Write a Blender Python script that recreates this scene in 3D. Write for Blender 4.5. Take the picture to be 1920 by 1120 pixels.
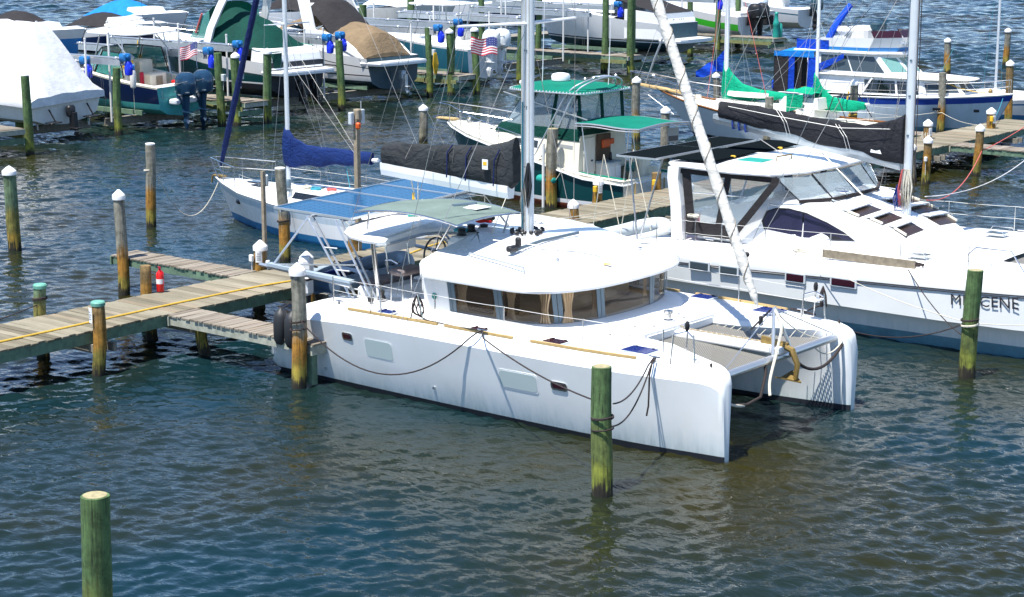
import bpy, math, random
from math import sin, cos, pi, radians, sqrt, atan2
from mathutils import Vector, Matrix, noise as mnoise
random.seed(7)
S = bpy.context.scene
for o in list(bpy.data.objects):
    bpy.data.objects.remove(o)
COL = S.collection

# ------------------------------------------------------------------ camera, sky, sun, exposure
# world axes: +X is the direction the catamarans' bows point, +Y runs along the main dock, z = 0 is the water
cam_d = bpy.data.cameras.new('camera')
cam = bpy.data.objects.new('camera', cam_d)
COL.objects.link(cam)
cam.location = (18.27, -31.49, 10.3455)
cam.rotation_euler = (radians(90 - 11.893), 0, 0.6799)
cam_d.sensor_width = 36.0
cam_d.lens = 3507.6 / 1920 * 36.0
cam_d.clip_end = 4000
S.camera = cam

SUN_TO = Vector((0.05, 0.48, -1.30)).normalized()      # direction the sunlight travels
W = bpy.data.worlds.new('World')
S.world = W
W.use_nodes = True
nt = W.node_tree
nt.nodes.clear()
sky_n = nt.nodes.new('ShaderNodeTexSky')
sky_n.sky_type = 'NISHITA'
sky_n.sun_disc = False
sky_n.sun_elevation = math.asin(-SUN_TO.z)
sky_n.sun_rotation = atan2(-SUN_TO.x, -SUN_TO.y)
sky_n.altitude = 3500
sky_n.air_density = 1.15
sky_n.dust_density = 0.0
sky_n.ozone_density = 2.6
bg = nt.nodes.new('ShaderNodeBackground')
bg.inputs['Strength'].default_value = 0.125
wo = nt.nodes.new('ShaderNodeOutputWorld')
nt.links.new(sky_n.outputs[0], bg.inputs[0])
nt.links.new(bg.outputs[0], wo.inputs[0])
sun_d = bpy.data.lights.new('sun', 'SUN')
sun_d.energy = 5.0
sun_d.angle = radians(0.5)
sun_d.color = (1.0, 0.965, 0.90)
sun = bpy.data.objects.new('sun', sun_d)
COL.objects.link(sun)
sun.rotation_euler = SUN_TO.to_track_quat('-Z', 'Y').to_euler()
sun.location = (-20, -20, 60)
S.view_settings.view_transform = 'Standard'
S.view_settings.look = 'None'
S.view_settings.gamma = 1
S.view_settings.use_curve_mapping = False
S.view_settings.exposure = 0.85
S.render.engine = 'CYCLES'
S.cycles.max_bounces = 8
S.cycles.transparent_max_bounces = 16

# ------------------------------------------------------------------ node helpers and materials
def new_mat(name):
    m = bpy.data.materials.new(name)
    m.use_nodes = True
    t = m.node_tree
    t.nodes.clear()
    out = t.nodes.new('ShaderNodeOutputMaterial')
    b = t.nodes.new('ShaderNodeBsdfPrincipled')
    t.links.new(b.outputs[0], out.inputs[0])
    return m, t, b

def N(t, kind, **kw):
    n = t.nodes.new('ShaderNode' + kind)
    for k, v in kw.items():
        if k in n.inputs:
            n.inputs[k].default_value = v
        else:
            setattr(n, k, v)
    return n

def L(t, a, b):
    t.links.new(a, b)

def ramp(t, src, stops):
    r = N(t, 'ValToRGB')
    e = r.color_ramp.elements
    while len(e) < len(stops):
        e.new(0.5)
    for el, (p, c) in zip(e, stops):
        el.position = p
        el.color = (*c, 1) if len(c) == 3 else c
    L(t, src, r.inputs[0])
    return r

def coords(t, scale=(1, 1, 1), kind='Object'):
    tc = N(t, 'TexCoord')
    mp = N(t, 'Mapping')
    mp.inputs['Scale'].default_value = scale
    L(t, tc.outputs[kind], mp.inputs['Vector'])
    return mp.outputs[0]

def mixc(t, a, b, f, mode='MIX'):
    m = N(t, 'Mix', data_type='RGBA', blend_type=mode)
    for sock, v in ((m.inputs[6], a), (m.inputs[7], b), (m.inputs[0], f)):
        if hasattr(v, 'node'):
            L(t, v, sock)
        elif isinstance(v, tuple):
            sock.default_value = (*v, 1) if len(v) == 3 else v
        else:
            sock.default_value = v
    return m.outputs[2]

def plain(name, col, rough=0.4, metal=0.0, var=0.0, vscale=3.0, bump=0.0, bscale=40, coat=0.0, spec=None):
    m, t, b = new_mat(name)
    b.inputs['Base Color'].default_value = (*col, 1)
    b.inputs['Roughness'].default_value = rough
    b.inputs['Metallic'].default_value = metal
    if spec is not None:
        b.inputs['Specular IOR Level'].default_value = spec
    if coat:
        b.inputs['Coat Weight'].default_value = coat
        b.inputs['Coat Roughness'].default_value = 0.08
    if var:
        co = coords(t)
        n = N(t, 'TexNoise', Scale=vscale, Detail=5.0, Roughness=0.6)
        L(t, co, n.inputs['Vector'])
        dk = tuple(c * (1 - var) for c in col)
        lt = tuple(min(1, c * (1 + var * 0.5)) for c in col)
        r = ramp(t, n.outputs[0], [(0.3, dk), (0.7, lt)])
        L(t, r.outputs[0], b.inputs['Base Color'])
    if bump:
        co = coords(t)
        n2 = N(t, 'TexNoise', Scale=bscale, Detail=3.0)
        L(t, co, n2.inputs['Vector'])
        bp = N(t, 'Bump', Strength=bump, Distance=0.02)
        L(t, n2.outputs[0], bp.inputs['Height'])
        L(t, bp.outputs[0], b.inputs['Normal'])
    return m

def gelcoat(name, col, rough=0.22, streak=0.10):
    """moulded fibreglass: glossy, with faint weathering streaks running down"""
    m, t, b = new_mat(name)
    co = coords(t, (2.2, 2.2, 0.35))
    n = N(t, 'TexNoise', Scale=2.0, Detail=6.0, Roughness=0.65)
    L(t, co, n.inputs['Vector'])
    dirty = (col[0] * (1 - streak * 0.9), col[1] * (1 - streak * 1.05), col[2] * (1 - streak * 1.35))
    r = ramp(t, n.outputs[0], [(0.28, dirty), (0.55, col)])
    L(t, r.outputs[0], b.inputs['Base Color'])
    r2 = ramp(t, n.outputs[0], [(0.2, (rough * 1.7,) * 3), (0.7, (rough,) * 3)])
    L(t, r2.outputs[0], b.inputs['Roughness'])
    return m

def canvas(name, col, rough=0.85, fold=0.25):
    m, t, b = new_mat(name)
    b.inputs['Roughness'].default_value = rough
    b.inputs['Specular IOR Level'].default_value = 0.2
    co = coords(t)
    n = N(t, 'TexNoise', Scale=1.8, Detail=5.0, Roughness=0.6)
    L(t, co, n.inputs['Vector'])
    r = ramp(t, n.outputs[0], [(0.3, tuple(c * 0.8 for c in col)), (0.7, tuple(min(1, c * 1.12) for c in col))])
    L(t, r.outputs[0], b.inputs['Base Color'])
    co2 = coords(t, (1, 1, 1.6))
    n2 = N(t, 'TexNoise', Scale=4.5, Detail=3.0, Distortion=0.6)
    L(t, co2, n2.inputs['Vector'])
    bp = N(t, 'Bump', Strength=fold, Distance=0.12)
    L(t, n2.outputs[0], bp.inputs['Height'])
    L(t, bp.outputs[0], b.inputs['Normal'])
    return m

def glass(name, tint, alpha=0.45, rough=0.03):
    """tinted pane: part of the light goes through, the rest is reflected"""
    m, t, b = new_mat(name)
    b.inputs['Base Color'].default_value = (*tint, 1)
    b.inputs['Roughness'].default_value = rough
    b.inputs['Alpha'].default_value = alpha
    b.inputs['Specular IOR Level'].default_value = 0.6
    return m

def plank_mat(name, cols, axis):
    """weathered boards; every board has its own tone, grain runs along axis"""
    m, t, b = new_mat(name)
    oi = N(t, 'ObjectInfo')
    tone = ramp(t, oi.outputs['Random'], [(0.0, cols[0]), (0.45, cols[1]), (0.8, cols[2]), (1.0, cols[3])])
    sc = (1.5, 45, 45) if axis == 'x' else (45, 1.5, 45)
    tc = N(t, 'TexCoord')
    off = N(t, 'VectorMath', operation='SCALE')
    L(t, oi.outputs['Location'], off.inputs[0])
    off.inputs['Scale'].default_value = 0.73
    add = N(t, 'VectorMath', operation='ADD')
    L(t, tc.outputs['Object'], add.inputs[0])
    L(t, off.outputs[0], add.inputs[1])
    mp = N(t, 'Mapping')
    mp.inputs['Scale'].default_value = sc
    L(t, add.outputs[0], mp.inputs['Vector'])
    n = N(t, 'TexNoise', Scale=1.0, Detail=4.0, Roughness=0.7)
    L(t, mp.outputs[0], n.inputs['Vector'])
    g = ramp(t, n.outputs[0], [(0.3, (0.55, 0.55, 0.55)), (0.65, (1.08, 1.08, 1.06))])
    c1 = mixc(t, tone.outputs[0], g.outputs[0], 0.8, 'MULTIPLY')
    n3 = N(t, 'TexNoise', Scale=0.9, Detail=3.0)
    L(t, add.outputs[0], n3.inputs['Vector'])
    s = ramp(t, n3.outputs[0], [(0.35, (0.72, 0.74, 0.70)), (0.62, (1.0, 1.0, 1.0))])
    c2 = mixc(t, c1, s.outputs[0], 0.7, 'MULTIPLY')
    L(t, c2, b.inputs['Base Color'])
    b.inputs['Roughness'].default_value = 0.8
    bp = N(t, 'Bump', Strength=0.35, Distance=0.01)
    L(t, n.outputs[0], bp.inputs['Height'])
    L(t, bp.outputs[0], b.inputs['Normal'])
    return m

def pile_mat(name, up, mid, low):
    """round timber pile: grain, checks, rust-brown stain band, pale band and wet weed at the waterline (z = 0)"""
    m, t, b = new_mat(name)
    tc = N(t, 'TexCoord')
    sx = N(t, 'SeparateXYZ')
    L(t, tc.outputs['Object'], sx.inputs[0])
    mp = N(t, 'Mapping')
    mp.inputs['Scale'].default_value = (16, 16, 0.9)
    oi = N(t, 'ObjectInfo')
    ad = N(t, 'VectorMath', operation='ADD')
    L(t, tc.outputs['Object'], ad.inputs[0])
    L(t, oi.outputs['Location'], ad.inputs[1])
    L(t, ad.outputs[0], mp.inputs['Vector'])
    n = N(t, 'TexNoise', Scale=1.0, Detail=5.0, Roughness=0.7)
    L(t, mp.outputs[0], n.inputs['Vector'])
    n2 = N(t, 'TexNoise', Scale=3.0, Detail=4.0)
    L(t, ad.outputs[0], n2.inputs['Vector'])
    # wobble the height with noise so bands have ragged edges
    ma = N(t, 'Math', operation='MULTIPLY_ADD')
    L(t, n.outputs[0], ma.inputs[0])
    ma.inputs[1].default_value = 0.9
    L(t, sx.outputs['Z'], ma.inputs[2])
    mb = N(t, 'Math', operation='MULTIPLY_ADD')
    L(t, n2.outputs[0], mb.inputs[0])
    mb.inputs[1].default_value = 0.5
    L(t, ma.outputs[0], mb.inputs[2])
    mr = N(t, 'MapRange')
    mr.inputs['From Min'].default_value = 0.7
    mr.inputs['From Max'].default_value = 3.4
    L(t, mb.outputs[0], mr.inputs['Value'])
    r = ramp(t, mr.outputs[0], [(0.0, (0.016, 0.014, 0.009)), (0.06, (0.035, 0.03, 0.016)), (0.10, low), (0.18, low),
                                (0.25, mid), (0.40, mid), (0.53, up), (1.0, up)])
    g = ramp(t, n.outputs[0], [(0.32, (0.42, 0.42, 0.42)), (0.6, (1.12, 1.12, 1.1))])
    c = mixc(t, r.outputs[0], g.outputs[0], 0.85, 'MULTIPLY')
    # blotches of lichen and bleached wood, dark drying cracks
    n4 = N(t, 'TexNoise', Scale=5.5, Detail=6.0, Roughness=0.7)
    L(t, ad.outputs[0], n4.inputs['Vector'])
    bl = ramp(t, n4.outputs[0], [(0.38, (0.50, 0.52, 0.45)), (0.52, (1.0, 1.0, 1.0)), (0.68, (1.45, 1.42, 1.3))])
    c = mixc(t, c, bl.outputs[0], 0.8, 'MULTIPLY')
    mp5 = N(t, 'Mapping')
    mp5.inputs['Scale'].default_value = (26, 26, 1.1)
    L(t, ad.outputs[0], mp5.inputs['Vector'])
    n5 = N(t, 'TexNoise', Scale=1.0, Detail=2.0)
    L(t, mp5.outputs[0], n5.inputs['Vector'])
    ck = ramp(t, n5.outputs[0], [(0.30, (0.25, 0.24, 0.22)), (0.36, (1, 1, 1))])
    c = mixc(t, c, ck.outputs[0], 0.9, 'MULTIPLY')
    L(t, c, b.inputs['Base Color'])
    b.inputs['Roughness'].default_value = 0.82
    bp = N(t, 'Bump', Strength=0.6, Distance=0.03)
    L(t, n.outputs[0], bp.inputs['Height'])
    L(t, bp.outputs[0], b.inputs['Normal'])
    return m

M = {}
M['white'] = gelcoat('white_gelcoat', (0.80, 0.81, 0.82), 0.2, 0.06)
def hull_white():
    """white topsides with drip stains and a faint scum band above the waterline (z = 0)"""
    m, t, b = new_mat('stained_white_hull')
    tc = N(t, 'TexCoord')
    sx = N(t, 'SeparateXYZ')
    L(t, tc.outputs['Object'], sx.inputs[0])
    mp = N(t, 'Mapping')
    mp.inputs['Scale'].default_value = (7, 7, .5)
    L(t, tc.outputs['Object'], mp.inputs['Vector'])
    n = N(t, 'TexNoise', Scale=1.0, Detail=5.0, Roughness=.65)
    L(t, mp.outputs[0], n.inputs['Vector'])
    ma = N(t, 'Math', operation='MULTIPLY_ADD')
    L(t, n.outputs[0], ma.inputs[0])
    ma.inputs[1].default_value = .75
    L(t, sx.outputs['Z'], ma.inputs[2])
    r = ramp(t, ma.outputs[0], [(0.42, (0.50, 0.58, 0.60)), (0.62, (0.66, 0.72, 0.74)), (0.95, (0.80, 0.82, 0.83))])
    n2 = N(t, 'TexNoise', Scale=.8, Detail=5.0)
    L(t, tc.outputs['Object'], n2.inputs['Vector'])
    s = ramp(t, n2.outputs[0], [(0.35, (0.93, 0.93, 0.91)), (0.6, (1, 1, 1))])
    c = mixc(t, r.outputs[0], s.outputs[0], 1.0, 'MULTIPLY')
    L(t, c, b.inputs['Base Color'])
    b.inputs['Roughness'].default_value = .2
    b.inputs['Coat Weight'].default_value = .2
    return m
M['hullwhite'] = hull_white()
M['deckwhite'] = gelcoat('deck_white', (0.80, 0.80, 0.79), 0.42, 0.07)
M['cream'] = gelcoat('cream_gelcoat', (0.78, 0.74, 0.62), 0.35, 0.10)
M['offwhite'] = gelcoat('offwhite_gelcoat', (0.72, 0.71, 0.67), 0.3, 0.14)
M['palegrey'] = gelcoat('pale_grey_gelcoat', (0.55, 0.60, 0.64), 0.3, 0.10)
M['greyhull'] = gelcoat('grey_blue_hull', (0.50, 0.60, 0.68), 0.3, 0.15)
M['antifoul'] = plain('black_antifouling', (0.012, 0.016, 0.025), 0.6, var=0.3)
M['blueboot'] = plain('blue_boot_stripe', (0.02, 0.16, 0.36), 0.4, var=0.25)
M['bluebottom'] = plain('blue_grey_bottom', (0.10, 0.25, 0.33), 0.55, var=0.25)
M['navy'] = gelcoat('navy_gelcoat', (0.008, 0.022, 0.085), 0.15, 0.1)
M['aqua'] = plain('aqua_bottom_paint', (0.07, 0.42, 0.42), 0.55, var=0.2)
M['darkgreen'] = gelcoat('dark_green_gelcoat', (0.006, 0.055, 0.062), 0.15, 0.1)
M['bluegreen'] = gelcoat('teal_blue_gelcoat', (0.03, 0.16, 0.23), 0.18, 0.1)
M['brightblue'] = gelcoat('bright_blue_gelcoat', (0.02, 0.24, 0.62), 0.25, 0.1)
M['midblue'] = plain('mid_blue_stripe', (0.012, 0.05, 0.30), 0.3, var=0.1)
M['lightblue'] = plain('light_blue_stripe', (0.03, 0.22, 0.55), 0.35)
M['limegreen'] = plain('lime_green_paint', (0.03, 0.50, 0.02), 0.3)
M['rustbottom'] = plain('red_brown_bottom_paint', (0.20, 0.045, 0.02), 0.6, var=0.3)
M['tealbottom'] = plain('dark_teal_bottom_paint', (0.012, 0.05, 0.075), 0.5, var=0.3)
M['black'] = plain('black_plastic', (0.012, 0.012, 0.014), 0.45)
M['rubber'] = plain('black_rubber', (0.02, 0.022, 0.026), 0.55, var=0.2)
M['chain'] = plain('rusty_chain', (0.40, 0.33, 0.22), 0.7, 0.2, var=0.4, vscale=20)
M['steel'] = plain('stainless_steel', (0.62, 0.62, 0.62), 0.22, 1.0)
M['alu'] = plain('brushed_aluminium', (0.60, 0.62, 0.64), 0.38, 0.85)
M['mastgrey'] = plain('painted_mast', (0.62, 0.66, 0.70), 0.35, 0.25, var=0.08)
M['mastwhite'] = plain('white_mast', (0.78, 0.80, 0.82), 0.3)
M['galv'] = plain('galvanised_beam', (0.46, 0.50, 0.53), 0.45, 0.6, var=0.15)
M['greywood'] = plain('weathered_beam', (0.23, 0.21, 0.17), 0.85, var=0.35, vscale=6)
M['teak'] = plain('varnished_teak', (0.22, 0.085, 0.022), 0.3, var=0.3, vscale=8)
M['teakpale'] = plain('sun_bleached_teak', (0.52, 0.36, 0.15), 0.6, var=0.2, vscale=8)
M['oldboard'] = plain('old_grey_board', (0.30, 0.25, 0.18), 0.85, var=0.35, vscale=9)
M['motorblue'] = plain('blue_hoist_motor', (0.006, 0.03, 0.62), 0.35)
M['gearblue'] = plain('blue_gearbox', (0.012, 0.14, 0.38), 0.4)
M['pvc'] = plain('white_pvc_pipe', (0.74, 0.73, 0.70), 0.4, var=0.08)
M['capwhite'] = plain('white_pile_cap', (0.80, 0.80, 0.80), 0.45)
M['capgreen'] = plain('verdigris_pile_cap', (0.13, 0.36, 0.28), 0.6, var=0.2, vscale=10)
M['red'] = plain('red_paint', (0.62, 0.012, 0.012), 0.3)
M['orange'] = plain('orange_plastic', (0.70, 0.10, 0.01), 0.45)
M['yellow'] = plain('yellow_plastic', (0.72, 0.44, 0.02), 0.5)
M['hose'] = plain('yellow_hose', (0.62, 0.40, 0.05), 0.55)
M['ropewhite'] = plain('white_rope', (0.62, 0.58, 0.48), 0.9, var=0.2, vscale=30)
M['ropedark'] = plain('dark_rope', (0.030, 0.022, 0.022), 0.9)
M['ropered'] = plain('pink_red_rope', (0.55, 0.11, 0.10), 0.9)
M['ropeblue'] = plain('teal_rope', (0.04, 0.30, 0.38), 0.9)
M['wire'] = plain('rigging_wire', (0.34, 0.34, 0.33), 0.4, 0.8)
M['wirelight'] = plain('lifeline_wire', (0.62, 0.62, 0.60), 0.45, 0.4)
M['sailwhite'] = canvas('furled_sail_cloth', (0.68, 0.66, 0.61), 0.8, 0.3)
M['cvgrey'] = canvas('charcoal_sail_cover', (0.030, 0.034, 0.038), 0.8, 0.5)
M['cvblack'] = canvas('black_sail_cover', (0.016, 0.017, 0.022), 0.75, 0.45)
M['cvblue'] = canvas('blue_sail_cover', (0.005, 0.022, 0.115), 0.8, 0.5)
M['cvnavy'] = canvas('navy_canvas', (0.008, 0.018, 0.085), 0.8, 0.3)
M['cvgreen'] = canvas('green_sail_cover', (0.0, 0.31, 0.17), 0.8, 0.5)
M['cvteal'] = canvas('green_bimini_canvas', (0.0, 0.155, 0.105), 0.8, 0.12)
M['cvtealdk'] = canvas('dark_green_canvas', (0.0, 0.04, 0.03), 0.8, 0.35)
M['cvtan'] = canvas('tan_canvas', (0.20, 0.145, 0.088), 0.85, 0.45)
M['cvsage'] = canvas('grey_green_bimini', (0.14, 0.19, 0.175), 0.85, 0.1)
M['cvsky'] = canvas('bright_blue_canvas', (0.01, 0.19, 0.60), 0.8, 0.3)
M['cvroyal'] = canvas('royal_blue_canvas', (0.006, 0.06, 0.50), 0.8, 0.4)
M['cvcharcoal'] = canvas('charcoal_canvas', (0.028, 0.026, 0.028), 0.85, 0.3)
M['shrink'] = canvas('white_shrink_wrap', (0.66, 0.67, 0.69), 0.45, 0.12)
M['cushion'] = plain('grey_brown_cushion', (0.17, 0.14, 0.14), 0.8, var=0.15)
M['curtain'] = plain('beige_curtain', (0.60, 0.44, 0.27), 0.9, var=0.2)
M['interior'] = plain('beige_interior', (0.62, 0.48, 0.32), 0.7, var=0.15)
M['slot'] = plain('dark_louvre_slot', (0.035, 0.02, 0.014), 0.3)
M['interiordk'] = plain('brown_interior', (0.10, 0.055, 0.03), 0.7, var=0.3)
M['winframe'] = plain('slate_window_frame', (0.10, 0.15, 0.19), 0.4)
M['smoke'] = glass('smoked_pane', (0.06, 0.042, 0.028), 0.26, 0.02)
M['dark'] = plain('dark_pane', (0.008, 0.009, 0.012), 0.04, spec=0.7)
M['plum'] = plain('plum_pane', (0.035, 0.010, 0.018), 0.06)
M['hatchblue'] = plain('blue_acrylic_hatch', (0.012, 0.028, 0.16), 0.05)
M['violet'] = plain('violet_window_cover', (0.018, 0.018, 0.05), 0.35, var=0.15)
M['milky'] = plain('milky_hull_pane', (0.50, 0.59, 0.58), 0.25)
M['vinyl'] = glass('clear_vinyl', (0.42, 0.50, 0.54), 0.30, 0.08)
M['tealglass'] = glass('green_glass', (0.03, 0.24, 0.22), 0.62, 0.03)
M['greyglass'] = plain('grey_pane', (0.05, 0.07, 0.085), 0.05)
M['paper'] = plain('white_notice', (0.78, 0.79, 0.80), 0.6)
M['ink'] = plain('dark_lettering', (0.025, 0.025, 0.035), 0.5)
M['inkgrey'] = plain('grey_lettering', (0.30, 0.32, 0.33), 0.5)
M['brass'] = plain('gold_anchor', (0.24, 0.16, 0.045), 0.5, 0.2, var=0.3, vscale=12)
M['hypalon'] = plain('grey_inflatable_tube', (0.30, 0.37, 0.43), 0.5, var=0.12)
M['hypalonb'] = plain('dark_blue_inflatable', (0.02, 0.07, 0.14), 0.5, var=0.15)
M['flagred'] = plain('flag_red', (0.48, 0.015, 0.05), 0.8)
M['flagwhite'] = plain('flag_white', (0.75, 0.74, 0.74), 0.8)
M['flagblue'] = plain('flag_blue', (0.02, 0.035, 0.18), 0.8)
M['navycowl'] = plain('blue_grey_cowling', (0.018, 0.055, 0.11), 0.14, 0.2)
M['whitecowl'] = plain('white_cowling', (0.72, 0.75, 0.77), 0.2)
M['tealrub'] = plain('turquoise_fender', (0.01, 0.27, 0.22), 0.5)
M['plank'] = plank_mat('dock_planks', [(0.16, 0.135, 0.092), (0.245, 0.215, 0.155), (0.31, 0.275, 0.205), (0.25, 0.185, 0.12)], 'x')
M['planky'] = plank_mat('finger_planks', [(0.19, 0.155, 0.12), (0.26, 0.22, 0.18), (0.32, 0.28, 0.23), (0.25, 0.20, 0.15)], 'y')
M['beamgreen'] = plain('green_treated_beam', (0.13, 0.21, 0.14), 0.85, var=0.4, vscale=5)
M['beampale'] = plain('pale_beam', (0.36, 0.37, 0.30), 0.85, var=0.3, vscale=7)
M['pilegreen'] = pile_mat('green_pile', (0.085, 0.155, 0.055), (0.125, 0.165, 0.045), (0.20, 0.23, 0.035))
M['pilegrey'] = pile_mat('grey_pile', (0.24, 0.23, 0.19), (0.38, 0.18, 0.025), (0.32, 0.25, 0.04))
M['pilebrown'] = pile_mat('brown_pile', (0.23, 0.15, 0.06), (0.34, 0.17, 0.025), (0.22, 0.19, 0.035))
M['pilegg'] = pile_mat('grey_green_pile', (0.14, 0.21, 0.12), (0.24, 0.21, 0.05), (0.34, 0.22, 0.03))

M['pileplain'] = pile_mat('bleached_pile', (0.25, 0.24, 0.20), (0.23, 0.21, 0.17), (0.22, 0.20, 0.14))

def solar_mat():
    m, t, b = new_mat('solar_cells')
    co = coords(t)
    br = N(t, 'TexBrick', Scale=1.0)
    br.offset = 0.0
    br.inputs['Mortar Size'].default_value = 0.012
    br.inputs['Brick Width'].default_value = 0.158
    br.inputs['Row Height'].default_value = 0.158
    br.inputs['Color1'].default_value = (0.003, 0.045, 0.125, 1)
    br.inputs['Color2'].default_value = (0.004, 0.055, 0.145, 1)
    br.inputs['Mortar'].default_value = (0.03, 0.14, 0.27, 1)
    L(t, co, br.inputs['Vector'])
    L(t, br.outputs[0], b.inputs['Base Color'])
    b.inputs['Roughness'].default_value = 0.12
    b.inputs['Specular IOR Level'].default_value = 0.02
    return m
M['solar'] = solar_mat()
M['solardark'] = plain('dark_solar_cells', (0.006, 0.009, 0.011), 0.3, spec=0.0)

def net_mat():
    m, t, b = new_mat('trampoline_net')
    co = coords(t)
    rot = N(t, 'Mapping')
    rot.inputs['Rotation'].default_value = (0, 0, radians(45))
    L(t, co, rot.inputs['Vector'])
    br = N(t, 'TexBrick', Scale=1.0)
    br.offset = 0.0
    br.inputs['Mortar Size'].default_value = 0.011
    br.inputs['Brick Width'].default_value = 0.045
    br.inputs['Row Height'].default_value = 0.045
    L(t, rot.outputs[0], br.inputs['Vector'])
    b.inputs['Base Color'].default_value = (0.20, 0.19, 0.17, 1)
    b.inputs['Roughness'].default_value = 0.8
    L(t, br.outputs['Fac'], b.inputs['Alpha'])
    return m
M['net'] = net_mat()
# ------------------------------------------------------------------ mesh helpers
class MB:
    """collects geometry, then links it as ONE mesh object"""
    def __init__(self):
        self.v = []
        self.f = []
        self.mi = []
        self.sm = []
    def add(self, vs, fs, mi=0, sm=False):
        o = len(self.v)
        self.v += [tuple(p) for p in vs]
        for f in fs:
            self.f.append(tuple(o + i for i in f))
            self.mi.append(mi)
            self.sm.append(sm)
        return self
    def box(self, c, s, rz=0, mi=0, ry=0, rx=0):
        R = Matrix.Rotation(rz, 3, 'Z') @ Matrix.Rotation(ry, 3, 'Y') @ Matrix.Rotation(rx, 3, 'X')
        vs = []
        for dx in (-.5, .5):
            for dy in (-.5, .5):
                for dz in (-.5, .5):
                    vs.append(Vector(c) + R @ Vector((dx * s[0], dy * s[1], dz * s[2])))
        return self.add(vs, [(0, 1, 3, 2), (4, 6, 7, 5), (0, 4, 5, 1), (2, 3, 7, 6), (0, 2, 6, 4), (1, 5, 7, 3)], mi)
    def rbox(self, c, s, b=0.03, rz=0, mi=0):
        """box with bevelled top and side edges"""
        x, y, z = s[0] / 2, s[1] / 2, s[2] / 2
        b = min(b, x * .9, y * .9, z * .9)
        def ring(ix, iy, zz):
            k = b
            pts = []
            X, Y = x - ix, y - iy
            for (px, py) in ((X, Y - k), (X - k, Y), (-X + k, Y), (-X, Y - k), (-X, -Y + k), (-X + k, -Y), (X - k, -Y), (X, -Y + k)):
                q = Matrix.Rotation(rz, 3, 'Z') @ Vector((px, py, zz))
                pts.append(Vector(c) + q)
            return pts
        return self.loft([ring(b * .6, b * .6, -z), ring(0, 0, -z + b), ring(0, 0, z - b), ring(b * .6, b * .6, z)], True, True, mi, False)
    def beam(self, a, b, w, h, mi=0):
        """rectangular bar from a to b"""
        a, b = Vector(a), Vector(b)
        d = (b - a).normalized()
        up = Vector((0, 0, 1)) if abs(d.z) < .95 else Vector((1, 0, 0))
        s = d.cross(up).normalized()
        u = s.cross(d)
        vs = []
        for p in (a, b):
            for i, j in ((-1, -1), (1, -1), (1, 1), (-1, 1)):
                vs.append(p + s * (i * w / 2) + u * (j * h / 2))
        return self.add(vs, [(3, 2, 1, 0), (4, 5, 6, 7), (0, 1, 5, 4), (1, 2, 6, 5), (2, 3, 7, 6), (3, 0, 4, 7)], mi)
    def loft(self, rings, closed=True, cap=True, mi=0, sm=True, mis=None):
        n = len(rings[0])
        vs = [p for r in rings for p in r]
        o = len(self.v)
        self.v += [tuple(p) for p in vs]
        m = n if closed else n - 1
        for i in range(len(rings) - 1):
            for j in range(m):
                k = (j + 1) % n
                self.f.append((o + i * n + j, o + i * n + k, o + (i + 1) * n + k, o + (i + 1) * n + j))
                self.mi.append(mis[j] if mis else mi)
                self.sm.append(sm)
        if cap and closed:
            self.f.append(tuple(o + j for j in range(n - 1, -1, -1)))
            self.mi.append(mi if not mis else mis[0])
            self.sm.append(False)
            q = o + (len(rings) - 1) * n
            self.f.append(tuple(q + j for j in range(n)))
            self.mi.append(mi if not mis else mis[0])
            self.sm.append(False)
        return self
    def tube(self, pts, r, n=6, mi=0, cap=True):
        pts = [Vector(p) for p in pts]
        rr = r if isinstance(r, (list, tuple)) else [r] * len(pts)
        rings = []
        ref = None
        for i, p in enumerate(pts):
            a = pts[max(0, i - 1)]
            b = pts[min(len(pts) - 1, i + 1)]
            d = (b - a)
            if d.length < 1e-9:
                d = Vector((0, 0, 1))
            d.normalize()
            if ref is None:
                ref = Vector((0, 0, 1)) if abs(d.z) < .9 else Vector((1, 0, 0))
            s = d.cross(ref)
            if s.length < 1e-6:
                s = d.orthogonal()
            s.normalize()
            u = s.cross(d).normalized()
            ref = u
            rings.append([p + s * (cos(2 * pi * k / n) * rr[i]) + u * (sin(2 * pi * k / n) * rr[i]) for k in range(n)])
        return self.loft(rings, True, cap, mi, n > 4)
    def lathe(self, prof, c=(0, 0, 0), n=14, mi=0, axis='z', sm=True, sx=1, sy=1):
        """prof: (radius, height)"""
        rings = []
        for r, h in prof:
            ring = []
            for k in range(n):
                a = 2 * pi * k / n
                x, y = r * cos(a) * sx, r * sin(a) * sy
                if axis == 'z':
                    p = (c[0] + x, c[1] + y, c[2] + h)
                elif axis == 'x':
                    p = (c[0] + h, c[1] + x, c[2] + y)
                else:
                    p = (c[0] + y, c[1] + h, c[2] + x)
                ring.append(p)
            rings.append(ring)
        return self.loft(rings, True, True, mi, sm)
    def poly(self, pts, mi=0):
        return self.add(pts, [tuple(range(len(pts)))], mi)
    def prism(self, pts, z0, z1, mi=0):
        """outline (x, y) from z0 to z1"""
        return self.loft([[(x, y, z0) for x, y in pts], [(x, y, z1) for x, y in pts]], True, True, mi, False)
    def plate(self, pts, d, mi=0):
        """flat polygon in space given a thickness vector d"""
        d = Vector(d)
        return self.loft([[Vector(p) for p in pts], [Vector(p) + d for p in pts]], True, True, mi, False)
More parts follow.
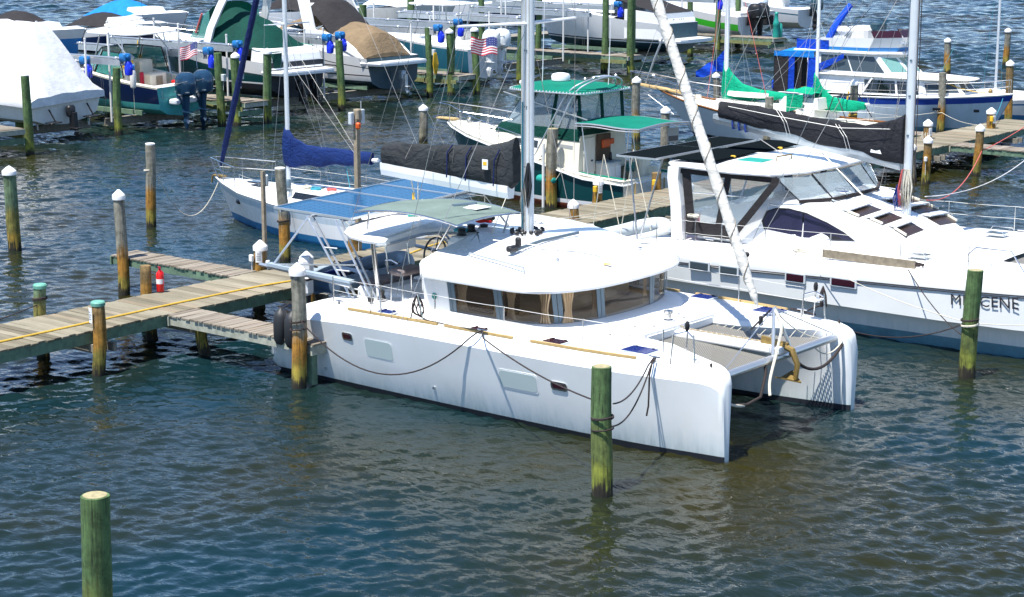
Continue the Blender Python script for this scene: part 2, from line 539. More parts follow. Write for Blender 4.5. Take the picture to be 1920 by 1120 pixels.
    def grid(self, nu, nv, fn, mi=0, sm=True, thick=0.0):
        vs = [Vector(fn(i / nu, j / nv)) for i in range(nu + 1) for j in range(nv + 1)]
        fs = []
        for i in range(nu):
            for j in range(nv):
                a = i * (nv + 1) + j
                fs.append((a, a + nv + 1, a + nv + 2, a + 1))
        self.add(vs, fs, mi, sm)
        if thick:
            self.add([v - Vector((0, 0, thick)) for v in vs], [tuple(reversed(f)) for f in fs], mi, sm)
            rim = [i * (nv + 1) for i in range(nu + 1)] + [nu * (nv + 1) + j for j in range(1, nv + 1)] + \
                  [i * (nv + 1) + nv for i in range(nu - 1, -1, -1)] + [j for j in range(nv - 1, 0, -1)]
            a = [vs[k] for k in rim]
            self.loft([a, [v - Vector((0, 0, thick)) for v in a]], True, False, mi, False)
        return self
    def build(self, name, mats, parent=None, loc=(0, 0, 0)):
        me = bpy.data.meshes.new(name)
        me.from_pydata(self.v, [], self.f)
        if not isinstance(mats, (list, tuple)):
            mats = [mats]
        for m in mats:
            me.materials.append(M[m] if isinstance(m, str) else m)
        me.polygons.foreach_set('material_index', self.mi)
        me.polygons.foreach_set('use_smooth', self.sm)
        me.update()
        import bmesh
        b = bmesh.new()
        b.from_mesh(me)
        bmesh.ops.recalc_face_normals(b, faces=b.faces)
        b.to_mesh(me)
        b.free()
        if any(self.sm):
            try:
                me.set_sharp_from_angle(angle=radians(38))
            except Exception:
                pass
        o = bpy.data.objects.new(name, me)
        COL.objects.link(o)
        o.location = loc
        if parent:
            o.parent = parent
        return o

def tag(o, label=None, cat=None, group=None, kind=None):
    if label:
        o['label'] = label
    if cat:
        o['category'] = cat
    if group:
        o['group'] = group
    if kind:
        o['kind'] = kind
    return o

def thing(name, label, cat, loc=(0, 0, 0), rz=0, group=None):
    o = bpy.data.objects.new(name, None)
    o.empty_display_size = 0.2
    COL.objects.link(o)
    o.location = loc
    o.rotation_euler = (0, 0, rz)
    return tag(o, label, cat, group)

def dup(o, loc=None, label=None, parent=None, rz=None):
    """copy of a thing or part together with its parts and sub-parts"""
    c = o.copy()
    COL.objects.link(c)
    if loc is not None:
        c.location = loc
    if rz is not None:
        c.rotation_euler = (0, 0, rz)
    if label:
        c['label'] = label
    if parent:
        c.parent = parent
    for ch in list(o.children):
        dup(ch, parent=c)
    return c

def inst(src, parent, loc, rz=0, name=None):
    """a part that shares its mesh with an alike part"""
    c = bpy.data.objects.new(name or src.name.split('.')[0], src.data)
    COL.objects.link(c)
    c.parent = parent
    c.location = loc
    c.rotation_euler = (0, 0, rz)
    return c

def lerp(a, b, t):
    return a + (b - a) * t

def interp(tab, x):
    """piecewise linear table [(x, y), ...] with smooth easing left to the data"""
    if x <= tab[0][0]:
        return tab[0][1]
    for (x0, y0), (x1, y1) in zip(tab, tab[1:]):
        if x <= x1:
            return lerp(y0, y1, (x - x0) / (x1 - x0))
    return tab[-1][1]

def spline(tab, n):
    """Catmull-Rom through points, n samples per span"""
    P = [Vector(p) for p in tab]
    out = []
    for i in range(len(P) - 1):
        p0, p1, p2, p3 = P[max(0, i - 1)], P[i], P[i + 1], P[min(len(P) - 1, i + 2)]
        for k in range(n):
            t = k / n
            out.append(0.5 * ((2 * p1) + (p2 - p0) * t + (2 * p0 - 5 * p1 + 4 * p2 - p3) * t * t + (3 * p1 - p0 - 3 * p2 + p3) * t ** 3))
    out.append(P[-1])
    return out

def sag(a, b, drop, n=14):
    """hanging rope from a to b"""
    a, b = Vector(a), Vector(b)
    return [a.lerp(b, i / n) - Vector((0, 0, drop * 4 * (i / n) * (1 - i / n))) for i in range(n + 1)]

def rope(label, pts, r=0.012, mat='ropewhite', name='mooring_line', cat='rope', n=5, group=None):
    return tag(MB().tube(pts, r, n).build(name, mat), label, cat, group)

def wrap_panel(mb, A, B, s0, s1, h0, h1, off=0.012, mi=0, k=6):
    """thin panel standing proud of a wall lofted between outline A (low) and B (high); s runs along the outline index"""
    def at(R, s):
        i = min(int(s), len(R) - 2)
        return Vector(R[i]).lerp(Vector(R[i + 1]), s - i)
    lo, hi = [], []
    for q in range(k + 1):
        s = lerp(s0, s1, q / k)
        a, b = at(A, s), at(B, s)
        e = 0.02
        t = at(A, min(s + e, len(A) - 1.001)) - at(A, max(s - e, 0))
        n = t.cross(b - a)
        if n.length < 1e-9:
            n = Vector((0, -1, 0))
        n.normalize()
        lo.append((a.lerp(b, h0), n))
        hi.append((a.lerp(b, h1), n))
    ring = []
    for (pl, n), (ph, _) in zip(lo, hi):
        ring.append([pl + n * off, ph + n * off, ph - n * 0.004, pl - n * 0.004])
    return mb.loft(ring, True, True, mi, False)

def text_mesh(name, txt, size, mat, parent, loc, rot, depth=0.002, align='LEFT', shear=0.0, spacing=1.0):
    """lettering built as a thin mesh"""
    cu = bpy.data.curves.new(name, 'FONT')
    cu.body = txt
    cu.size = size
    cu.extrude = depth
    cu.align_x = align
    cu.shear = shear
    cu.space_character = spacing
    cu.resolution_u = 2
    tmp = bpy.data.objects.new(name, cu)
    COL.objects.link(tmp)
    dg = bpy.context.evaluated_depsgraph_get()
    me = bpy.data.meshes.new_from_object(tmp.evaluated_get(dg))
    bpy.data.objects.remove(tmp)
    bpy.data.curves.remove(cu)
    me.materials.clear()
    me.materials.append(M[mat])
    o = bpy.data.objects.new(name, me)
    COL.objects.link(o)
    o.parent = parent
    o.location = loc
    o.rotation_euler = rot
    return o
# ------------------------------------------------------------------ water
def water_mat():
    m, t, b = new_mat('harbour_water')
    geo = N(t, 'NewGeometry')
    def layer(scale, rot, stretch, detail, dist):
        mp = N(t, 'Mapping')
        mp.inputs['Rotation'].default_value = (0, 0, rot)
        mp.inputs['Scale'].default_value = (stretch, 1, 1)
        L(t, geo.outputs['Position'], mp.inputs['Vector'])
        n = N(t, 'TexNoise', Scale=scale, Detail=detail, Roughness=0.5, Distortion=dist)
        L(t, mp.outputs[0], n.inputs['Vector'])
        return n
    # crests lie roughly across the view (the breeze comes along it)
    R0 = -0.62
    a = layer(0.55, R0 + 0.25, 0.55, 2.0, 0.3)
    c = layer(1.55, R0, 0.5, 3.0, 0.5)
    d = layer(4.6, R0 - 0.3, 0.6, 3.0, 0.4)
    def mul(x, k):
        q = N(t, 'Math', operation='MULTIPLY')
        L(t, x.outputs[0], q.inputs[0])
        q.inputs[1].default_value = k
        return q
    def addn(x, y):
        q = N(t, 'Math', operation='ADD')
        L(t, x.outputs[0], q.inputs[0])
        L(t, y.outputs[0], q.inputs[1])
        return q
    # gusts: some patches are calmer than others
    gust = N(t, 'TexNoise', Scale=0.07, Detail=2.0)
    L(t, geo.outputs['Position'], gust.inputs['Vector'])
    gr = N(t, 'MapRange')
    L(t, gust.outputs[0], gr.inputs['Value'])
    gr.inputs['From Min'].default_value = 0.35
    gr.inputs['From Max'].default_value = 0.65
    gr.inputs['To Min'].default_value = 0.6
    gr.inputs['To Max'].default_value = 1.15
    h = addn(addn(mul(a, WAVE[0]), mul(c, WAVE[1])), mul(d, WAVE[2]))
    hm = N(t, 'Math', operation='MULTIPLY')
    L(t, h.outputs[0], hm.inputs[0])
    L(t, gr.outputs[0], hm.inputs[1])
    bp = N(t, 'Bump', Strength=1.0, Distance=1.0)
    L(t, hm.outputs[0], bp.inputs['Height'])
    L(t, bp.outputs[0], b.inputs['Normal'])
    # silt in the water: olive brown with slightly clearer patches
    silt = N(t, 'TexNoise', Scale=0.11, Detail=3.0)
    L(t, geo.outputs['Position'], silt.inputs['Vector'])
    r = ramp(t, silt.outputs[0], [(0.36, (0.003, 0.018, 0.024)), (0.52, (0.010, 0.016, 0.010)), (0.66, (0.020, 0.018, 0.003))])
    L(t, r.outputs[0], b.inputs['Base Color'])
    b.inputs['Roughness'].default_value = 0.06
    b.inputs['IOR'].default_value = 1.34
    return m
WAVE = (0.0, 0.025, 0.042)
M['water'] = water_mat()
import numpy as np
def water_sheet():
    """one sheet of wavelets: fine fan of cells near the marina, flat and coarse far away"""
    rng = np.random.default_rng(4)
    na, nr = 760, 1350
    ang0 = 0.6799 + pi / 2
    az = np.linspace(-radians(25), radians(25), na) + ang0
    r0, r1 = 13.0, 300.0
    rad = (r0 ** .3 + (r1 ** .3 - r0 ** .3) * np.linspace(0, 1, nr)) ** (1 / .3)
    A, R = np.meshgrid(az, rad)
    X = 18.27 + R * np.cos(A)
    Y = -31.49 + R * np.sin(A)
    Z = np.zeros_like(X)
    wind = ang0 + pi + 0.25
    gust = 1 + .28 * np.sin(X * .11 + .6 * np.sin(Y * .07)) * np.sin(Y * .09 + 1.3 + .5 * np.sin(X * .05)) 
    far = np.clip((R - 55) / 70, 0, 1)
    for k in range(100):
        lam = 0.24 * (4.0 / 0.24) ** (rng.random() ** 1.9) 
        th = wind + rng.normal(0, .55)
        kk = 2 * pi / lam
        amp = SLOPE / kk * (1 + .7 * far) * (1.0 if lam < .6 else (.6 / lam) ** (1.35 - 1.1 * far))
        ph = rng.uniform(0, 2 * pi)
        cell = np.maximum(R * radians(50) / na, np.gradient(rad)[:, None])
        fade = np.clip(lam / cell / 1.6 - .9, 0, 1)          # no wave finer than the cells can carry
        arg = kk * (X * math.cos(th) + Y * math.sin(th)) + ph + .8 * np.sin(.13 * X + .17 * Y + k)
        s = np.sin(arg)
        Z += amp * fade * gust * (s + .22 * np.cos(2 * arg))
    edge = np.minimum(np.minimum(np.arange(na)[None, :], na - 1 - np.arange(na)[None, :]) / 12.0, np.minimum(np.arange(nr)[:, None], nr - 1 - np.arange(nr)[:, None]) / 12.0)
    edge = np.clip(edge, 0, 1)
    Z = Z * edge - .12 * (1 - edge)
    vs = np.stack([X, Y, Z], -1).reshape(-1, 3).astype(np.float32)
    i = np.arange(nr - 1)[:, None] * na + np.arange(na - 1)[None, :]
    q = np.stack([i, i + 1, i + 1 + na, i + na], -1).reshape(-1, 4)
    # coarse skirt a little lower that carries the sheet to the horizon
    b = len(vs)
    gx = np.array([-3000, -300, 300, 3000], np.float32)
    sk = np.array([(x, y, -.1) for x in gx for y in gx], np.float32)
    vs = np.concatenate([vs, sk])
    q2 = np.array([(b + a * 4 + c, b + (a + 1) * 4 + c, b + (a + 1) * 4 + c + 1, b + a * 4 + c + 1) for a in range(3) for c in range(3)])
    q = np.concatenate([q, q2])
    me = bpy.data.meshes.new('water')
    me.vertices.add(len(vs))
    me.vertices.foreach_set('co', vs.ravel())
    me.loops.add(q.size)
    me.loops.foreach_set('vertex_index', q.ravel().astype(np.int32))
    me.polygons.add(len(q))
    me.polygons.foreach_set('loop_start', (np.arange(len(q)) * 4).astype(np.int32))
    me.polygons.foreach_set('use_smooth', np.ones(len(q), bool))
    me.materials.append(M['water'])
    me.update(calc_edges=True)
    me.validate()
    o = bpy.data.objects.new('water', me)
    COL.objects.link(o)
    return tag(o, 'dark rippled harbour water', kind='structure')
SLOPE = 0.037
water_sheet()

# ------------------------------------------------------------------ docks
def plank_mesh(lx, ly, lz, seed):
    """a board with eased edges and slightly uneven ends"""
    rnd = random.Random(seed)
    x, y, z = lx / 2, ly / 2, lz
    e = 0.008
    mb = MB()
    j = [rnd.uniform(-.012, .012) for _ in range(4)]
    def ring(k, zz):
        return [(-x + k + j[0], -y + k, zz), (x - k + j[1], -y + k, zz), (x - k + j[2], y - k, zz), (-x + k + j[3], y - k, zz)]
    mb.loft([ring(0, -z), ring(0, -e), ring(e, 0)], True, True, 0, False)
    return mb

def planks(parent, axis, p0, p1, c, width, z, mat, pitch=0.2, seed=1):
    """boards laid side by side along Y (axis 'y': boards lie along x) or along X (axis 'x': boards lie along y)"""
    rnd = random.Random(seed)
    bw = pitch - 0.014
    srcs = []
    for k in range(4):
        mb = plank_mesh(width, bw, .042, seed * 7 + k) if axis == 'y' else plank_mesh(bw, width, .042, seed * 7 + k)
        srcs.append(mb)
    meshes = []
    n = int(round((p1 - p0) / pitch))
    for i in range(n):
        q = p0 + (i + .5) * pitch
        loc = (c + rnd.uniform(-.025, .025), q, z + rnd.uniform(-.009, .006)) if axis == 'y' else (q, c + rnd.uniform(-.018, .018), z + rnd.uniform(-.009, .006))
        k = i % 4
        if k >= len(meshes):
            o = srcs[k].build('plank', mat, parent, loc)
            meshes.append(o)
        else:
            o = inst(meshes[k], parent, loc)
        o.rotation_euler = (rnd.uniform(-.012, .012), rnd.uniform(-.004, .004), rnd.uniform(-.008, .008))

DZ = 1.0
M['beamyellow'] = plain('yellow_green_beam', (0.20, 0.21, 0.08), 0.85, var=.35, vscale=5)
dock = thing('dock', 'long weathered grey plank dock running behind the white catamarans', 'dock', (0, 0, 0))
planks(dock, 'y', -13.0, 47.0, -15.86, 2.18, DZ, 'plank', 0.205, 3)
for x in (-16.90, -14.82):
    MB().box((x, 17.0, DZ - .045 - .13), (.06, 60, .25)).build('fascia_beam', 'beamgreen', dock)
MB().box((-15.86, 17, DZ - .045 - .13), (.08, 60, .25)).build('stringer', 'greywood', dock)
for y in (-11.4, -5.4, -2.6, 1.4, 5.6, 9.5, 13.3, 16.9, 21, 25, 29, 32.8, 36, 40, 43.2):
    MB().box((-15.86, y + .22, DZ - .045 - .37), (2.7, .09, .2)).build('cross_beam', 'greywood', dock)
    MB().box((-15.86, y - .22, DZ - .045 - .37), (2.7, .09, .2)).build('cross_beam', 'greywood', dock)

def finger(label, x0, x1, yc, wd, z, seed, mat='planky', pitch=0.16, end_mat='beamgreen', side_mat='beamgreen', group='finger docks'):
    f = thing('finger_dock', label, 'dock', (0, 0, 0), 0, group)
    planks(f, 'x', x0, x1, yc, wd, z, mat, pitch, seed)
    a, b = min(x0, x1), max(x0, x1)
    for s in (-1, 1):
        MB().box(((a + b) / 2, yc + s * (wd / 2 - .05), z - .042 - .105), (b - a - .1, .055, .20)).build('side_beam', side_mat, f)
    for x in (a + .03, b - .03):
        MB().box((x, yc, z - .042 - .11), (.06, wd + .06, .22)).build('end_beam', end_mat, f)
    return f
finger('narrow plank finger pointing away from the fire extinguisher', -21.85, -16.98, 1.15, .92, DZ - .01, 11, 'planky', .15)
fg = finger('narrow plank finger with yellow hose coil beside the near catamaran', -14.76, -10.0, -2.95, .92, DZ - .01, 12, 'planky', .15, 'beampale', 'beampale')
MB().beam((-10.15, -3.3, .8), (-10.15, -3.3, .05), .16, .16).build('support_post', 'beamgreen', fg)
finger('short plank finger between the second catamaran mast and the blue striped cruiser', -19.6, -16.98, 39.9, 1.1, DZ - .01, 13, 'planky', .16)
finger('plank finger reaching to the right edge of the photo on the near side', -14.76, -9.0, 37.6, 1.15, DZ - .01, 14, 'planky', .16, 'beampale')
ZF = 1.15
for i, (yc, xe, lab) in enumerate(((15.8, -46.95, 'green edged plank finger at the left edge below the shrink wrapped boat'),
                                   (30.45, -47.45, 'plank finger between the navy boat and the dark green covered cruiser'),
                                   (47.45, -48.65, 'plank finger between the tan covered cruiser and the teal boat'),
                                   (64.2, -49.2, 'plank finger in front of the white cruiser with script lettering'),
                                   (83.5, -50.5, 'plank finger behind the blue cruiser canopy with a turquoise pump'))):
    f_ = finger(lab, -66, xe, yc, 1.6, ZF, 21 + i, 'planky', .2, 'beampale', 'beamgreen', 'finger docks between the boat lifts')
    for s in (-1, 1):
        MB().box(((-66 + xe) / 2, yc + s * .84, ZF - .36), (-xe + 0 + 66 + 2 * xe - .3 if False else xe + 66 - .3, .06, .22)).build('wale_beam', 'beamyellow', f_)
    for q in range(4):
        MB().box((xe - .25 - q * 4.2, yc, ZF - .55), (.1, 2.0, .24)).build('cross_beam', 'beamgreen', f_)

# ------------------------------------------------------------------ piles
def pile_thing(label, x, y, base, top, r, mat, cap, group, lean=(0, 0), seed=0):
    t = thing('pile', label, 'pile', (x, y, 0), 0, group)
    rnd = random.Random(seed * 31 + int(x * 10) + int(y * 100))
    n = 16
    zs = [base - (0.9 if base < .5 else .5)] + [base + (top - base) * k / 9 for k in range(0, 10)]
    prof = []
    ph = [rnd.uniform(0, 6.28) for _ in range(4)]
    mb = MB()
    rings = []
    for z in zs:
        f = (z - base) / max(top - base, .1)
        rr = r * (1.05 - .07 * f)
        ring = []
        for k in range(n):
            a = 2 * pi * k / n
            q = rr * (1 + .03 * sin(2 * a + ph[0]) + .022 * sin(3 * a + ph[1] + z * .7) + .018 * sin(5 * a + ph[2] + z * 2.1) + .05 * mnoise.noise(Vector((2.2 * cos(a) + ph[3], 2.2 * sin(a), z * 1.3))))
            bx = .035 * sin(f * 3.1 + ph[2])
            by = .03 * sin(f * 2.7 + ph[1])
            ring.append((lean[0] * (z - base) + bx + q * cos(a), lean[1] * (z - base) + by + q * sin(a), z))
        rings.append(ring)
    last = rings[-1]
    cx = sum(p[0] for p in last) / n
    cy = sum(p[1] for p in last) / n
    rings.append([(cx + (p[0] - cx) * .93, cy + (p[1] - cy) * .93, top + .012) for p in last])
    mb.loft(rings, True, True, 0, True)
    mb.build('post', mat, t)
    if cap in ('cone', 'greencone'):
        c = MB()
        R = r * 1.16
        c.lathe([(R, -.10), (R * 1.01, 0.0), (R * .96, .03), (R * .5, .11), (.025, .17), (.004, .175)], (cx, cy, top - .005), 16)
        c.build('cap', 'capwhite' if cap == 'cone' else 'capgreen', t)
    elif cap == 'flat':
        MB().lathe([(r * .93, 0.0), (r * .96, .035), (r * .8, .05), (.003, .052)], (cx, cy, top + .013), 16).build('cap', 'capwhite', t)
    elif cap == 'green':
        MB().lathe([(r * 1.08, -.05), (r * 1.1, .02), (r * .95, .05), (.003, .06)], (cx, cy, top + .01), 16).build('cap', 'capgreen', t)
    elif cap == 'sawn':
        MB().lathe([(r * .86, 0), (r * .84, .006), (.003, .008)], (cx, cy, top + .013), 16).build('sawn_top', 'sawn', t)
    return t

M['sawn'] = plain('sawn_end_grain', (0.34, 0.30, 0.17), 0.85, var=0.3, vscale=14)
GW, GD, GL = 'mooring piles standing in the water', 'piles along the dock', 'tall piles at the boat lifts'
PILES = [
 # label, x, y, base, top, radius, material, cap, group
 ('thick green pile cut off by the bottom edge of the photo', -1.45, -16.17, 0, 2.5, .195, 'pilegreen', 'sawn', GW),
 ('green pile with dark rope loops in front of the near hull', -.69, -5.48, 0, 2.32, .182, 'pilegreen', 'sawn', GW),
 ('green pile in front of the lettering on the right hand hull', .62, 6.57, 0, 2.41, .175, 'pilegreen', 'sawn', GW),
 ('grey pile with white cone cap and brown foot at the end of the near finger', -10.25, -3.60, 0, 2.62, .158, 'pilegrey', 'cone', GW),
 ('tall green pile with white cap standing alone at the left edge', -28.88, 2.69, 0, 2.45, .19, 'pilegg', 'cone', GW),
 ('bare grey pile with a rust band and a rope tied to the sailboat bow', -29.01, 8.19, 0, 2.69, .166, 'pilegrey', 'flat', GW),
 ('grey pile with white cap at the outer end of the far finger', -21.2, .52, 0, 2.70, .152, 'pilegrey', 'cone', GW),
 ('grey topped pile with yellow foot in front of the blue covered sailboat', -21.23, 6.63, 0, 2.74, .165, 'pilegrey', 'flat', GW),
 ('grey pile with yellow foot beside the dark green hull', -21.16, 19.5, 0, 2.76, .19, 'pilegrey', 'sawn', GW),
 ('grey white capped pile seen above the charcoal sail cover', -37.0, 30.6, 0, 1.5, .185, 'pileplain', 'cone', GW),
 ('grey pile with white cap behind the green bimini of the motor boat', -29.6, 36.5, 0, 2.75, .185, 'pilegrey', 'cone', GW),
 ('grey pile with white cap beside the end of the green cockpit awning', -25.19, 32.34, 0, 2.05, .188, 'pileplain', 'cone', GW),
 ('grey pile with white cap beyond the bow rails of the teak trimmed ketch', -35.69, 52.44, 0, 1.5, .19, 'pileplain', 'cone', GW),
 ('shorter bare grey pile beside the cabin of the teak trimmed ketch', -24.2, 38.8, 0, 2.15, .18, 'pileplain', 'none', GW),
 ('bare grey pile stub under the boom end of the ketch', -24.9, 40.6, 0, 1.9, .16, 'pileplain', 'none', GW),
 ('tall ochre pile with white cap and ropes at the cruiser stern', -30.72, 53.07, 0, 2.55, .20, 'pilegrey', 'cone', GW),
 ('grey pile with white cap hung with yellow rope by the mizzen boom', -22.53, 43.27, 0, 2.55, .18, 'pilegrey', 'cone', GW),
 ('tall bare grey pile with orange foot against the cruiser hull', -20.54, 47.97, 0, 2.78, .173, 'pilegrey', 'none', GW),
 ('lone grey pile with white cap in open water beyond the cruiser', -34.41, 76.93, 0, 2.05, .20, 'pilegrey', 'cone', GW),
 ('yellow green pile with white cap at the cruiser bow', -19.22, 52.31, 0, 3.0, .178, 'pilebrown', 'cone', GW),
 ('grey pile with white cap at the far right edge by the black furled sail', -34.0, 84.6, 0, 2.3, .2, 'pilegrey', 'cone', GW),
 ('pile with white cap in the water between the two catamarans', -12.9, 15.6, 0, 2.0, .16, 'pileplain', 'cone', GW),
 ('short brown pile with notice beside the red fire extinguisher', -17.08, -2.08, 0, 1.68, .135, 'pilebrown', 'none', GD),
 ('stub pile with green cap and dark rope at the left end of the dock', -17.06, -5.27, 0, 1.66, .149, 'pilegg', 'green', GD),
 ('brown pile with green cap and notice on the near edge of the dock', -14.62, -5.58, 0, 1.62, .15, 'pilebrown', 'green', GD),
 ('dark pile foot under the dock left of the near finger', -16.39, -2.51, 0, .55, .14, 'pilebrown', 'none', GD),
 ('dark pile foot under the root of the near finger', -14.30, -2.75, 0, .58, .138, 'pilebrown', 'none', GD),
 ('stub pile with white cap, notice and outlet boxes on the far dock edge', -17.12, 1.75, 0, 1.61, .165, 'pilebrown', 'cone', GD),
 ('brown stub pile with white cap on the near dock edge by the dinghy', -14.60, 1.06, 0, 1.70, .158, 'pilebrown', 'cone', GD),
 ('dark brown stub pile with meter box at the sailboat stern', -17.10, 5.3, 0, 1.62, .15, 'pilebrown', 'none', GD),
 ('brown stub pile with green cap under the white hardtop', -17.12, 7.6, 0, 1.5, .155, 'pilebrown', 'green', GD),
 ('brown stub pile half hidden under the white hardtop', -17.10, 10.9, 0, 1.35, .15, 'pilebrown', 'none', GD),
 ('brown stub pile with white cap on the planks behind the cabin roof', -15.51, 13.3, .6, 1.45, .154, 'pilebrown', 'cone', GD),
 ('stub pile with white cap and white notice under the green hull corner', -17.12, 16.69, 0, 1.62, .154, 'pilebrown', 'cone', GD),
 ('brown stub pile with yellow hose behind the white arch of the catamaran', -17.1, 19.9, 0, 1.55, .16, 'pilebrown', 'none', GD),
 ('ochre stub pile with white cap and coiled ropes by the cruiser', -16.35, 38.3, .5, 1.62, .175, 'pilebrown', 'cone', GD),
 ('slim brown pile with white cap standing off the near dock edge', -13.55, 32.66, 0, 1.70, .155, 'pilebrown', 'cone', GD),
 ('brown pile with white cap in the corner of dock and near finger', -13.05, 36.0, 0, 1.88, .16, 'pilebrown', 'cone', GD),
 ('ochre stub pile with white cap and yellow outlet box', -15.9, 43.3, .5, 1.72, .185, 'pilebrown', 'cone', GD),
 ('grey pile with white cap right behind the second catamaran mast', -14.4, 33.2, 0, 1.32, .165, 'pileplain', 'cone', GD),
 ('green pile under two blue hoist motors left of the navy boat', -49.73, 23.85, 0, 3.03, .175, 'pilegreen', 'none', GL),
 ('green pile with blue hoist motor at the left edge', -51.9, 20.0, 0, 2.85, .185, 'pilegreen', 'none', GL),
 ('green pile with pale flat cap beside the shrink wrapped boat', -47.14, 16.95, 0, 3.3, .18, 'pilegreen', 'flat', GL),
 ('green pile with blue hoist motor right of the twin dark outboards', -48.6, 29.12, 0, 3.45, .185, 'pilegreen', 'none', GL),
 ('green pile with tall white cap behind the blue furled headsail', -47.9, 29.5, 0, 3.35, .19, 'pilegreen', 'cone', GL),
 ('thin green lift pile at the corner of the plank finger', -50.4, 31.7, 0, 3.4, .155, 'pilegreen', 'none', GL),
 ('green pile with white cap at the outer corner of the plank finger', -47.6, 31.25, 0, 3.45, .195, 'pilegreen', 'cone', GL),
 ('green pile under two blue hoist motors between the green and tan covered boats', -49.29, 38.05, 0, 3.5, .185, 'pilegreen', 'none', GL),
 ('green pile with hoist motor and yellow hose right of the tan cover', -50.24, 46.0, 0, 3.75, .185, 'pilegreen', 'none', GL),
 ('green pile with white cap at the outer corner of the tan boat finger', -49.3, 46.72, 0, 3.55, .195, 'pilegreen', 'cone', GL),
 ('green pile with hoist motor left of the teal hull', -51.3, 49.2, 0, 3.6, .165, 'pilegreen', 'none', GL),
 ('green pile with white cap in front of the teal hull', -48.75, 48.2, 0, 3.6, .2, 'pilegreen', 'cone', GL),
 ('green pile with two hoist motors just right of the catamaran mast', -51.5, 55.6, 0, 3.75, .19, 'pilegreen', 'none', GL),
 ('knobbly green pile at the near left of the white cruiser finger', -51.57, 64.1, 0, 4.6, .205, 'pilegreen', 'none', GL),
 ('green pile at the end of the white cruiser finger', -49.3, 63.75, 0, 4.8, .215, 'pilegreen', 'none', GL),
 ('green pile on the far corner of the white cruiser finger', -50.2, 65.2, 0, 4.8, .195, 'pilegreen', 'none', GL),
 ('green pile on the far side of the finger left of the white cruiser', -58.5, 66.2, 0, 4.8, .2, 'pilegreen', 'none', GL),
 ('green pile in the gap between teal boat and white cruiser', -60.5, 62.8, 0, 4.8, .2, 'pilegreen', 'none', GL),
 ('pair of green piles behind the navy boat, left one', -60.0, 31.5, 0, 2.9, .19, 'pilegreen', 'none', GL),
 ('pair of green piles behind the navy boat, right one', -59.0, 31.7, 0, 2.9, .19, 'pilegreen', 'none', GL),
 ('green pile right of the white transom with script lettering', -54.5, 78.2, 0, 4.8, .2, 'pilegreen', 'none', GL),
 ('green pile right of the lime striped boat', -55.0, 82.6, 0, 4.8, .2, 'pilegreen', 'none', GL),
 ('green pile behind the top of the ketch mizzen mast', -57.0, 88.3, 0, 4.8, .2, 'pilegreen', 'none', GL),
 ('green pile in the distance left of the white outboards', -66.0, 57.5, 0, 4.0, .24, 'pilegreen', 'none', GL),
 ('dark green pile in the distance above the white outboards', -66.0, 62.0, 0, 4.2, .24, 'pilegreen', 'none', GL),
]
PILE = {}
for i, p in enumerate(PILES):
    rnd = random.Random(i)
    PILE[i] = pile_thing(*p, lean=(rnd.uniform(-.02, .02), rnd.uniform(-.02, .02)), seed=i)
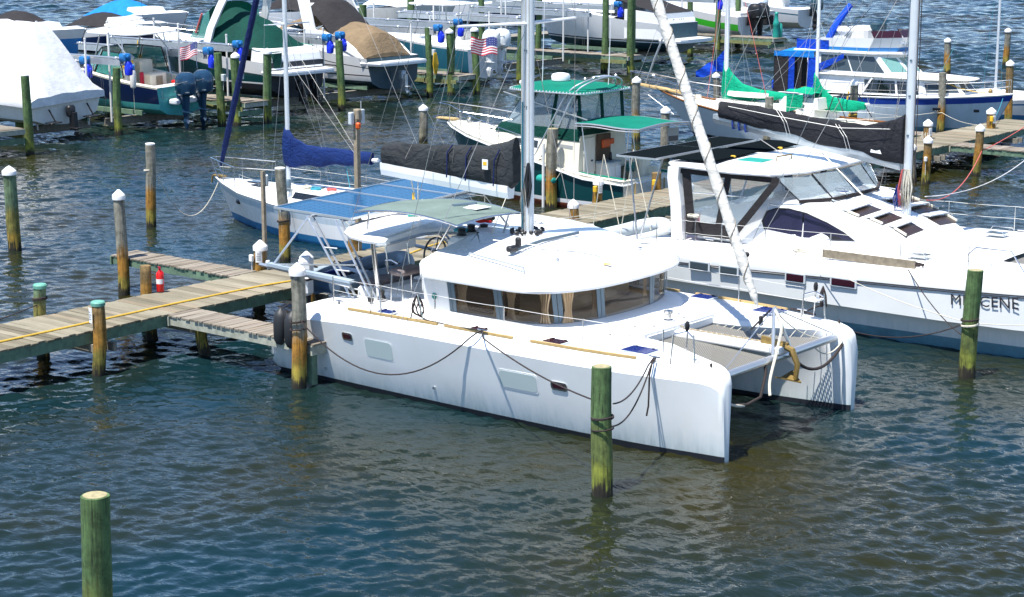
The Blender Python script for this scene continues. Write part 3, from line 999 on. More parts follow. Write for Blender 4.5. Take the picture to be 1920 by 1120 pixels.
# ------------------------------------------------------------------ the near catamaran (x forward from the stems, y to port, z up)
cat1 = thing('catamaran', 'large white catamaran in front with curved smoked cabin windows and solar panels', 'catamaran', (0, 0, 0))
CZ = 1.80
def cat_hull(sgn):
    """one hull; sgn -1 starboard (near), +1 port"""
    st = [  # x, outer wl, inner wl, outer deck, inner deck, deck z, keel z
        (-11.85, 2.60, 2.15, 2.85, 2.05, .52, .0),
        (-11.72, 2.68, 2.05, 2.95, 1.95, .62, -.15),
        (-11.4, 2.74, 1.98, 2.98, 1.85, 1.0, -.3),
        (-11.15, 2.75, 1.96, 3.0, 1.70, 1.45, -.32),
        (-10.85, 2.76, 1.95, 3.04, 1.60, 1.66, -.35),
        (-10.2, 2.77, 1.93, 3.10, 1.3, 1.71, -.4),
        (-9.2, 2.80, 1.9, 3.14, 1.1, 1.77, -.5),
        (-7.0, 2.82, 1.9, 3.17, 1.1, CZ, -.5),
        (-5.0, 2.82, 1.9, 3.17, 1.1, CZ, -.5),
        (-3.2, 2.80, 1.92, 3.12, 1.12, CZ, -.5),
        (-2.0, 2.74, 2.02, 3.01, 1.28, CZ, -.5),
        (-1.2, 2.67, 2.12, 2.87, 1.70, CZ - .005, -.5),
        (-.7, 2.60, 2.20, 2.76, 1.94, CZ - .008, -.5),
        (-.40, 2.56, 2.25, 2.70, 2.06, CZ - .015, -.5),
        (-.22, 2.54, 2.28, 2.66, 2.14, CZ - .05, -.5),
        (-.10, 2.53, 2.30, 2.63, 2.20, CZ - .11, -.5),
        (-.03, 2.52, 2.32, 2.60, 2.25, CZ - .19, -.5),
        (.01, 2.50, 2.36, 2.56, 2.31, CZ - .32, -.5)]
    mb = MB()
    rings = []
    for x, ow, iw, od, idk, z, k in st:
        c = (ow + iw) / 2
        zb = z - .27          # lower edge of the broad bevel
        f = lambda h: lerp(ow, od + .02, (h / max(zb, .2)) ** .8)
        g = lambda h: lerp(iw, idk, max(0, (h / max(z - .1, .2))) ** 2.2)
        bev = min(.16, (od - idk) * .3)
        h1, h2 = min(.11, zb * .5), zb * .55
        ring = [(x, c, k), (x, lerp(c, ow, .9), k * .45), (x, ow, 0), (x, f(h1), h1), (x, f(h2), h2), (x, f(zb), zb),
                (x, od - bev * .12, zb + .05), (x, od - bev * .75, z - .03), (x, od - bev, z), (x, (od + idk) / 2 - bev / 2, z + .015), (x, idk + bev * .35, z), (x, idk, z - .1),
                (x, g(h2), h2), (x, g(h1), h1), (x, iw, 0), (x, lerp(c, iw, .9), k * .45)]
        rings.append([(p[0], sgn * p[1], p[2]) for p in ring])
    mis = [1, 1, 1, 0, 0, 0, 0, 0, 2, 2, 0, 0, 0, 1, 1, 1]
    mb.loft(rings, True, True, 0, True, mis)
    mb.mi[-1] = 0
    mb.mi[-2] = 0
    return mb
for s in (-1, 1):
    h = cat_hull(s).build('hull', ['hullwhite', 'antifoul', 'deckwhite'], cat1)
    # transom steps
    m = MB()
    for k, (x, z) in enumerate(((-11.1, 1.3), (-11.4, .95), (-11.75, .62))):
        m.rbox((x, s * 2.45, z - .12), (.45, .7, .3), .03)
    m.build('stern_step', 'deckwhite', cat1)

# bridge deck with foredeck, trampolines and the narrow centre walkway
bd = MB()
bd.rbox((-6.4, 0, 1.33), (7.3, 2.6, 1.0), .05)
bd.build('bridge_deck', 'deckwhite', cat1)
fd = MB()
def fdz(u, v):
    x = lerp(-9.0, -2.72, u)
    y = lerp(-1.32, 1.32, v)
    return (x, y, CZ + .02 + .05 * (1 - (y / 1.4) ** 2))
fd.grid(10, 8, fdz, 0, True)
fd.box((-2.75, 0, CZ - .08), (.05, 2.6, .3))
fd.build('foredeck', 'deckwhite', cat1)
wk = MB()
wk.rbox((-1.5, -.02, CZ - .10), (2.6, .40, .14), .03)
wk.build('walkway', 'deckwhite', cat1)
MB().tube([(-.32, -2.32, 1.55), (-.32, 2.32, 1.55)], .085, 10).build('crossbeam', 'alu', cat1)
for s in (-1, 1):
    n = MB()
    n.grid(6, 4, lambda u, v: (lerp(-2.72, -.42, u), s * lerp(.2, lerp(1.22, 2.0, max(0, (u - .45) / .55) ** 1.3), v), CZ - .14 - .05 * sin(pi * u) * sin(pi * v) - .12 * u), 0, True)
    n.build('trampoline', 'net', cat1)
    lace = MB()
    for k in range(13):
        x = lerp(-2.6, -.5, k / 12)
        yo = lerp(1.22, 2.0, max(0, (k / 12 - .45) / .55) ** 1.3)
        lace.tube([(x, s * (yo - .06), CZ - .16 - .12 * k / 12), (x + .07, s * (yo + .08), CZ - .10)], .008, 4)
    lace.build('lacing', 'ropewhite', cat1)
    MB().box((-2.74, s * .72, CZ - .04), (.10, .95, .12), 0).build('net_coaming', 'deckwhite', cat1)

# cabin: outline of the wall, smoked panes, interior, roof
def outline(hw, fx, ax, n=9, e=2.6):
    """half-rounded outline from aft starboard round the front to aft port"""
    pts = [(ax, -hw), (lerp(ax, fx - 1.5, .5), -hw)]
    for k in range(2 * n + 1):
        a = -pi / 2 + pi * k / (2 * n)
        c, s_ = cos(a), sin(a)
        r = (abs(c) ** e + abs(s_) ** e) ** (-1 / e)
        pts.append((fx - 1.5 + 1.5 * r * c, hw * r * s_))
    pts += [(lerp(ax, fx - 1.5, .5), hw), (ax, hw)]
    return pts
A0 = [(x, y, CZ + .06) for x, y in outline(2.36, -4.02, -7.62)]
A1 = [(x, y, 2.74) for x, y in outline(2.50, -4.05, -7.62)]
wl = MB()
lo = [[(p[0], p[1], p[2]) for p in A0], [tuple(Vector(a).lerp(Vector(b), .10)) for a, b in zip(A0, A1)]]
hi = [[tuple(Vector(a).lerp(Vector(b), .93)) for a, b in zip(A0, A1)], A1]
wl.loft(lo, False, False, 0, True)
wl.loft(hi, False, False, 0, True)
wl.build('cabin_wall', 'winframe', cat1)
base = MB()
base.loft([[(x, y, CZ - .02) for x, y in outline(2.72, -3.62, -7.6)], [(x, y, CZ + .09) for x, y in outline(2.62, -3.74, -7.7)],
           [(x, y, CZ + .17) for x, y in outline(2.40, -3.98, -7.9)], [(x, y, CZ + .16) for x, y in outline(2.2, -4.2, -8.)]], False, False, 0, True)
base.build('cabin_plinth', 'deckwhite', cat1)
nA = len(A0)
fl = MB()
fl.poly([(x, y, CZ + .10) for x, y in outline(2.33, -4.1, -7.62)])
fl.build('cabin_floor', 'interior', cat1)
# positions along the outline are given by angle-free arc length in metres from the aft starboard corner
acc = [0.0]
for a, b in zip(A0, A0[1:]):
    acc.append(acc[-1] + (Vector(b) - Vector(a)).length)
TOT = acc[-1]
def idx(m):
    m = min(max(m, 0), TOT - 1e-4)
    for i in range(len(acc) - 1):
        if m <= acc[i + 1]:
            return i + (m - acc[i]) / (acc[i + 1] - acc[i])
HALF = TOT / 2
CUTS = [.78, 2.07, 3.36, HALF - .9, HALF + .9, TOT - 3.36, TOT - 2.07, TOT - .78]
BAYS = [(idx(a + .09), idx(b - .09)) for a, b in zip(CUTS, CUTS[1:])]
POSTS = [idx(c) for c in CUTS]
# panes (indices run along the outline: 0 aft starboard .. nA-1 aft port)
bays = BAYS
for s0, s1 in bays:
    p = MB()
    wrap_panel(p, A0, A1, s0, s1, .12, .94, .006, 0, 8)
    p.build('cabin_window', 'smoke', cat1)
for c in CUTS:
    for d in (-.055, .055):
        p = MB()
        wrap_panel(p, A0, A1, idx(c + d - .048), idx(c + d + .048), .06, .97, .014, 0, 2)
        p.build('window_post', 'winframe', cat1)
for s0, s1, tx in ((idx(.01), idx(.70), 1), (idx(TOT - .70), idx(TOT - .01), 0)):
    p = MB()
    wrap_panel(p, A0, A1, s0, s1, .04, .86, .03, 0, 3)
    p.build('side_panel', 'white', cat1)
    if tx:
        MB().lathe([(.07, 0), (.07, .008), (.001, .009)], (-7.30, -2.475, 2.26), 14, axis='y').build('emblem', 'tealrub', cat1)
# curtains and furniture seen through the panes
def curtain(x, y, w, ang, z0=1.98, z1=2.66, tied=True):
    c = MB()
    def f(u, v):
        q = (u - .5) * w * (1 - (.45 * sin(pi * min(1, v * 1.15)) if tied else 0))
        d = .025 * sin(u * 26)
        return (x + cos(ang) * q - sin(ang) * d, y + sin(ang) * q + cos(ang) * d, lerp(z0, z1, v))
    c.grid(26, 5, f)
    c.build('curtain', 'curtain', cat1)
for x, y, w, a in ((-6.75, -2.22, .34, 0), (-5.75, -2.25, .3, 0), (-5.4, -2.25, .26, 0), (-4.62, -2.12, .26, .4), (-4.3, -1.75, .28, 1.1), (-4.25, -.9, .2, 1.2), (-4.25, .9, .2, 1.9),
                   (-4.5, 1.9, .35, 2.4), (-6.2, 2.25, .3, 0)):
    curtain(x, y, w, a)
f = MB()
f.rbox((-6.2, 1.2, 2.1), (1.6, 1.2, .35), .08)
f.rbox((-5.2, .3, 2.16), (.5, 2.2, .4), .1)
f.rbox((-7.7, 1.6, 2.2), (1.0, .6, .5), .05)
f.build('settee', 'interior', cat1)
f = MB()
f.rbox((-6.3, .1, 2.3), (1.0, .8, .05), .02)
f.rbox((-6.3, .1, 2.1), (.15, .15, .35), .02)
f.rbox((-6.6, -1.6, 2.15), (1.5, .5, .5), .04)
f.build('table', 'interiordk', cat1)

# coachroof: rolled lip, shoulder and gently crowned top
def roofring(hw, fx, ax, z, e=2.6):
    return [(x, y, z) for x, y in outline(hw, fx, ax, 9, e)]
rf = MB()
RR = [roofring(2.42, -4.05, -7.5, 2.68), roofring(2.62, -3.85, -7.5, 2.65), roofring(2.68, -3.79, -7.5, 2.67), roofring(2.69, -3.78, -7.5, 2.72),
      roofring(2.65, -3.86, -7.54, 2.87), roofring(2.59, -3.97, -7.6, 2.945), roofring(2.46, -4.16, -7.66, 2.99), roofring(1.9, -4.9, -7.7, 3.11),
      roofring(1.2, -5.6, -7.7, 3.22), roofring(.5, -6.3, -7.7, 3.32), roofring(.02, -6.6, -7.7, 3.35)]
rf.loft(RR, False, False, 0, True)
back = [r[0] for r in RR] + [r[-1] for r in reversed(RR)]
rf.poly(back)
roof = rf.build('coachroof', 'white', cat1)
# two low ridges left and right of the mast that carry the sheet tracks
def roofz(x, y):
    best = 3.35
    hws = [(2.69, 2.74), (2.60, 2.97), (2.50, 3.01), (1.9, 3.11), (1.2, 3.22), (.5, 3.32), (0, 3.35)]
    fx = [-3.8, -4.14, -4.45, -5.0, -5.7, -6.3, -6.6]
    zz = 2.7
    for (hw, z), f_ in zip(hws, fx):
        pass
    ay = abs(y)
    z1 = interp([(-b[0], -0.0 + b[1]) for b in hws], -ay)
    z2 = interp([(-a, b[1]) for a, b in zip([3.78, 3.95, 4.10, 4.9, 5.6, 6.3, 6.6], hws)][::-1], x) if x > -6.6 else 3.35
    return min(z1, z2)
tr = MB()
for y0, y1 in ((-1.55, -1.2), (-1.2, -.5), (-.5, .5), (.5, .8)):
    tr.beam((-5.97, y0, roofz(-5.97, y0) + .05), (-5.97, y1, roofz(-5.97, y1) + .05), .05, .06)
tr.build('sheet_track', 'winframe', cat1)
m = MB()
m.rbox((-5.97, -1.5, roofz(-5.97, -1.5) + .12), (.14, .3, .12), .03)
m.rbox((-5.97, -1.3, roofz(-5.97, -1.3) + .2), (.12, .12, .2), .03)
m.build('traveller_car', 'black', cat1)
MB().tube([(-6.78, -1.95, 3.08), (-6.75, -1.96, 3.17), (-5.05, -2.28, 3.12), (-5.0, -2.3, 3.0)], .022, 6).build('grab_rail', 'galv', cat1)
MB().tube([(x, y, roofz(x, y) + .012) for x, y in ((-5.9, -1.3), (-5.6, -.9), (-5.2, -.4), (-4.8, -.2), (-4.4, -.15), (-4.1, -.2))], .012, 4).build('roof_seam', 'inkgrey', cat1)
for x, y in ((-5.0, -1.2), (-4.6, 1.2)):
    MB().lathe([(.05, 0), (.05, .02), (.02, .03)], (x, y, roofz(x, y)), 8).build('roof_vent', 'steel', cat1)
MB().tube([(-6.7, -1.25, 3.36), (-5.4, -.9, 3.31), (-4.6, -.9, 3.16), (-4.2, -1.05, 3.07)], .008, 4).build('halyard', 'wirelight', cat1)
MB().box((-4.2, -.55, roofz(-4.2, -.55) + .015), (.16, .1, .012), .4).build('sticker', 'yellow', cat1)
# mast foot: blocks, clutches and lines round the mast
rnd = random.Random(5)
for k in range(26):
    a = rnd.uniform(0, 6.28)
    r = rnd.uniform(.22, .42)
    MB().rbox((-6.75 + r * cos(a), .9 * r * sin(a), 3.38 + rnd.uniform(0, .03)), (.09, .06, .08), .02, rnd.uniform(0, 3)).build('deck_block', 'black', cat1)

# helm station aft of the roof on the starboard side, and the white hardtop over the cockpit
hp = MB()
hp.rbox((-8.55, -.9, 1.62), (1.1, 1.5, .5), .1)
hp.build('helm_plinth', 'deckwhite', cat1)
hd = MB()
hd.rbox((-7.92, -.62, 2.8), (.5, 1.0, .9), .10)
hd.build('helm_console', 'deckwhite', cat1)
wl_ = MB()
for k in range(24):
    a, b = 2 * pi * k / 24, 2 * pi * (k + 1) / 24
    wl_.beam((-8.3, -1.3 + .36 * cos(a), 2.88 + .36 * sin(a)), (-8.3, -1.3 + .36 * cos(b), 2.88 + .36 * sin(b)), .03, .03)
for k in range(5):
    a = 2 * pi * k / 5
    wl_.beam((-8.3, -1.3, 2.88), (-8.3, -1.3 + .36 * cos(a), 2.88 + .36 * sin(a)), .02, .02)
wl_.build('steering_wheel', 'rubber', cat1)
for x, y, c in ((-8.15, -.25, 'black'), (-7.95, -.05, 'black'), (-8.0, -.75, 'black')):
    m = MB()
    m.lathe([(.13, 0), (.11, .05), (.085, .09), (.09, .16), (.10, .18), (.04, .2)], (x, y, 3.22), 12)
    m.build('winch', c, cat1)
def coil(cx, cy, z, r, mat, seed, parent=cat1, rr=.016, name='rope_coil', turns=4):
    rnd = random.Random(seed)
    pts = []
    for k in range(turns * 14):
        a = 2 * pi * k / 14
        q = r * (1 + .18 * sin(a * 3 + seed) + rnd.uniform(-.12, .12))
        pts.append((cx + q * cos(a), cy + q * sin(a) * .8, z + .012 * (k // 14) + rnd.uniform(0, .03)))
    return MB().tube(pts, rr, 5).build(name, mat, parent)
coil(-8.35, -.35, 3.25, .15, 'ropeblue', 1)
coil(-8.1, .15, 3.42, .18, 'red', 2)
coil(-8.0, .2, 3.48, .14, 'ropedark', 3)
m = MB()
m.rbox((-9.0, -1.45, 2.45), (.42, .75, .14), .05)
m.build('helm_seat', 'cushion', cat1)
m = MB()
m.beam((-9.16, -1.77, 2.39), (-8.84, -1.77, 2.39), .03, .03)
m.beam((-9.0, -1.77, 2.39), (-9.0, -1.13, 2.39), .03, .03)
for dx, dy in ((-.16, -.32), (.16, -.32), (-.16, .32), (.16, .32)):
    m.tube([(-9.0 + dx, -1.45 + dy, 2.4), (-9.0 + dx * 1.1, -1.45 + dy * 1.1, 1.3)], .018, 6)
m.tube([(-9.2, -1.85, 2.45), (-9.22, -1.9, 2.72), (-9.05, -1.9, 2.74), (-8.85, -1.9, 2.68)], .018, 6)
m.tube([(-9.22, -1.8, 2.4), (-9.3, -1.8, 3.0)], .018, 6)
m.tube([(-9.22, -1.1, 2.4), (-9.3, -1.1, 3.0)], .018, 6)
m.build('seat_frame', 'steel', cat1)
MB().rbox((-9.32, -1.3, 2.95), (.05, 1.0, .2), .02).build('seat_back', 'paper', cat1)

HT = [(-11.15, 2.5), (-11.22, 1.2), (-11.22, -.4), (-11.0, -1.2), (-10.6, -1.75), (-10.1, -2.08), (-9.55, -2.22), (-9.15, -2.24), (-9.02, -2.1), (-9.06, -1.7), (-9.2, -1.1), (-9.25, -.6),
      (-9.12, -.28), (-8.8, -.08), (-8.4, 0.0), (-7.95, -.02), (-7.6, -.12), (-7.6, 2.5), (-8.4, 2.62), (-10.6, 2.64)]
HC_ = (-9.6, .8)
def htring(k, z, crown=0.0):
    return [(lerp(x, HC_[0], k), lerp(y, HC_[1], k), z + crown * (1 - ((x * (1 - k) + HC_[0] * k + 9.4) / 2.2) ** 2 * .5)) for x, y in HT]
ht = MB()
ht.loft([htring(.05, 3.10), htring(.0, 3.12), htring(-.004, 3.17), htring(.015, 3.22), htring(.08, 3.255), htring(.3, 3.29), htring(.6, 3.31), htring(.98, 3.32)], True, True, 0, True)
ht.build('hardtop', 'white', cat1)
ru = MB()
ru.tube([(x, y, 3.115) for x, y in HT[7:17]], .035, 6)
ru.build('hardtop_trim', 'galv', cat1)
MB().tube([(-9.62, -1.62, 1.3), (-9.55, -1.95, 3.12)], .055, 10).build('hardtop_post', 'steel', cat1)
MB().tube([(-9.62, 2.2, 1.3), (-9.55, 2.2, 3.12)], .055, 10).build('hardtop_post', 'steel', cat1)
MB().tube([(-10.35, .1, 3.34), (-9.0, 1.7, 3.36)], .035, 6).build('boat_hook', 'tealrub', cat1)
# fairing that carries the hardtop forward into the port half of the coachroof
def fair(u, v):
    x = lerp(-7.8, -4.95, u)
    y = lerp(.12, interp([(-7.8, 2.62), (-6.6, 2.60), (-5.7, 2.42), (-4.95, 2.1)], x), v)
    e = u * u * (3 - 2 * u)
    zt = 3.30 - .05 * (y / 2.6) ** 2 - .04 * max(0, (v - .8) / .2) ** 2
    return (x, y, lerp(zt, roofz(x, y) - .05, e))
fr_ = MB()
fr_.grid(16, 12, fair, 0, True)
fr_.loft([[Vector(fair(k / 16, 1)) for k in range(17)], [Vector((fair(k / 16, 1)[0], fair(k / 16, 1)[1] + .02, fair(k / 16, 1)[2] - .25)) for k in range(17)]], False, False, 0, True)
fr_.loft([[Vector(fair(k / 16, 0)) for k in range(17)], [Vector((fair(k / 16, 0)[0], .1, roofz(fair(k / 16, 0)[0], .1) - .03)) for k in range(17)]], False, False, 0, True)
fr_.build('roof_fairing', 'white', cat1)
# raised grey-green canvas bimini over the helm
bm = MB()
def bmf(u, v):
    x = lerp(-9.8, -6.88, u)
    y = lerp(-2.22, -.1, v)
    return (x, y, 3.78 + .13 * (1 - (2 * u - 1) ** 2) + .06 * (1 - (2 * v - 1) ** 2))
bm.grid(14, 10, bmf, 0, True, .02)
bmo = bm.build('canvas_bimini', 'cvsage', cat1)
MB().box((-7.55, -.85, 3.935), (.55, .5, .012), 0).build('skylight', 'paper', cat1)
MB().tube([(-7.9, -1.15, 3.96), (-7.75, -.55, 3.96)], .045, 8).build('rolled_flap', 'winframe', cat1)
m = MB()
for x, y, xb, yb, zb in ((-9.55, -2.05, -9.9, -1.75, 3.2), (-7.1, -2.1, -7.85, -1.75, 3.1), (-6.98, -.35, -7.2, -.3, 3.3), (-9.6, -.25, -9.9, 0, 3.25)):
    m.tube([(x, y, 3.82), (xb, yb, zb)], .02, 6)
edge = [bmf(k / 14, 0) for k in range(15)] + [bmf(1, k / 10) for k in range(11)] + [bmf(1 - k / 14, 1) for k in range(15)] + [bmf(0, 1 - k / 10) for k in range(11)]
m.tube([(p[0], p[1], p[2] - .01) for p in edge], .022, 6)
m.build('bimini_frame', 'steel', cat1)

# cockpit
ck = MB()
ck.box((-9.9, .2, 1.25), (2.3, 3.9, .08))
ck.rbox((-10.9, .6, 1.5), (.5, 2.9, .5), .08)
ck.rbox((-9.7, 2.2, 1.6), (1.8, .6, .6), .08)
ck.build('cockpit', 'deckwhite', cat1)
MB().rbox((-10.9, .6, 1.8), (.5, 2.8, .12), .05).build('cockpit_cushion', 'cushion', cat1)
MB().rbox((-9.9, .9, 1.85), (.9, 1.3, .05), .02).build('cockpit_table', 'deckwhite', cat1)
MB().rbox((-7.9, .5, 2.35), (.06, 3.6, .8), .02).build('cabin_bulkhead', 'white', cat1)

# solar panels on their gantry
P0, P1, P2, P3 = Vector((-13.2, -1.42, 3.42)), Vector((-10.76, -1.40, 3.40)), Vector((-11.52, 4.2, 3.40)), Vector((-14.0, 4.3, 3.42))
for k in range(4):
    a, b = k / 4 + .004, (k + 1) / 4 - .004
    q = [P0.lerp(P3, a), P1.lerp(P2, a), P1.lerp(P2, b), P0.lerp(P3, b)]
    MB().plate(q, (0, 0, -.03)).build('solar_panel', 'solar', cat1)
    e = MB()
    for i in range(4):
        e.beam(q[i], q[(i + 1) % 4], .035, .05)
    e.build('panel_frame', 'alu', cat1)
g = MB()
for s, y0 in ((-1, -1.9), (1, 2.4)):
    y = y0
    ta, tb = (-12.0, y * .8, 3.36), (-11.1, y * .8, 3.36)
    for dy in (0, .16):
        g.tube([(ta[0], ta[1] + dy, ta[2]), (-10.15, y + dy, 1.55)], .028, 6)
        g.tube([(tb[0], tb[1] + dy, tb[2]), (-9.6, y + dy, 1.7)], .028, 6)
    g.tube([(-12.0, y * .8 + .08, 3.36), (-12.75, y, 2.2)], .028, 6)
    for q in (.35, .6, .8):
        a = Vector(ta).lerp(Vector((-10.15, y, 1.55)), q)
        g.tube([a, a + Vector((.35, .08, 0))], .018, 5)
    g.tube([(-10.3, y, 2.0), (-13.2, y, 2.15)], .045, 6)
    g.tube([(-10.1, y, 2.5), (-13.2, y, 2.15)], .02, 5)
g.tube([(-11.9, -1.5, 3.36), (-11.9, 4.2, 3.36)], .03, 6)
g.tube([(-13.0, -1.4, 3.36), (-13.6, 4.2, 3.36)], .03, 6)
g.tube([(-11.0, -1.4, 3.34), (-11.6, 4.2, 3.34)], .03, 6)
g.build('gantry', 'alu', cat1)
MB().beam((-12.9, -1.9, 2.19), (-10.2, -1.95, 2.12), .16, .07).build('davit_arm', 'hypalon', cat1)

# deck hardware
HATCH = [(-8.35, -2.82, .42, .3, 'hatchblue'), (-5.75, -2.84, .42, .20, 'plum'), (-3.85, -2.75, .5, .36, 'plum'), (-2.12, -2.30, .66, .50, 'hatchblue'), (-3.95, 2.75, .52, .42, 'hatchblue'), (-2.05, 2.42, .66, .52, 'hatchblue'), (-6.0, 2.85, .42, .2, 'plum'), (-8.35, 2.85, .42, .3, 'hatchblue')]
for x, y, a, b_, mt in HATCH:
    z = CZ + .01
    hh = MB()
    hh.rbox((x, y, z + .012), (a, b_, .035), .012)
    ho = hh.build('deck_hatch', 'palegrey', cat1)
    MB().rbox((x, y, z + .036), (a - .06, b_ - .06, .018), .008).build('hatch_pane', mt, ho)
    hk = MB()
    for d in (-.3, .3):
        hk.box((x + d * a, y + b_ * .36, z + .052), (.05, .03, .014))
    hk.build('hatch_latch', 'black', ho)
def edge_y(x):
    return interp([(-10.2, 3.10), (-9.2, 3.14), (-7, 3.17), (-5, 3.17), (-3.2, 3.12), (-2.0, 3.01), (-1.2, 2.87)], x)
for s in (-1, 1):
    for x0, x1 in ((-9.35, -6.75), (-6.55, -4.75), (-4.3, -1.85)):
        pts = []
        for k in range(9):
            x = lerp(x0, x1, k / 8)
            pts.append((x, s * (edge_y(x) - .17), CZ + .025 + (.0 if x > -7 else (x + 7) * .012)))
        tb = MB()
        for a, b in zip(pts, pts[1:]):
            tb.beam(a, b, .055, .05)
        tb.build('toe_rail', 'teakpale', cat1)
    # stanchions and lifelines
    SX = [-9.9, -8.45, -6.9, -5.05, -3.1, -1.35]
    for x in SX:
        MB().tube([(x, s * (edge_y(x) - .27), CZ), (x, s * (edge_y(x) - .26), CZ + .62)], .013, 6).build('stanchion', 'steel', cat1)
    ll = MB()
    for h in (.6, .32):
        for a, b in zip(SX, SX[1:]):
            ll.tube(sag((a, s * (edge_y(a) - .26), CZ + h), (b, s * (edge_y(b) - .26), CZ + h), .015, 4), .0055, 4)
    ll.build('lifeline', 'wirelight', cat1)
    # tripod bow seat with a post
    y0 = s * 2.42
    t_ = MB()
    for dx, dy in ((-.18, -.25 * s), (-.18, .28 * s), (.22, .05 * s)):
        t_.tube([(-.95 + dx, y0 + dy, CZ - .02), (-.95 + dx * .8, y0 + dy * .9, CZ + .56)], .016, 6)
    t_.tube([(-1.09, y0 - .23 * s, CZ + .56), (-.95, y0, CZ + .60), (-1.09, y0 + .25 * s, CZ + .56)], .016, 6)
    t_.tube([(-.78, y0 + .04 * s, CZ + .5), (-.95, y0, CZ + .60)], .016, 6)
    t_.build('pulpit', 'steel', cat1)
    if s > 0:
        MB().rbox((-.98, y0, CZ + .42), (.3, .34, .04), .015).build('bow_seat', 'white', cat1)
    MB().lathe([(.02, 0), (.045, .05), (.05, .12), (.04, .17), (.02, .2)], (-.95, y0, CZ + .6), 8).build('nav_light', 'black', cat1)
    MB().lathe([(.03, 0), (.02, .03), (.02, .10), (.03, .13), (.012, .16)], (-.38, s * 2.44, CZ - .09), 8).build('fairlead', 'ropedark', cat1)
    # cleats
    for x, dk in ((-9.75, .3), (-5.5, .12), (-1.45, .16)):
        c = MB()
        y = s * (edge_y(x) - dk)
        c.rbox((x, y, CZ + .045), (.06, .05, .08), .01)
        c.rbox((x, y, CZ + .09), (.26, .035, .03), .01)
        c.build('cleat', 'steel', cat1)
# windlass, chain, and vents on the foredeck
m = MB()
m.lathe([(.11, 0), (.11, .05), (.06, .07), (.06, .16), (.10, .19), (.10, .24), (.03, .26)], (-3.05, .05, CZ + .06), 12)
m.build('windlass', 'steel', cat1)
ch = MB()
for k in range(38):
    ch.box((lerp(-2.95, -.55, k / 37), .03 + .01 * sin(k), CZ + .02 - (.03 if k > 4 else 0)), (.07, .035 if k % 2 else .014, .014 if k % 2 else .035))
ch.build('anchor_chain', 'chain', cat1)
m = MB()
m.lathe([(.12, 0), (.12, .03), (.09, .045), (.01, .05)], (-1.85, 2.0, CZ + .01), 14)
m.build('deck_vent', 'steel', cat1)
hg = MB()
for x, y in ((-3.3, .8), (-3.3, -.8), (-3.0, .55), (-3.0, -.55), (-2.9, 1.5), (-3.35, -1.6)):
    hg.box((x, y, CZ + .075 * (1 - (y / 1.9) ** 2) + .015), (.05, .10, .012))
hg.build('locker_hinge', 'steel', cat1)

# anchor, striker and bridle at the crossbeam
an = MB()
an.beam((-.75, -.02, 1.85), (-.15, -.02, 1.78), .07, .14)
an.tube([(-.3, -.02, 1.80), (-.05, -.02, 1.72), (.08, -.02, 1.45), (.05, -.02, 1.15)], [.06, .07, .06, .05], 8)
an.plate([(.18, -.02, 1.08), (-.22, -.36, 1.20), (-.30, -.02, 1.10)], (0, 0, .03))
an.plate([(.18, -.02, 1.08), (-.22, .32, 1.20), (-.30, -.02, 1.10)], (0, 0, .03))
an.build('anchor', 'brass', cat1)
br = MB()
br.tube([(-.32, -.30, 1.6), (-.5, 0, 2.52)], .035, 6)
br.tube([(-.32, .42, 1.6), (-.5, 0.02, 2.52)], .035, 6)
br.tube([(-.32, -2.2, 1.6), (-.5, 0, 2.5)], .012, 5)
br.tube([(-.32, 2.2, 1.6), (-.5, 0, 2.5)], .012, 5)
br.build('striker', 'alu', cat1)
b = MB()
b.tube(sag((-.15, .08, 1.62), (-.15, 2.2, 1.42), .42, 14), .032, 7)
b.tube([(-.32, -.6, 1.62), (-.2, -.75, 1.35), (-.15, -1.0, .95), (-.15, -1.5, .90), (-.15, -2.3, 1.05)], .03, 7)
b.build('bridle_hose', 'ropedark', cat1)
b = MB()
b.tube(spline([(-.5, 0, 2.5), (-.25, -.12, 2.2), (-.2, -.35, 1.75), (-.1, -.75, 1.25), (0, -.9, .98)], 5), .03, 6)
b.tube(sag((-.45, 0, 2.45), (-.32, 1.5, 1.66), .12), .014, 5)
b.tube(sag((-.32, 1.2, 1.6), (-.15, 2.2, 1.5), .25), .014, 5)
b.tube(sag((-.15, -1.6, .9), (-.05, -2.3, 1.1), .02), .03, 5)
b.build('bridle_line', 'ropewhite', cat1)
b = MB()
b.tube([(-1.05, .05, 1.98), (-.6, .02, 2.45)], .02, 5)
b.rbox((-.82, .04, 2.2), (.08, .08, .2), .02)
b.build('furler_drum', 'black', cat1)

# hull ports and long pale panes on the outer topsides
def hull_side(x, h):
    """outer surface of the hull at station x and height h"""
    ow = interp([(-11, 2.74), (-9.2, 2.80), (-7, 2.82), (-5, 2.82), (-3.2, 2.80), (-2, 2.74), (-1.2, 2.67)], x)
    od = interp([(-11, 3.0), (-9.2, 3.14), (-7, 3.17), (-5, 3.17), (-3.2, 3.12), (-2, 3.01), (-1.2, 2.87)], x)
    return lerp(ow, od + .02, (h / 1.53) ** .8)
def side_plate(x0, x1, z0, z1, off, inset=.0, rc=.08):
    pts = []
    for cx_, cz_, a0 in ((x1 - rc, z1 - rc, 0), (x0 + rc, z1 - rc, 90), (x0 + rc, z0 + rc, 180), (x1 - rc, z0 + rc, 270)):
        for k in range(4):
            a = radians(a0 + 30 * k)
            x, z = cx_ + rc * cos(a), cz_ + rc * sin(a)
            pts.append((x, hull_side(x, z), z))
    return pts
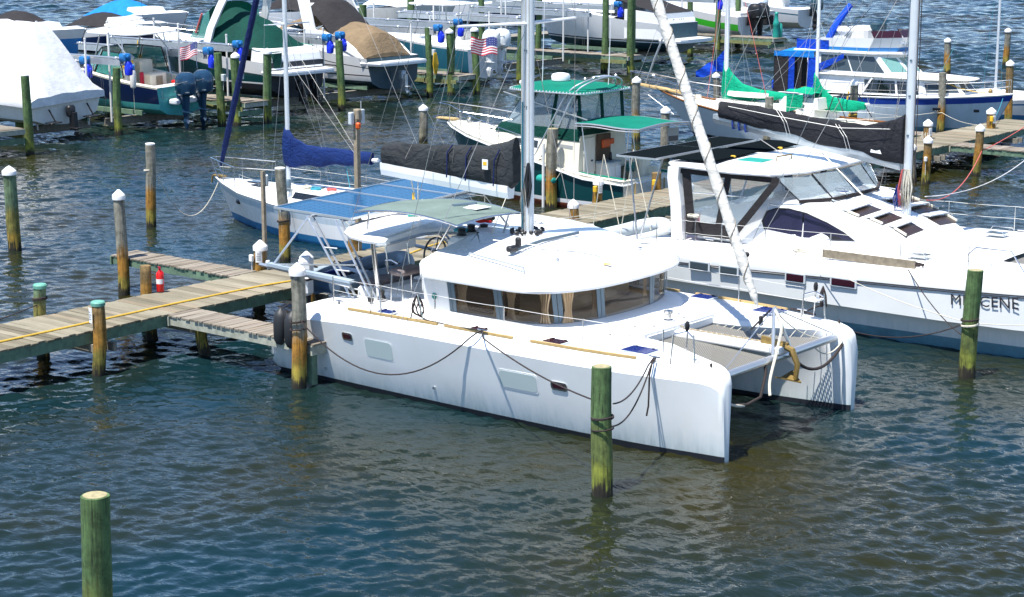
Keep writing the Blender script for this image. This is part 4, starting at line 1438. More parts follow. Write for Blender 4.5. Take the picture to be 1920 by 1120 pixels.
for s in (-1, 1):
    for x0, x1, z0, z1 in ((-8.78, -7.93, .82, 1.28), (-5.05, -4.05, .76, 1.18)):
        fr = MB()
        q = [(p[0], s * (p[1] + .003), p[2]) for p in side_plate(x0, x1, z0, z1, 0)]
        fr.plate(q, (0, -s * .03, 0))
        fo = fr.build('hull_window', 'white', cat1)
        q = [(p[0], s * (p[1] + .007), p[2]) for p in side_plate(x0 + .03, x1 - .03, z0 + .03, z1 - .03, 0)]
        MB().plate(q, (0, -s * .012, 0)).build('window_pane', 'milky', fo)
    for x0, x1, z0, z1 in ((-9.42, -9.10, 1.12, 1.30), (-3.72, -3.32, .94, 1.12)):
        q = [(p[0], s * (p[1] + .018), p[2]) for p in side_plate(x0, x1, z0, z1, 0, rc=.06)]
        po = MB().plate(q, (0, -s * .03, 0)).build('porthole', 'steel', cat1)
        q = [(p[0], s * (p[1] + .024), p[2]) for p in side_plate(x0 + .045, x1 - .045, z0 + .04, z1 - .04, 0, rc=.04)]
        MB().plate(q, (0, -s * .012, 0)).build('porthole_pane', 'plum', po)
    th = MB()
    for x, z in ((-10.15, .32), (-6.9, .42), (-10.2, 1.15)):
        th.lathe([(.035, 0), (.035, .02 * 1), (.02, .025)], (x, s * (hull_side(x, z)) - (.025 if s < 0 else 0), z), 8, axis='y')
    th.build('through_hull', 'steel', cat1)

# mast, spreaders, boom, cover, stays
MX = -6.75
ms = MB()
prof = [(cos(2 * pi * k / 16) * .155, sin(2 * pi * k / 16) * .10) for k in range(16)]
ms.loft([[(MX + x * q, y * q, z) for x, y in prof] for z, q in ((3.33, 1), (14, 1), (17.5, .75), (18.8, .5))], True, True, 0, True)
ms.build('mast', 'mastgrey', cat1)
tk = MB()
tk.beam((MX - .16, 0, 3.6), (MX - .16, 0, 14), .03, .035)
for z in (4.8, 6.1, 7.3, 8.6, 10.5):
    tk.box((MX + .02, -.105, z), (.07, .02, .03))
tk.build('mast_track', 'winframe', cat1)
for z, l in ((7.87, 2.0), (12.4, 1.6)):
    for s in (-1, 1):
        MB().tube([(MX, s * .08, z), (MX - .25, s * l, z + .02)], [.045, .03], 6).build('spreader', 'mastwhite', cat1)
def gcoil(x, y, z0, z1, parent, mat='wire', seed=1, name='halyard_coil', n=5, r=.010):
    rnd = random.Random(seed)
    m = MB()
    for k in range(n):
        dx, dy = rnd.uniform(-.05, .05), rnd.uniform(-.06, .06)
        zt = z1 + rnd.uniform(-.03, .05)
        zb = z0 + rnd.uniform(-.08, .12)
        m.tube([(x + dx * .3, y + dy * .3, zt), (x + dx - .04, y + dy, (zt + zb) / 2), (x + dx, y + dy, zb), (x + dx + .05, y + dy + .03, (zt + zb) / 2), (x + dx * .3, y + dy * .3 + .02, zt)], r, 5)
    return m.build(name, mat, parent)
gcoil(MX + .12, -.13, 3.95, 4.85, cat1, 'rubber', 1, n=8, r=.014)
gcoil(MX - .05, -.13, 3.6, 4.3, cat1, 'wire', 2, n=4)
hl = MB()
for k, (dx, dy) in enumerate(((.02, -.115), (-.1, -.10), (.1, -.09))):
    hl.tube([(MX + dx, dy, 3.45), (MX + dx * .8, dy, 12)], .009, 4)
hl.build('halyard', 'ropewhite', cat1)
MB().tube([(MX - .06, -.12, 3.45), (MX - .06, -.115, 6.2)], .014, 5).build('halyard', 'ropeblue', cat1)

bo = MB()
def boomz(x):
    return lerp(4.18, 4.38, (x + 7.25) / -3.75)
bs = [(-.09, -.13), (.09, -.13), (.12, .0), (.13, .15), (-.13, .15), (-.12, 0)]
bo.loft([[(x, a, boomz(x) + c) for a, c in bs] for x in (-7.22, -8.5, -9.7, -11.0)], True, True, 0, False)
bo.build('boom', 'mastwhite', cat1)
def sail_cover(name, mat, parent, x0, x1, zb, zt, w0, w1, n=26, seed=1, skew=0.0, flap=0.0):
    """zipped boom bag from x0 (mast) to x1 (boom end): zb, zt functions of t in 0..1"""
    mb = MB()
    rings = []
    for i in range(n + 1):
        t = i / n
        x = lerp(x0, x1, t)
        b, tp = zb(t), zt(t)
        h = tp - b
        ring = []
        m_ = 16
        for k in range(m_):
            a = 2 * pi * k / m_
            cy, cz = cos(a), sin(a)
            wy = lerp(w0, w1, .5 - .5 * cz)
            y = (abs(cy) ** .75) * (1 if cy > 0 else -1) * wy * lerp(1, .8, t)
            z = b + h * (.5 + .5 * (abs(cz) ** .8) * (1 if cz > 0 else -1))
            q = mnoise.noise(Vector((x * 1.3 + seed * 9.1, y * 2.5, z * 1.8)))
            q2 = mnoise.noise(Vector((x * 4.1 + seed * 3.3, y * 5, z * 3)))
            y += q * .07 + q2 * .025
            z += q2 * .02 - (.03 * sin(t * pi * 6) if cz < -.3 else 0)
            ring.append((x + skew * (z - b), y, z))
        rings.append(ring)
    mb.loft(rings, True, True, 0, True)
    return mb.build(name, mat, parent)
sc = sail_cover('sail_cover', 'cvgrey', cat1, -7.05, -10.95, lambda t: lerp(4.28, 4.46, t) + (.12 if t < .02 else 0), lambda t: interp([(0, 5.42), (.06, 5.3), (.2, 5.17), (.55, 5.07), (.9, 5.02), (1, 4.95)], t), .12, .21, 30, 1, -.02)
st_ = MB()
for x in (-7.55, -8.35, -8.9):
    st_.tube([(x, -.21, boomz(x) + .12), (x + .03, -.225, boomz(x) + .4), (x + .02, -.20, boomz(x) + .68), (x + .12, -.13, 5.12)], .016, 5)
st_.build('cover_strap', 'cvnavy', sc)
MB().box((-7.75, -.245, 4.78), (.16, .012, .22)).build('cover_label', 'paper', sc)
MB().box((-7.75, -.253, 4.80), (.10, .008, .08)).build('label_print', 'yellow', sc)
# furled headsail on the forestay
fs0, fs1 = Vector((-.88, 0, 2.48)), Vector((-6.5, 0, 15.56))
fj = MB()
pts, rr = [], []
for k in range(61):
    t = k / 60
    pts.append(fs0.lerp(fs1, t))
    rr.append(.02 if t < .01 else (lerp(.06, .112, min(1, t * 14)) if t < .95 else .05) * (1 + .07 * sin(k * 1.9)))
fj.tube(pts, rr, 10)
fo = fj.build('furled_headsail', 'sailwhite', cat1)
wr = MB()
hel = []
dirv = (fs1 - fs0).normalized()
sx_ = dirv.cross(Vector((0, 1, 0))).normalized()
for k in range(90):
    t = .02 + k / 90 * .45
    a = k * .55
    r = lerp(.068, .122, min(1, t * 14))
    hel.append(fs0.lerp(fs1, t) + Vector((0, cos(a) * r, 0)) + sx_ * (sin(a) * r))
wr.tube(hel, .008, 4)
wr.build('furling_line', 'oldboard', fo)
rg = MB()
HD = (MX, 0, 16.2)
for s in (-1, 1):
    ch_ = (-7.9, s * 3.18, CZ)
    rg.tube([ch_, (MX - .25, s * 2.0, 7.87), (MX - .2, s * 1.6, 12.4), HD], .008, 4)
    rg.tube([(-7.6, s * 3.18, CZ), (MX, s * .1, 7.7)], .008, 4)
    rg.tube([(MX - .25, s * 2.0, 7.87), (MX, s * .1, 12.2)], .007, 4)
    rg.tube([(-8.8, s * .14, 4.6), (-8.0, s * .6, 7.6), (MX - .2, s * .9, 9.6)], .005, 4)
    rg.tube([(-10.2, s * .14, 4.7), (-8.0, s * .6, 7.6)], .005, 4)
    rg.tube([(-9.4, s * .14, 4.7), (-8.0, s * .6, 7.6)], .005, 4)
rg.tube([(-11.0, 0, 4.5), (MX - .2, 0, 16.5)], .007, 4)
rg.tube([(-10.6, -1.6, 3.2), (MX - .2, 0, 15.5)], .008, 4)
rg.build('rigging', 'wire', cat1)
sh = MB()
sh.tube([(-10.2, .05, 4.2), (-10.0, .1, 3.3)], .016, 5)
sh.tube([(-9.9, -.05, 4.2), (-9.95, .0, 3.35)], .012, 5)
sh.tube([(-7.7, .5, 3.3), (-8.1, .02, 4.15)], .012, 5)
sh.tube([(-7.75, .6, 3.3), (-8.15, .05, 4.15)], .012, 5)
sh.tube([(-7.3, -.05, 4.1), (-7.2, -.7, 3.35)], .010, 5)
sh.build('mainsheet', 'ropewhite', cat1)
m = MB()
m.rbox((-10.15, .08, 3.72), (.07, .07, .36), .02)
m.build('sheet_block', 'yellow', cat1)

# short ladder rails amidships on the near side deck and a dark line bundle
m = MB()
m.tube([(-8.65, -3.0, CZ), (-8.6, -3.0, CZ + .55), (-8.5, -3.0, CZ + .6), (-8.4, -3.0, CZ + .55), (-8.35, -3.0, CZ)], .013, 6)
m.tube([(-7.45, -3.0, CZ + .6), (-7.3, -3.0, CZ + .58), (-7.15, -2.98, CZ)], .013, 6)
m.build('boarding_gate', 'steel', cat1)
m = MB()
m.rbox((-9.4, -2.2, CZ + .06), (.14, .12, .12), .03)
m.lathe([(.10, 0), (.08, .06), (.06, .12), (.075, .2), (.03, .22)], (-9.35, -1.9, CZ + .02), 10)
m.build('genoa_winch', 'black', cat1)

# dinghy hanging across the stern
dg = thing('dinghy', 'grey inflatable dinghy slung across the stern of the near catamaran', 'dinghy', (-12.75, .9, 1.55), radians(90))
tb = MB()
def tubepath(h):
    return spline([(-1.55, -.62, h), (-.6, -.66, h), (.6, -.64, h), (1.3, -.42, h + .08), (1.62, 0, h + .14), (1.3, .42, h + .08), (.6, .64, h), (-.6, .66, h), (-1.55, .62, h)], 6)
pth = tubepath(0)
tb.tube(pth, [.05] + [.2] * (len(pth) - 2) + [.05], 12)
tb.build('inflatable_tube', 'hypalon', dg)
fl = MB()
fl.loft([[(x, -w, -.12), (x, 0, -.28 + .1 * max(0, x)), (x, w, -.12), (x, 0, -.06)] for x, w in ((-1.45, .55), (-.5, .6), (.6, .55), (1.3, .25))], True, True, 0, False)
fl.build('hull', 'hypalonb', dg)
MB().box((-1.42, 0, .02), (.06, 1.1, .42)).build('transom', 'hypalonb', dg)
MB().rbox((-.2, 0, .12), (.26, 1.2, .05), .02).build('thwart', 'paper', dg)
gl = MB()
for x in (-.9, -.1, .7):
    for s in (-1, 1):
        gl.tube([(x - .15, s * .62, .2), (x, s * .66, .26), (x + .15, s * .62, .2)], .02, 5)
gl.build('grab_handle', 'rubber', dg)
om = MB()
om.rbox((-1.75, 0, .42), (.34, .36, .55), .1)
om.rbox((-1.78, 0, 0), (.3, .34, .45), .06)
mo = om.build('outboard_cover', 'paper', dg)
MB().box((-1.76, 0, .16), (.36, .38, .045)).build('strap', 'ropedark', mo)
MB().tube([(-1.7, 0, -.2), (-1.72, 0, -.85)], .07, 8).build('outboard_leg', 'black', dg)
MB().lathe([(.13, -.3), (.15, 0), (.13, .5), (.02, .6)], (-.5, .35, .0), 10, axis='x').build('fuel_bag', 'hatchblue', dg)
# fenders on the quarter
for k, (x, y, lab) in enumerate(((-11.05, -3.34, 'charcoal fender hanging at the quarter, the farther of the pair'), (-10.62, -3.42, 'charcoal fender hanging at the quarter, the one nearer the pile'))):
    fd_ = thing('fender', lab, 'fender', (x, y, 1.22), 0, 'fenders at the near stern quarter')
    MB().lathe([(.03, -.42), (.12, -.38), (.17, -.28), (.175, .1), (.165, .24), (.12, .34), (.05, .39), (.03, .42)], (0, 0, 0), 14).build('body', 'rubber', fd_)
    MB().tube([(0, 0, .4), (.05, .3, .52)], .012, 5).build('lanyard', 'ropedark', fd_)
# ------------------------------------------------------------------ shared builders for boats
def mono(L_, tab, levels, bow_rake=.5, stern_rake=0.0, n=24, flare=1.0, keel_p=.55, bow_p=1.0, cap=None):
    """hull shell. tab: (t, half beam at deck, half beam at waterline, sheer z, keel z)
    levels: list of (kind, value, material of the band below it); kind 's' is relative to the sheer, 'z' absolute, 'k' fraction of keel depth"""
    mb = MB()
    rings = []
    for i in range(n + 1):
        t = i / n
        t = 1 - (1 - t) ** 1.25
        hb, wl, sh, kl = [interp([(r[0], r[k]) for r in tab], t) for k in (1, 2, 3, 4)]
        s1, s0 = tab[-1][3], tab[0][3]
        half = []
        for kind, val, _ in levels:
            z = sh + val if kind == 's' else (val if kind == 'z' else kl * val)
            z = min(z, sh - .002 * len(half))
            if z >= 0:
                y = lerp(wl, hb, (z / sh) ** flare)
            else:
                y = wl * max(0, 1 - (z / kl) ** 2) ** keel_p
            x0 = stern_rake * (s0 - z)
            x1 = L_ - bow_rake * (max(0, s1 - z) / s1) ** bow_p * s1
            half.append((lerp(x0, x1, t), y, z))
        zk = kl
        half.append((lerp(stern_rake * (s0 - zk), L_ - bow_rake * (s1 - zk), t), 0.0, zk))
        ring = half + [(p[0], -p[1], p[2]) for p in reversed(half[:-1])]
        rings.append(ring)
    m = [l[2] for l in levels]
    mis = m + list(reversed(m))
    mis = mis[:len(rings[0]) - 1]
    mb.loft(rings, False, False, 0, True, mis)
    mb.f.append(tuple(range(len(rings[0]))))
    mb.mi.append(cap if cap is not None else 0)
    mb.sm.append(False)
    mb.rings = rings
    return mb

def deck_on(rings, inset=.02, drop=.03, crown=.06, t0=0, t1=None):
    """deck sheet just inside the sheer line"""
    mb = MB()
    rs = []
    for r in rings[t0:t1]:
        a, b = Vector(r[0]), Vector(r[-1])
        hw = a.y
        row = []
        for k in range(7):
            v = k / 6 * 2 - 1
            row.append((a.x, -v * max(.005, hw - inset), a.z - drop + crown * (1 - v * v) * min(1, hw)))
        rs.append(row)
    mb.loft(rs, False, False, 0, True)
    return mb

def rub(rings, r=.03, zoff=0.0, out=.01):
    mb = MB()
    for s in (0, -1):
        pts = [(q[s][0], q[s][1] + (out if s == 0 else -out), q[s][2] + zoff) for q in rings]
        mb.tube(pts, r, 6)
    pts = [(rings[0][k][0] - .01, rings[0][k][1], rings[0][k][2] + zoff) for k in (0, -1)]
    mb.tube(pts, r, 6)
    return mb

def rails(parent, pts, h, n_post=1, r=.013, mid=True, name='guard_rail', mat='steel'):
    """stanchions at pts (deck level) joined by a top rail and a middle wire"""
    mb = MB()
    top = [(p[0], p[1], p[2] + h) for p in pts]
    mb.tube(top, r, 6)
    if mid:
        mb.tube([(p[0], p[1], p[2] + h * .52) for p in pts], r * .5, 4)
    for p in pts:
        mb.tube([p, (p[0], p[1], p[2] + h)], r, 6)
    return mb.build(name, mat, parent)

def lifelines(parent, pts, h=.6, r=.012):
    for p in pts:
        MB().tube([p, (p[0], p[1], p[2] + h)], r, 6).build('stanchion', 'steel', parent)
    mb = MB()
    for k in (h, h * .52):
        for a, b in zip(pts, pts[1:]):
            mb.tube(sag((a[0], a[1], a[2] + k), (b[0], b[1], b[2] + k), .015, 4), .005, 4)
    mb.build('lifeline', 'wirelight', parent)

def house(parent, name, o0, z0, o1, z1, mat, cap=True):
    mb = MB()
    A = [(x, y, z0 if not callable(z0) else z0(x)) for x, y in o0]
    B = [(x, y, z1 if not callable(z1) else z1(x)) for x, y in o1]
    mb.loft([A, B], True, False, 0, False)
    if cap:
        mb.poly(B)
    ob = mb.build(name, mat, parent)
    return A + [A[0]], B + [B[0]], ob

def panes(parent, A, B, spans, h0, h1, mat='dark', frame=None, off=.012, name='window'):
    for s0, s1 in spans:
        if frame:
            p = MB()
            wrap_panel(p, A, B, s0, s1, h0, h1, off, 0, 4)
            fo = p.build(name, frame, parent)
            e = (s1 - s0) * .06
            q = MB()
            wrap_panel(q, A, B, s0 + e, s1 - e, h0 + .06, h1 - .06, off + .008, 0, 4)
            q.build('pane', mat, fo)
        else:
            p = MB()
            wrap_panel(p, A, B, s0, s1, h0, h1, off, 0, 5)
            p.build(name, mat, parent)

def slab(parent, name, pts, z, th, mat, crown=0.0, edge=.05, k=(0, .35, .7, .985)):
    """rounded roof slab"""
    cx = sum(p[0] for p in pts) / len(pts)
    cy = sum(p[1] for p in pts) / len(pts)
    def ring(s, zz):
        return [(lerp(x, cx, s), lerp(y, cy, s), zz) for x, y in pts]
    mb = MB()
    e = edge
    mb.loft([ring(.05, z), ring(.008, z + th * .15), ring(0, z + th * .5), ring(.012, z + th * .85), ring(e, z + th), ring(.35, z + th + crown * .65), ring(.7, z + th + crown * .93), ring(.985, z + th + crown)], True, True, 0, True)
    return mb.build(name, mat, parent)

def bar_rect(x0, x1, y0, y1, r=.0, n=3):
    """rectangle outline, CCW from aft starboard, rounded corners"""
    if r <= 0:
        return [(x0, y0), (x1, y0), (x1, y1), (x0, y1)]
    pts = []
    for cx, cy, a0 in ((x1 - r, y0 + r, -90), (x1 - r, y1 - r, 0), (x0 + r, y1 - r, 90), (x0 + r, y0 + r, 180)):
        for k in range(n + 1):
            a = radians(a0 + 90 * k / n)
            pts.append((cx + r * cos(a), cy + r * sin(a)))
    return pts

def canopy(parent, name, fn, nu, nv, mat, th=.02):
    mb = MB()
    mb.grid(nu, nv, fn, 0, True, th)
    return mb.build(name, mat, parent)

def outboard(parent, x, y, z, s=1.0, cowl='navycowl', mid='navycowl', name='outboard_motor', tilt=0.0):
    """outboard on a transom: cowling, midsection, gearcase, propeller (motor faces -x, mounted at x)"""
    o = bpy.data.objects.new(name, None)
    COL.objects.link(o)
    o.parent = parent
    o.location = (x, y, z)
    o.rotation_euler = (0, tilt, 0)
    o.scale = (s, s, s)
    def ring(zc, x0, x1, hw):
        pts = []
        for k in range(14):
            a = 2 * pi * k / 14
            c, q = cos(a), sin(a)
            e = 2.6
            rr = (abs(c) ** e + abs(q) ** e) ** (-1 / e)
            pts.append(((x0 + x1) / 2 + (x1 - x0) / 2 * rr * c, hw * rr * q, zc))
        return pts
    m = MB()
    m.loft([ring(-.06, -.60, .02, .20), ring(.02, -.74, .06, .29), ring(.32, -.80, .08, .33), ring(.55, -.77, .04, .32), ring(.70, -.70, -.06, .27), ring(.78, -.55, -.18, .15)], True, True, 0, True)
    m.build('cowling', cowl, o)
    m = MB()
    for q in (-1, 1):
        m.tube([(-.72, q * .24, .50), (-.4, q * .335, .42), (-.05, q * .31, .36)], .016, 5)
    m.box((-.35, 0, .09), (.72, .52, .03))
    m.build('cowl_trim', 'alu', o)
    m = MB()
    m.loft([ring(.03, -.5, -.02, .15), ring(-.25, -.46, -.06, .12), ring(-.6, -.42, -.1, .09), ring(-.78, -.42, -.12, .08)], True, True, 0, True)
    m.rbox((-.02, 0, -.15), (.22, .26, .5), .03)
    m.build('midsection', mid, o)
    m = MB()
    m.rbox((-.34, 0, -.66), (.52, .26, .025), .01)
    m.loft([ring(-.78, -.40, -.14, .05), ring(-.95, -.42, -.12, .05), ring(-1.0, -.42, -.08, .07), ring(-1.08, -.40, -.1, .05), ring(-1.3, -.3, -.18, .012)], True, True, 0, True)
    m.build('gearcase', mid, o)
    m = MB()
    m.lathe([(.02, -.62), (.05, -.55), (.06, -.42)], (0, 0, -1.0), 8, axis='x')
    for k in range(3):
        a = 2 * pi * k / 3
        m.plate([(-.5, .04 * cos(a), -1.0 + .04 * sin(a)), (-.56, .19 * cos(a - .4), -1.0 + .19 * sin(a - .4)), (-.5, .2 * cos(a + .1), -1.0 + .2 * sin(a + .1)), (-.45, .14 * cos(a + .5), -1.0 + .14 * sin(a + .5))], (.012, 0, 0))
    m.build('propeller', 'steel', o)
    return o

def furled(parent, a, b, r, mat='sailwhite', name='furled_headsail', n=50, stripe=None):
    a, b = Vector(a), Vector(b)
    m = MB()
    pts, rr = [], []
    for k in range(n + 1):
        t = k / n
        pts.append(a.lerp(b, t))
        rr.append((.025 if t < .02 else lerp(r * .6, r, min(1, t * 10))) * (1 + .08 * sin(k * 2.1)))
    m.tube(pts, rr, 8)
    return m.build(name, mat, parent)

def mast(parent, x, z0, z1, rx=.09, ry=.065, mat='mastgrey', name='mast'):
    m = MB()
    pr_ = [(cos(2 * pi * k / 12) * rx, sin(2 * pi * k / 12) * ry) for k in range(12)]
    m.loft([[(x + a, b, z) for a, b in pr_] for z in (z0, z1)], True, True, 0, True)
    return m.build(name, mat, parent)

# ------------------------------------------------------------------ the second catamaran, right of the first
mio = thing('catamaran', 'white catamaran at the right edge with louvred cabin front and black boom bag', 'catamaran', (0, 11.75, 0))
def mio_hull(s):
    st = [ # x, wl out, wl in, out at knuckle below, out at knuckle above, out at sheer, in deck, sheer
        (-10.9, 2.7, 2.0, 2.85, 2.9, 3.0, 1.9, .6), (-10.5, 2.9, 1.9, 3.0, 3.05, 3.2, 1.7, .9), (-10.2, 2.95, 1.9, 3.1, 3.2, 3.35, 1.5, 1.5),
        (-9, 3.0, 1.8, 3.15, 3.28, 3.42, 1.2, 1.66), (-7, 3.02, 1.8, 3.2, 3.33, 3.45, 1.1, 1.72), (-5, 3.02, 1.8, 3.2, 3.36, 3.45, 1.1, 1.78), (-3, 3.0, 1.85, 3.15, 3.38, 3.45, 1.1, 1.84),
        (-1, 2.95, 1.95, 3.05, 3.36, 3.42, 1.15, 1.89), (.8, 2.82, 2.1, 2.9, 3.22, 3.3, 1.4, 1.93), (2, 2.66, 2.3, 2.72, 2.95, 3.05, 1.9, 1.96), (2.7, 2.52, 2.42, 2.55, 2.65, 2.75, 2.3, 1.97), (2.95, 2.49, 2.46, 2.5, 2.53, 2.56, 2.44, 1.9)]
    rings = []
    for x, wo, wi, ka, kb, od, idk, sh in st:
        c = (wo + wi) / 2
        kb, od = kb + .04, od - .02
        zk = min(.72, sh * .6)
        f = lambda h: lerp(kb, od, max(0, (h - zk) / (sh - .3 - zk)))
        b = .22 if od - idk > .8 else .05
        zs = lerp(1.2, 1.58, (x + 10) / 11.5)
        zs = min(zs, sh - .33)
        ring = [(x, c, -.5), (x, wo * .97, -.2), (x, wo, 0), (x, lerp(wo, ka, .4), min(.27, sh * .3)), (x, ka, zk - .02), (x, kb, zk + .02), (x, f(zs), zs), (x, od, sh - .3),
                (x, od - b * .12, sh - .14), (x, od - b * .5, sh - .03), (x, od - b, sh), (x, (od + idk) / 2, sh + .02), (x, idk, sh), (x, lerp(idk, wi, .6), sh * .5), (x, wi, .27 if sh > .8 else .1), (x, wi, 0), (x, wi * 1.02, -.2)]
        rings.append([(p[0], s * p[1], p[2]) for p in ring])
    mb = MB()
    mb.loft(rings, True, True, 0, True, [1, 1, 1, 0, 0, 0, 0, 0, 0, 2, 2, 2, 0, 0, 1, 1, 1])
    return mb
for s in (-1, 1):
    mio_hull(s).build('hull', ['hullwhite', 'bluebottom', 'deckwhite'], mio)
    sb = MB()
    for dz, h in ((0, .022), (-.045, .014)):
        pts = []
        for k in range(25):
            x = lerp(-9.6, 1.9, k / 24)
            zs = lerp(1.2, 1.58, (x + 10) / 11.5) + dz
            pts.append((x, s * (interp([(-9.6, 3.36), (-7, 3.45), (-5, 3.45), (-3, 3.45), (-1, 3.42), (.8, 3.30), (1.9, 3.05)], x) - .004), zs))
        for a, b in zip(pts, pts[1:]):
            sb.beam(a, b, .02, h)
    sb.build('hull_stripe', 'ropedark', mio)
    for x0, x1, z0, z1, mt in ((-7.98, -7.42, 1.16, 1.34, 'greyglass'), (-7.06, -6.55, 1.16, 1.33, 'greyglass'), (-5.12, -4.62, 1.2, 1.38, 'plum'), (-3.85, -3.2, 1.25, 1.42, 'plum')):
        po = MB()
        po.rbox(((x0 + x1) / 2, s * 3.455, (z0 + z1) / 2), (x1 - x0 + .09, .035, z1 - z0 + .08), .06)
        p = po.build('porthole', 'palegrey', mio)
        MB().rbox(((x0 + x1) / 2, s * 3.468, (z0 + z1) / 2), (x1 - x0, .03, z1 - z0), .05).build('porthole_pane', mt, p)
dk = MB()
dk.grid(10, 8, lambda u, v: (lerp(-9.2, -.6, u), lerp(-1.3, 1.3, v), 1.80 + .02 * u + .05 * sin(pi * v)))
dk.box((-5, 0, 1.2), (8.4, 2.6, .9))
dk.build('bridge_deck', 'deckwhite', mio)
n_ = MB()
n_.grid(4, 6, lambda u, v: (lerp(-.55, 2.2, u), lerp(-1.6, 1.6, v), 1.78))
n_.build('trampoline', 'net', mio)
MB().tube([(2.2, -2.4, 1.7), (2.2, 2.4, 1.7)], .09, 8).build('crossbeam', 'alu', mio)
# deckhouse: long body with a sloping, louvred front
def hsec(x, hw, z, zb=1.75, r=.35):
    pts = [(x, -hw - .12, zb)]
    for k in range(6):
        a = radians(180 + 18 * k)
        pts.append((x, -hw + r + r * cos(a) * 1.0, z - r * .8 - r * .8 * sin(a) * 1.0))
    pts += [(x, -hw * .4, z + .03), (x, 0, z + .05)]
    return pts + [(x, -p[1], p[2]) for p in reversed(pts[:-1])]
hs = MB()
HSEC = [(-8.5, 2.25, 2.5), (-7.4, 2.25, 2.75), (-6.6, 2.25, 2.92), (-5.6, 2.2, 2.95), (-4.9, 2.12, 2.82), (-4.2, 1.95, 2.66), (-3.6, 1.8, 2.52), (-3.0, 1.6, 2.28), (-2.5, 1.4, 2.06), (-2.0, 1.15, 1.9), (-1.7, 1.0, 1.82)]
hs.loft([hsec(*q) for q in HSEC], False, False, 0, True)
hs.poly(list(reversed(hsec(*HSEC[0]))))
hs.build('deckhouse', 'white', mio)
def hz(x):
    return interp([(q[0], q[2]) for q in HSEC], x)
# long violet side windows with a rounded aft end and pointed nose
def side_win(s, k=1.0):
    base = [(-6.50, 2.18), (-6.58, 2.40), (-6.45, 2.66), (-6.2, 2.76), (-5.85, 2.78), (-5.35, 2.71), (-4.8, 2.52), (-4.35, 2.30), (-4.05, 2.1), (-4.6, 2.07), (-5.6, 2.08)]
    return base
for s in (-1, 1):
    def wy(x, z):
        hw = interp([(q[0], q[1]) for q in HSEC], x)
        return s * (hw + .02 + (2.75 - z) * .06)
    b = side_win(s)
    cx, cz = -5.4, 2.4
    o = MB()
    o.plate([(x, wy(x, z) + s * .01, z) for x, z in b], (0, -s * .05, 0))
    wo_ = o.build('cabin_window', 'black', mio)
    for q0, q1 in ((-6.6, -5.42), (-5.38, -4.0)):
        pts = [(lerp(x, cx, .05), lerp(z, cz, .08)) for x, z in b]
        pts = [(min(max(x, q0), q1), z) for x, z in pts]
        lst = []
        for p in pts:
            if not lst or abs(lst[-1][0] - p[0]) + abs(lst[-1][1] - p[1]) > .01:
                lst.append(p)
        if q0 > -6:
            lst = [p for p in lst if p[0] > q0 + .001] + [(q0, 2.09), (q0, 2.69)]
        else:
            lst = [p for p in lst if p[0] < q1 - .001]
            lst = lst[:5] + [(q1, 2.70), (q1, 2.09)] if False else [p for p in lst[:5]] + [(q1, 2.69), (q1, 2.09)]
        # order round the centroid
        mx = sum(p[0] for p in lst) / len(lst)
        mz = sum(p[1] for p in lst) / len(lst)
        lst.sort(key=lambda p: atan2(p[1] - mz, p[0] - mx))
        MB().plate([(x, wy(x, z) + s * .022, z) for x, z in lst], (0, -s * .03, 0)).build('window_cover', 'violet', wo_)
# louvred front windows: three recessed slots each side with white slats between
for s in (-1, 1):
    for k in range(3):
        x0 = -4.50 + k * .60
        x1 = x0 + .36
        y0, y1 = s * .45, s * (1.62 - k * .12)
        z0, z1 = hz(x0) + .045, hz(x1) + .045
        m = MB()
        m.plate([(x0, y0, z0 + .012), (x0, y1, z0 - .02), (x1, y1, z1 - .02), (x1, y0, z1 + .012)], (0, 0, -.06))
        lo_ = m.build('louvre_window', 'slot', mio)
        m = MB()
        m.plate([(x0 - .16, y0 - s * .03, hz(x0 - .16) + .055), (x0 - .16, y1 + s * .04, hz(x0 - .16) + .02), (x0 + .10, y1 + s * .04, z0 + .015), (x0 + .10, y0 - s * .03, z0 + .06)], (0, 0, .03))
        m.build('louvre_slat', 'white', lo_)
        m = MB()
        m.plate([(x0 + .02, y1, z0 - .02), (x1, y1, z1 - .02), (x1, y1 + s * .05, z1 - .02), (x0 + .02, y1 + s * .05, z0 - .02)], (0, 0, .05))
        m.build('louvre_cheek', 'cream', lo_)
# hardtop, windscreen and black-framed cockpit enclosure
HTM = [(-9.5, -2.3), (-9.2, -2.62), (-7.2, -2.85), (-6.2, -2.62), (-5.75, -1.5), (-5.65, 0), (-5.75, 1.5), (-6.2, 2.62), (-7.2, 2.85), (-9.2, 2.62), (-9.5, 2.3)]
slab(mio, 'hardtop', HTM, 3.58, .12, 'white', .10, .06)
MB().rbox((-7.45, -1.25, 3.78), (.75, .62, .03), .01).build('hardtop_hatch', 'tealrub', mio)
for y0 in (-2.35, .1):
    p = MB()
    p.plate([(-9.35, y0, 3.76), (-8.0, y0, 3.80), (-8.0, y0 + 2.2, 3.84), (-9.35, y0 + 2.2, 3.80)], (0, 0, .035))
    p.build('solar_panel', 'solardark', mio)
    p = MB()
    p.plate([(-10.75, y0 - .5, 3.78), (-9.55, y0 - .5, 3.78), (-9.55, y0 + 2.0, 3.80), (-10.75, y0 + 2.0, 3.80)], (0, 0, .04))
    po = p.build('solar_panel', 'solardark', mio)
    q = MB()
    e = [(-10.77, y0 - .52, 3.79), (-9.53, y0 - .52, 3.79), (-9.53, y0 + 2.02, 3.81), (-10.77, y0 + 2.02, 3.81)]
    for i in range(4):
        q.beam(e[i], e[(i + 1) % 4], .04, .05)
    q.build('panel_frame', 'alu', po)
m = MB()
for x, y in ((-8.05, -1.4), (-8.0, .9)):
    m.rbox((x, y, 3.84), (.12, .12, .05), .02)
m.build('panel_clamp', 'yellow', mio)
m = MB()
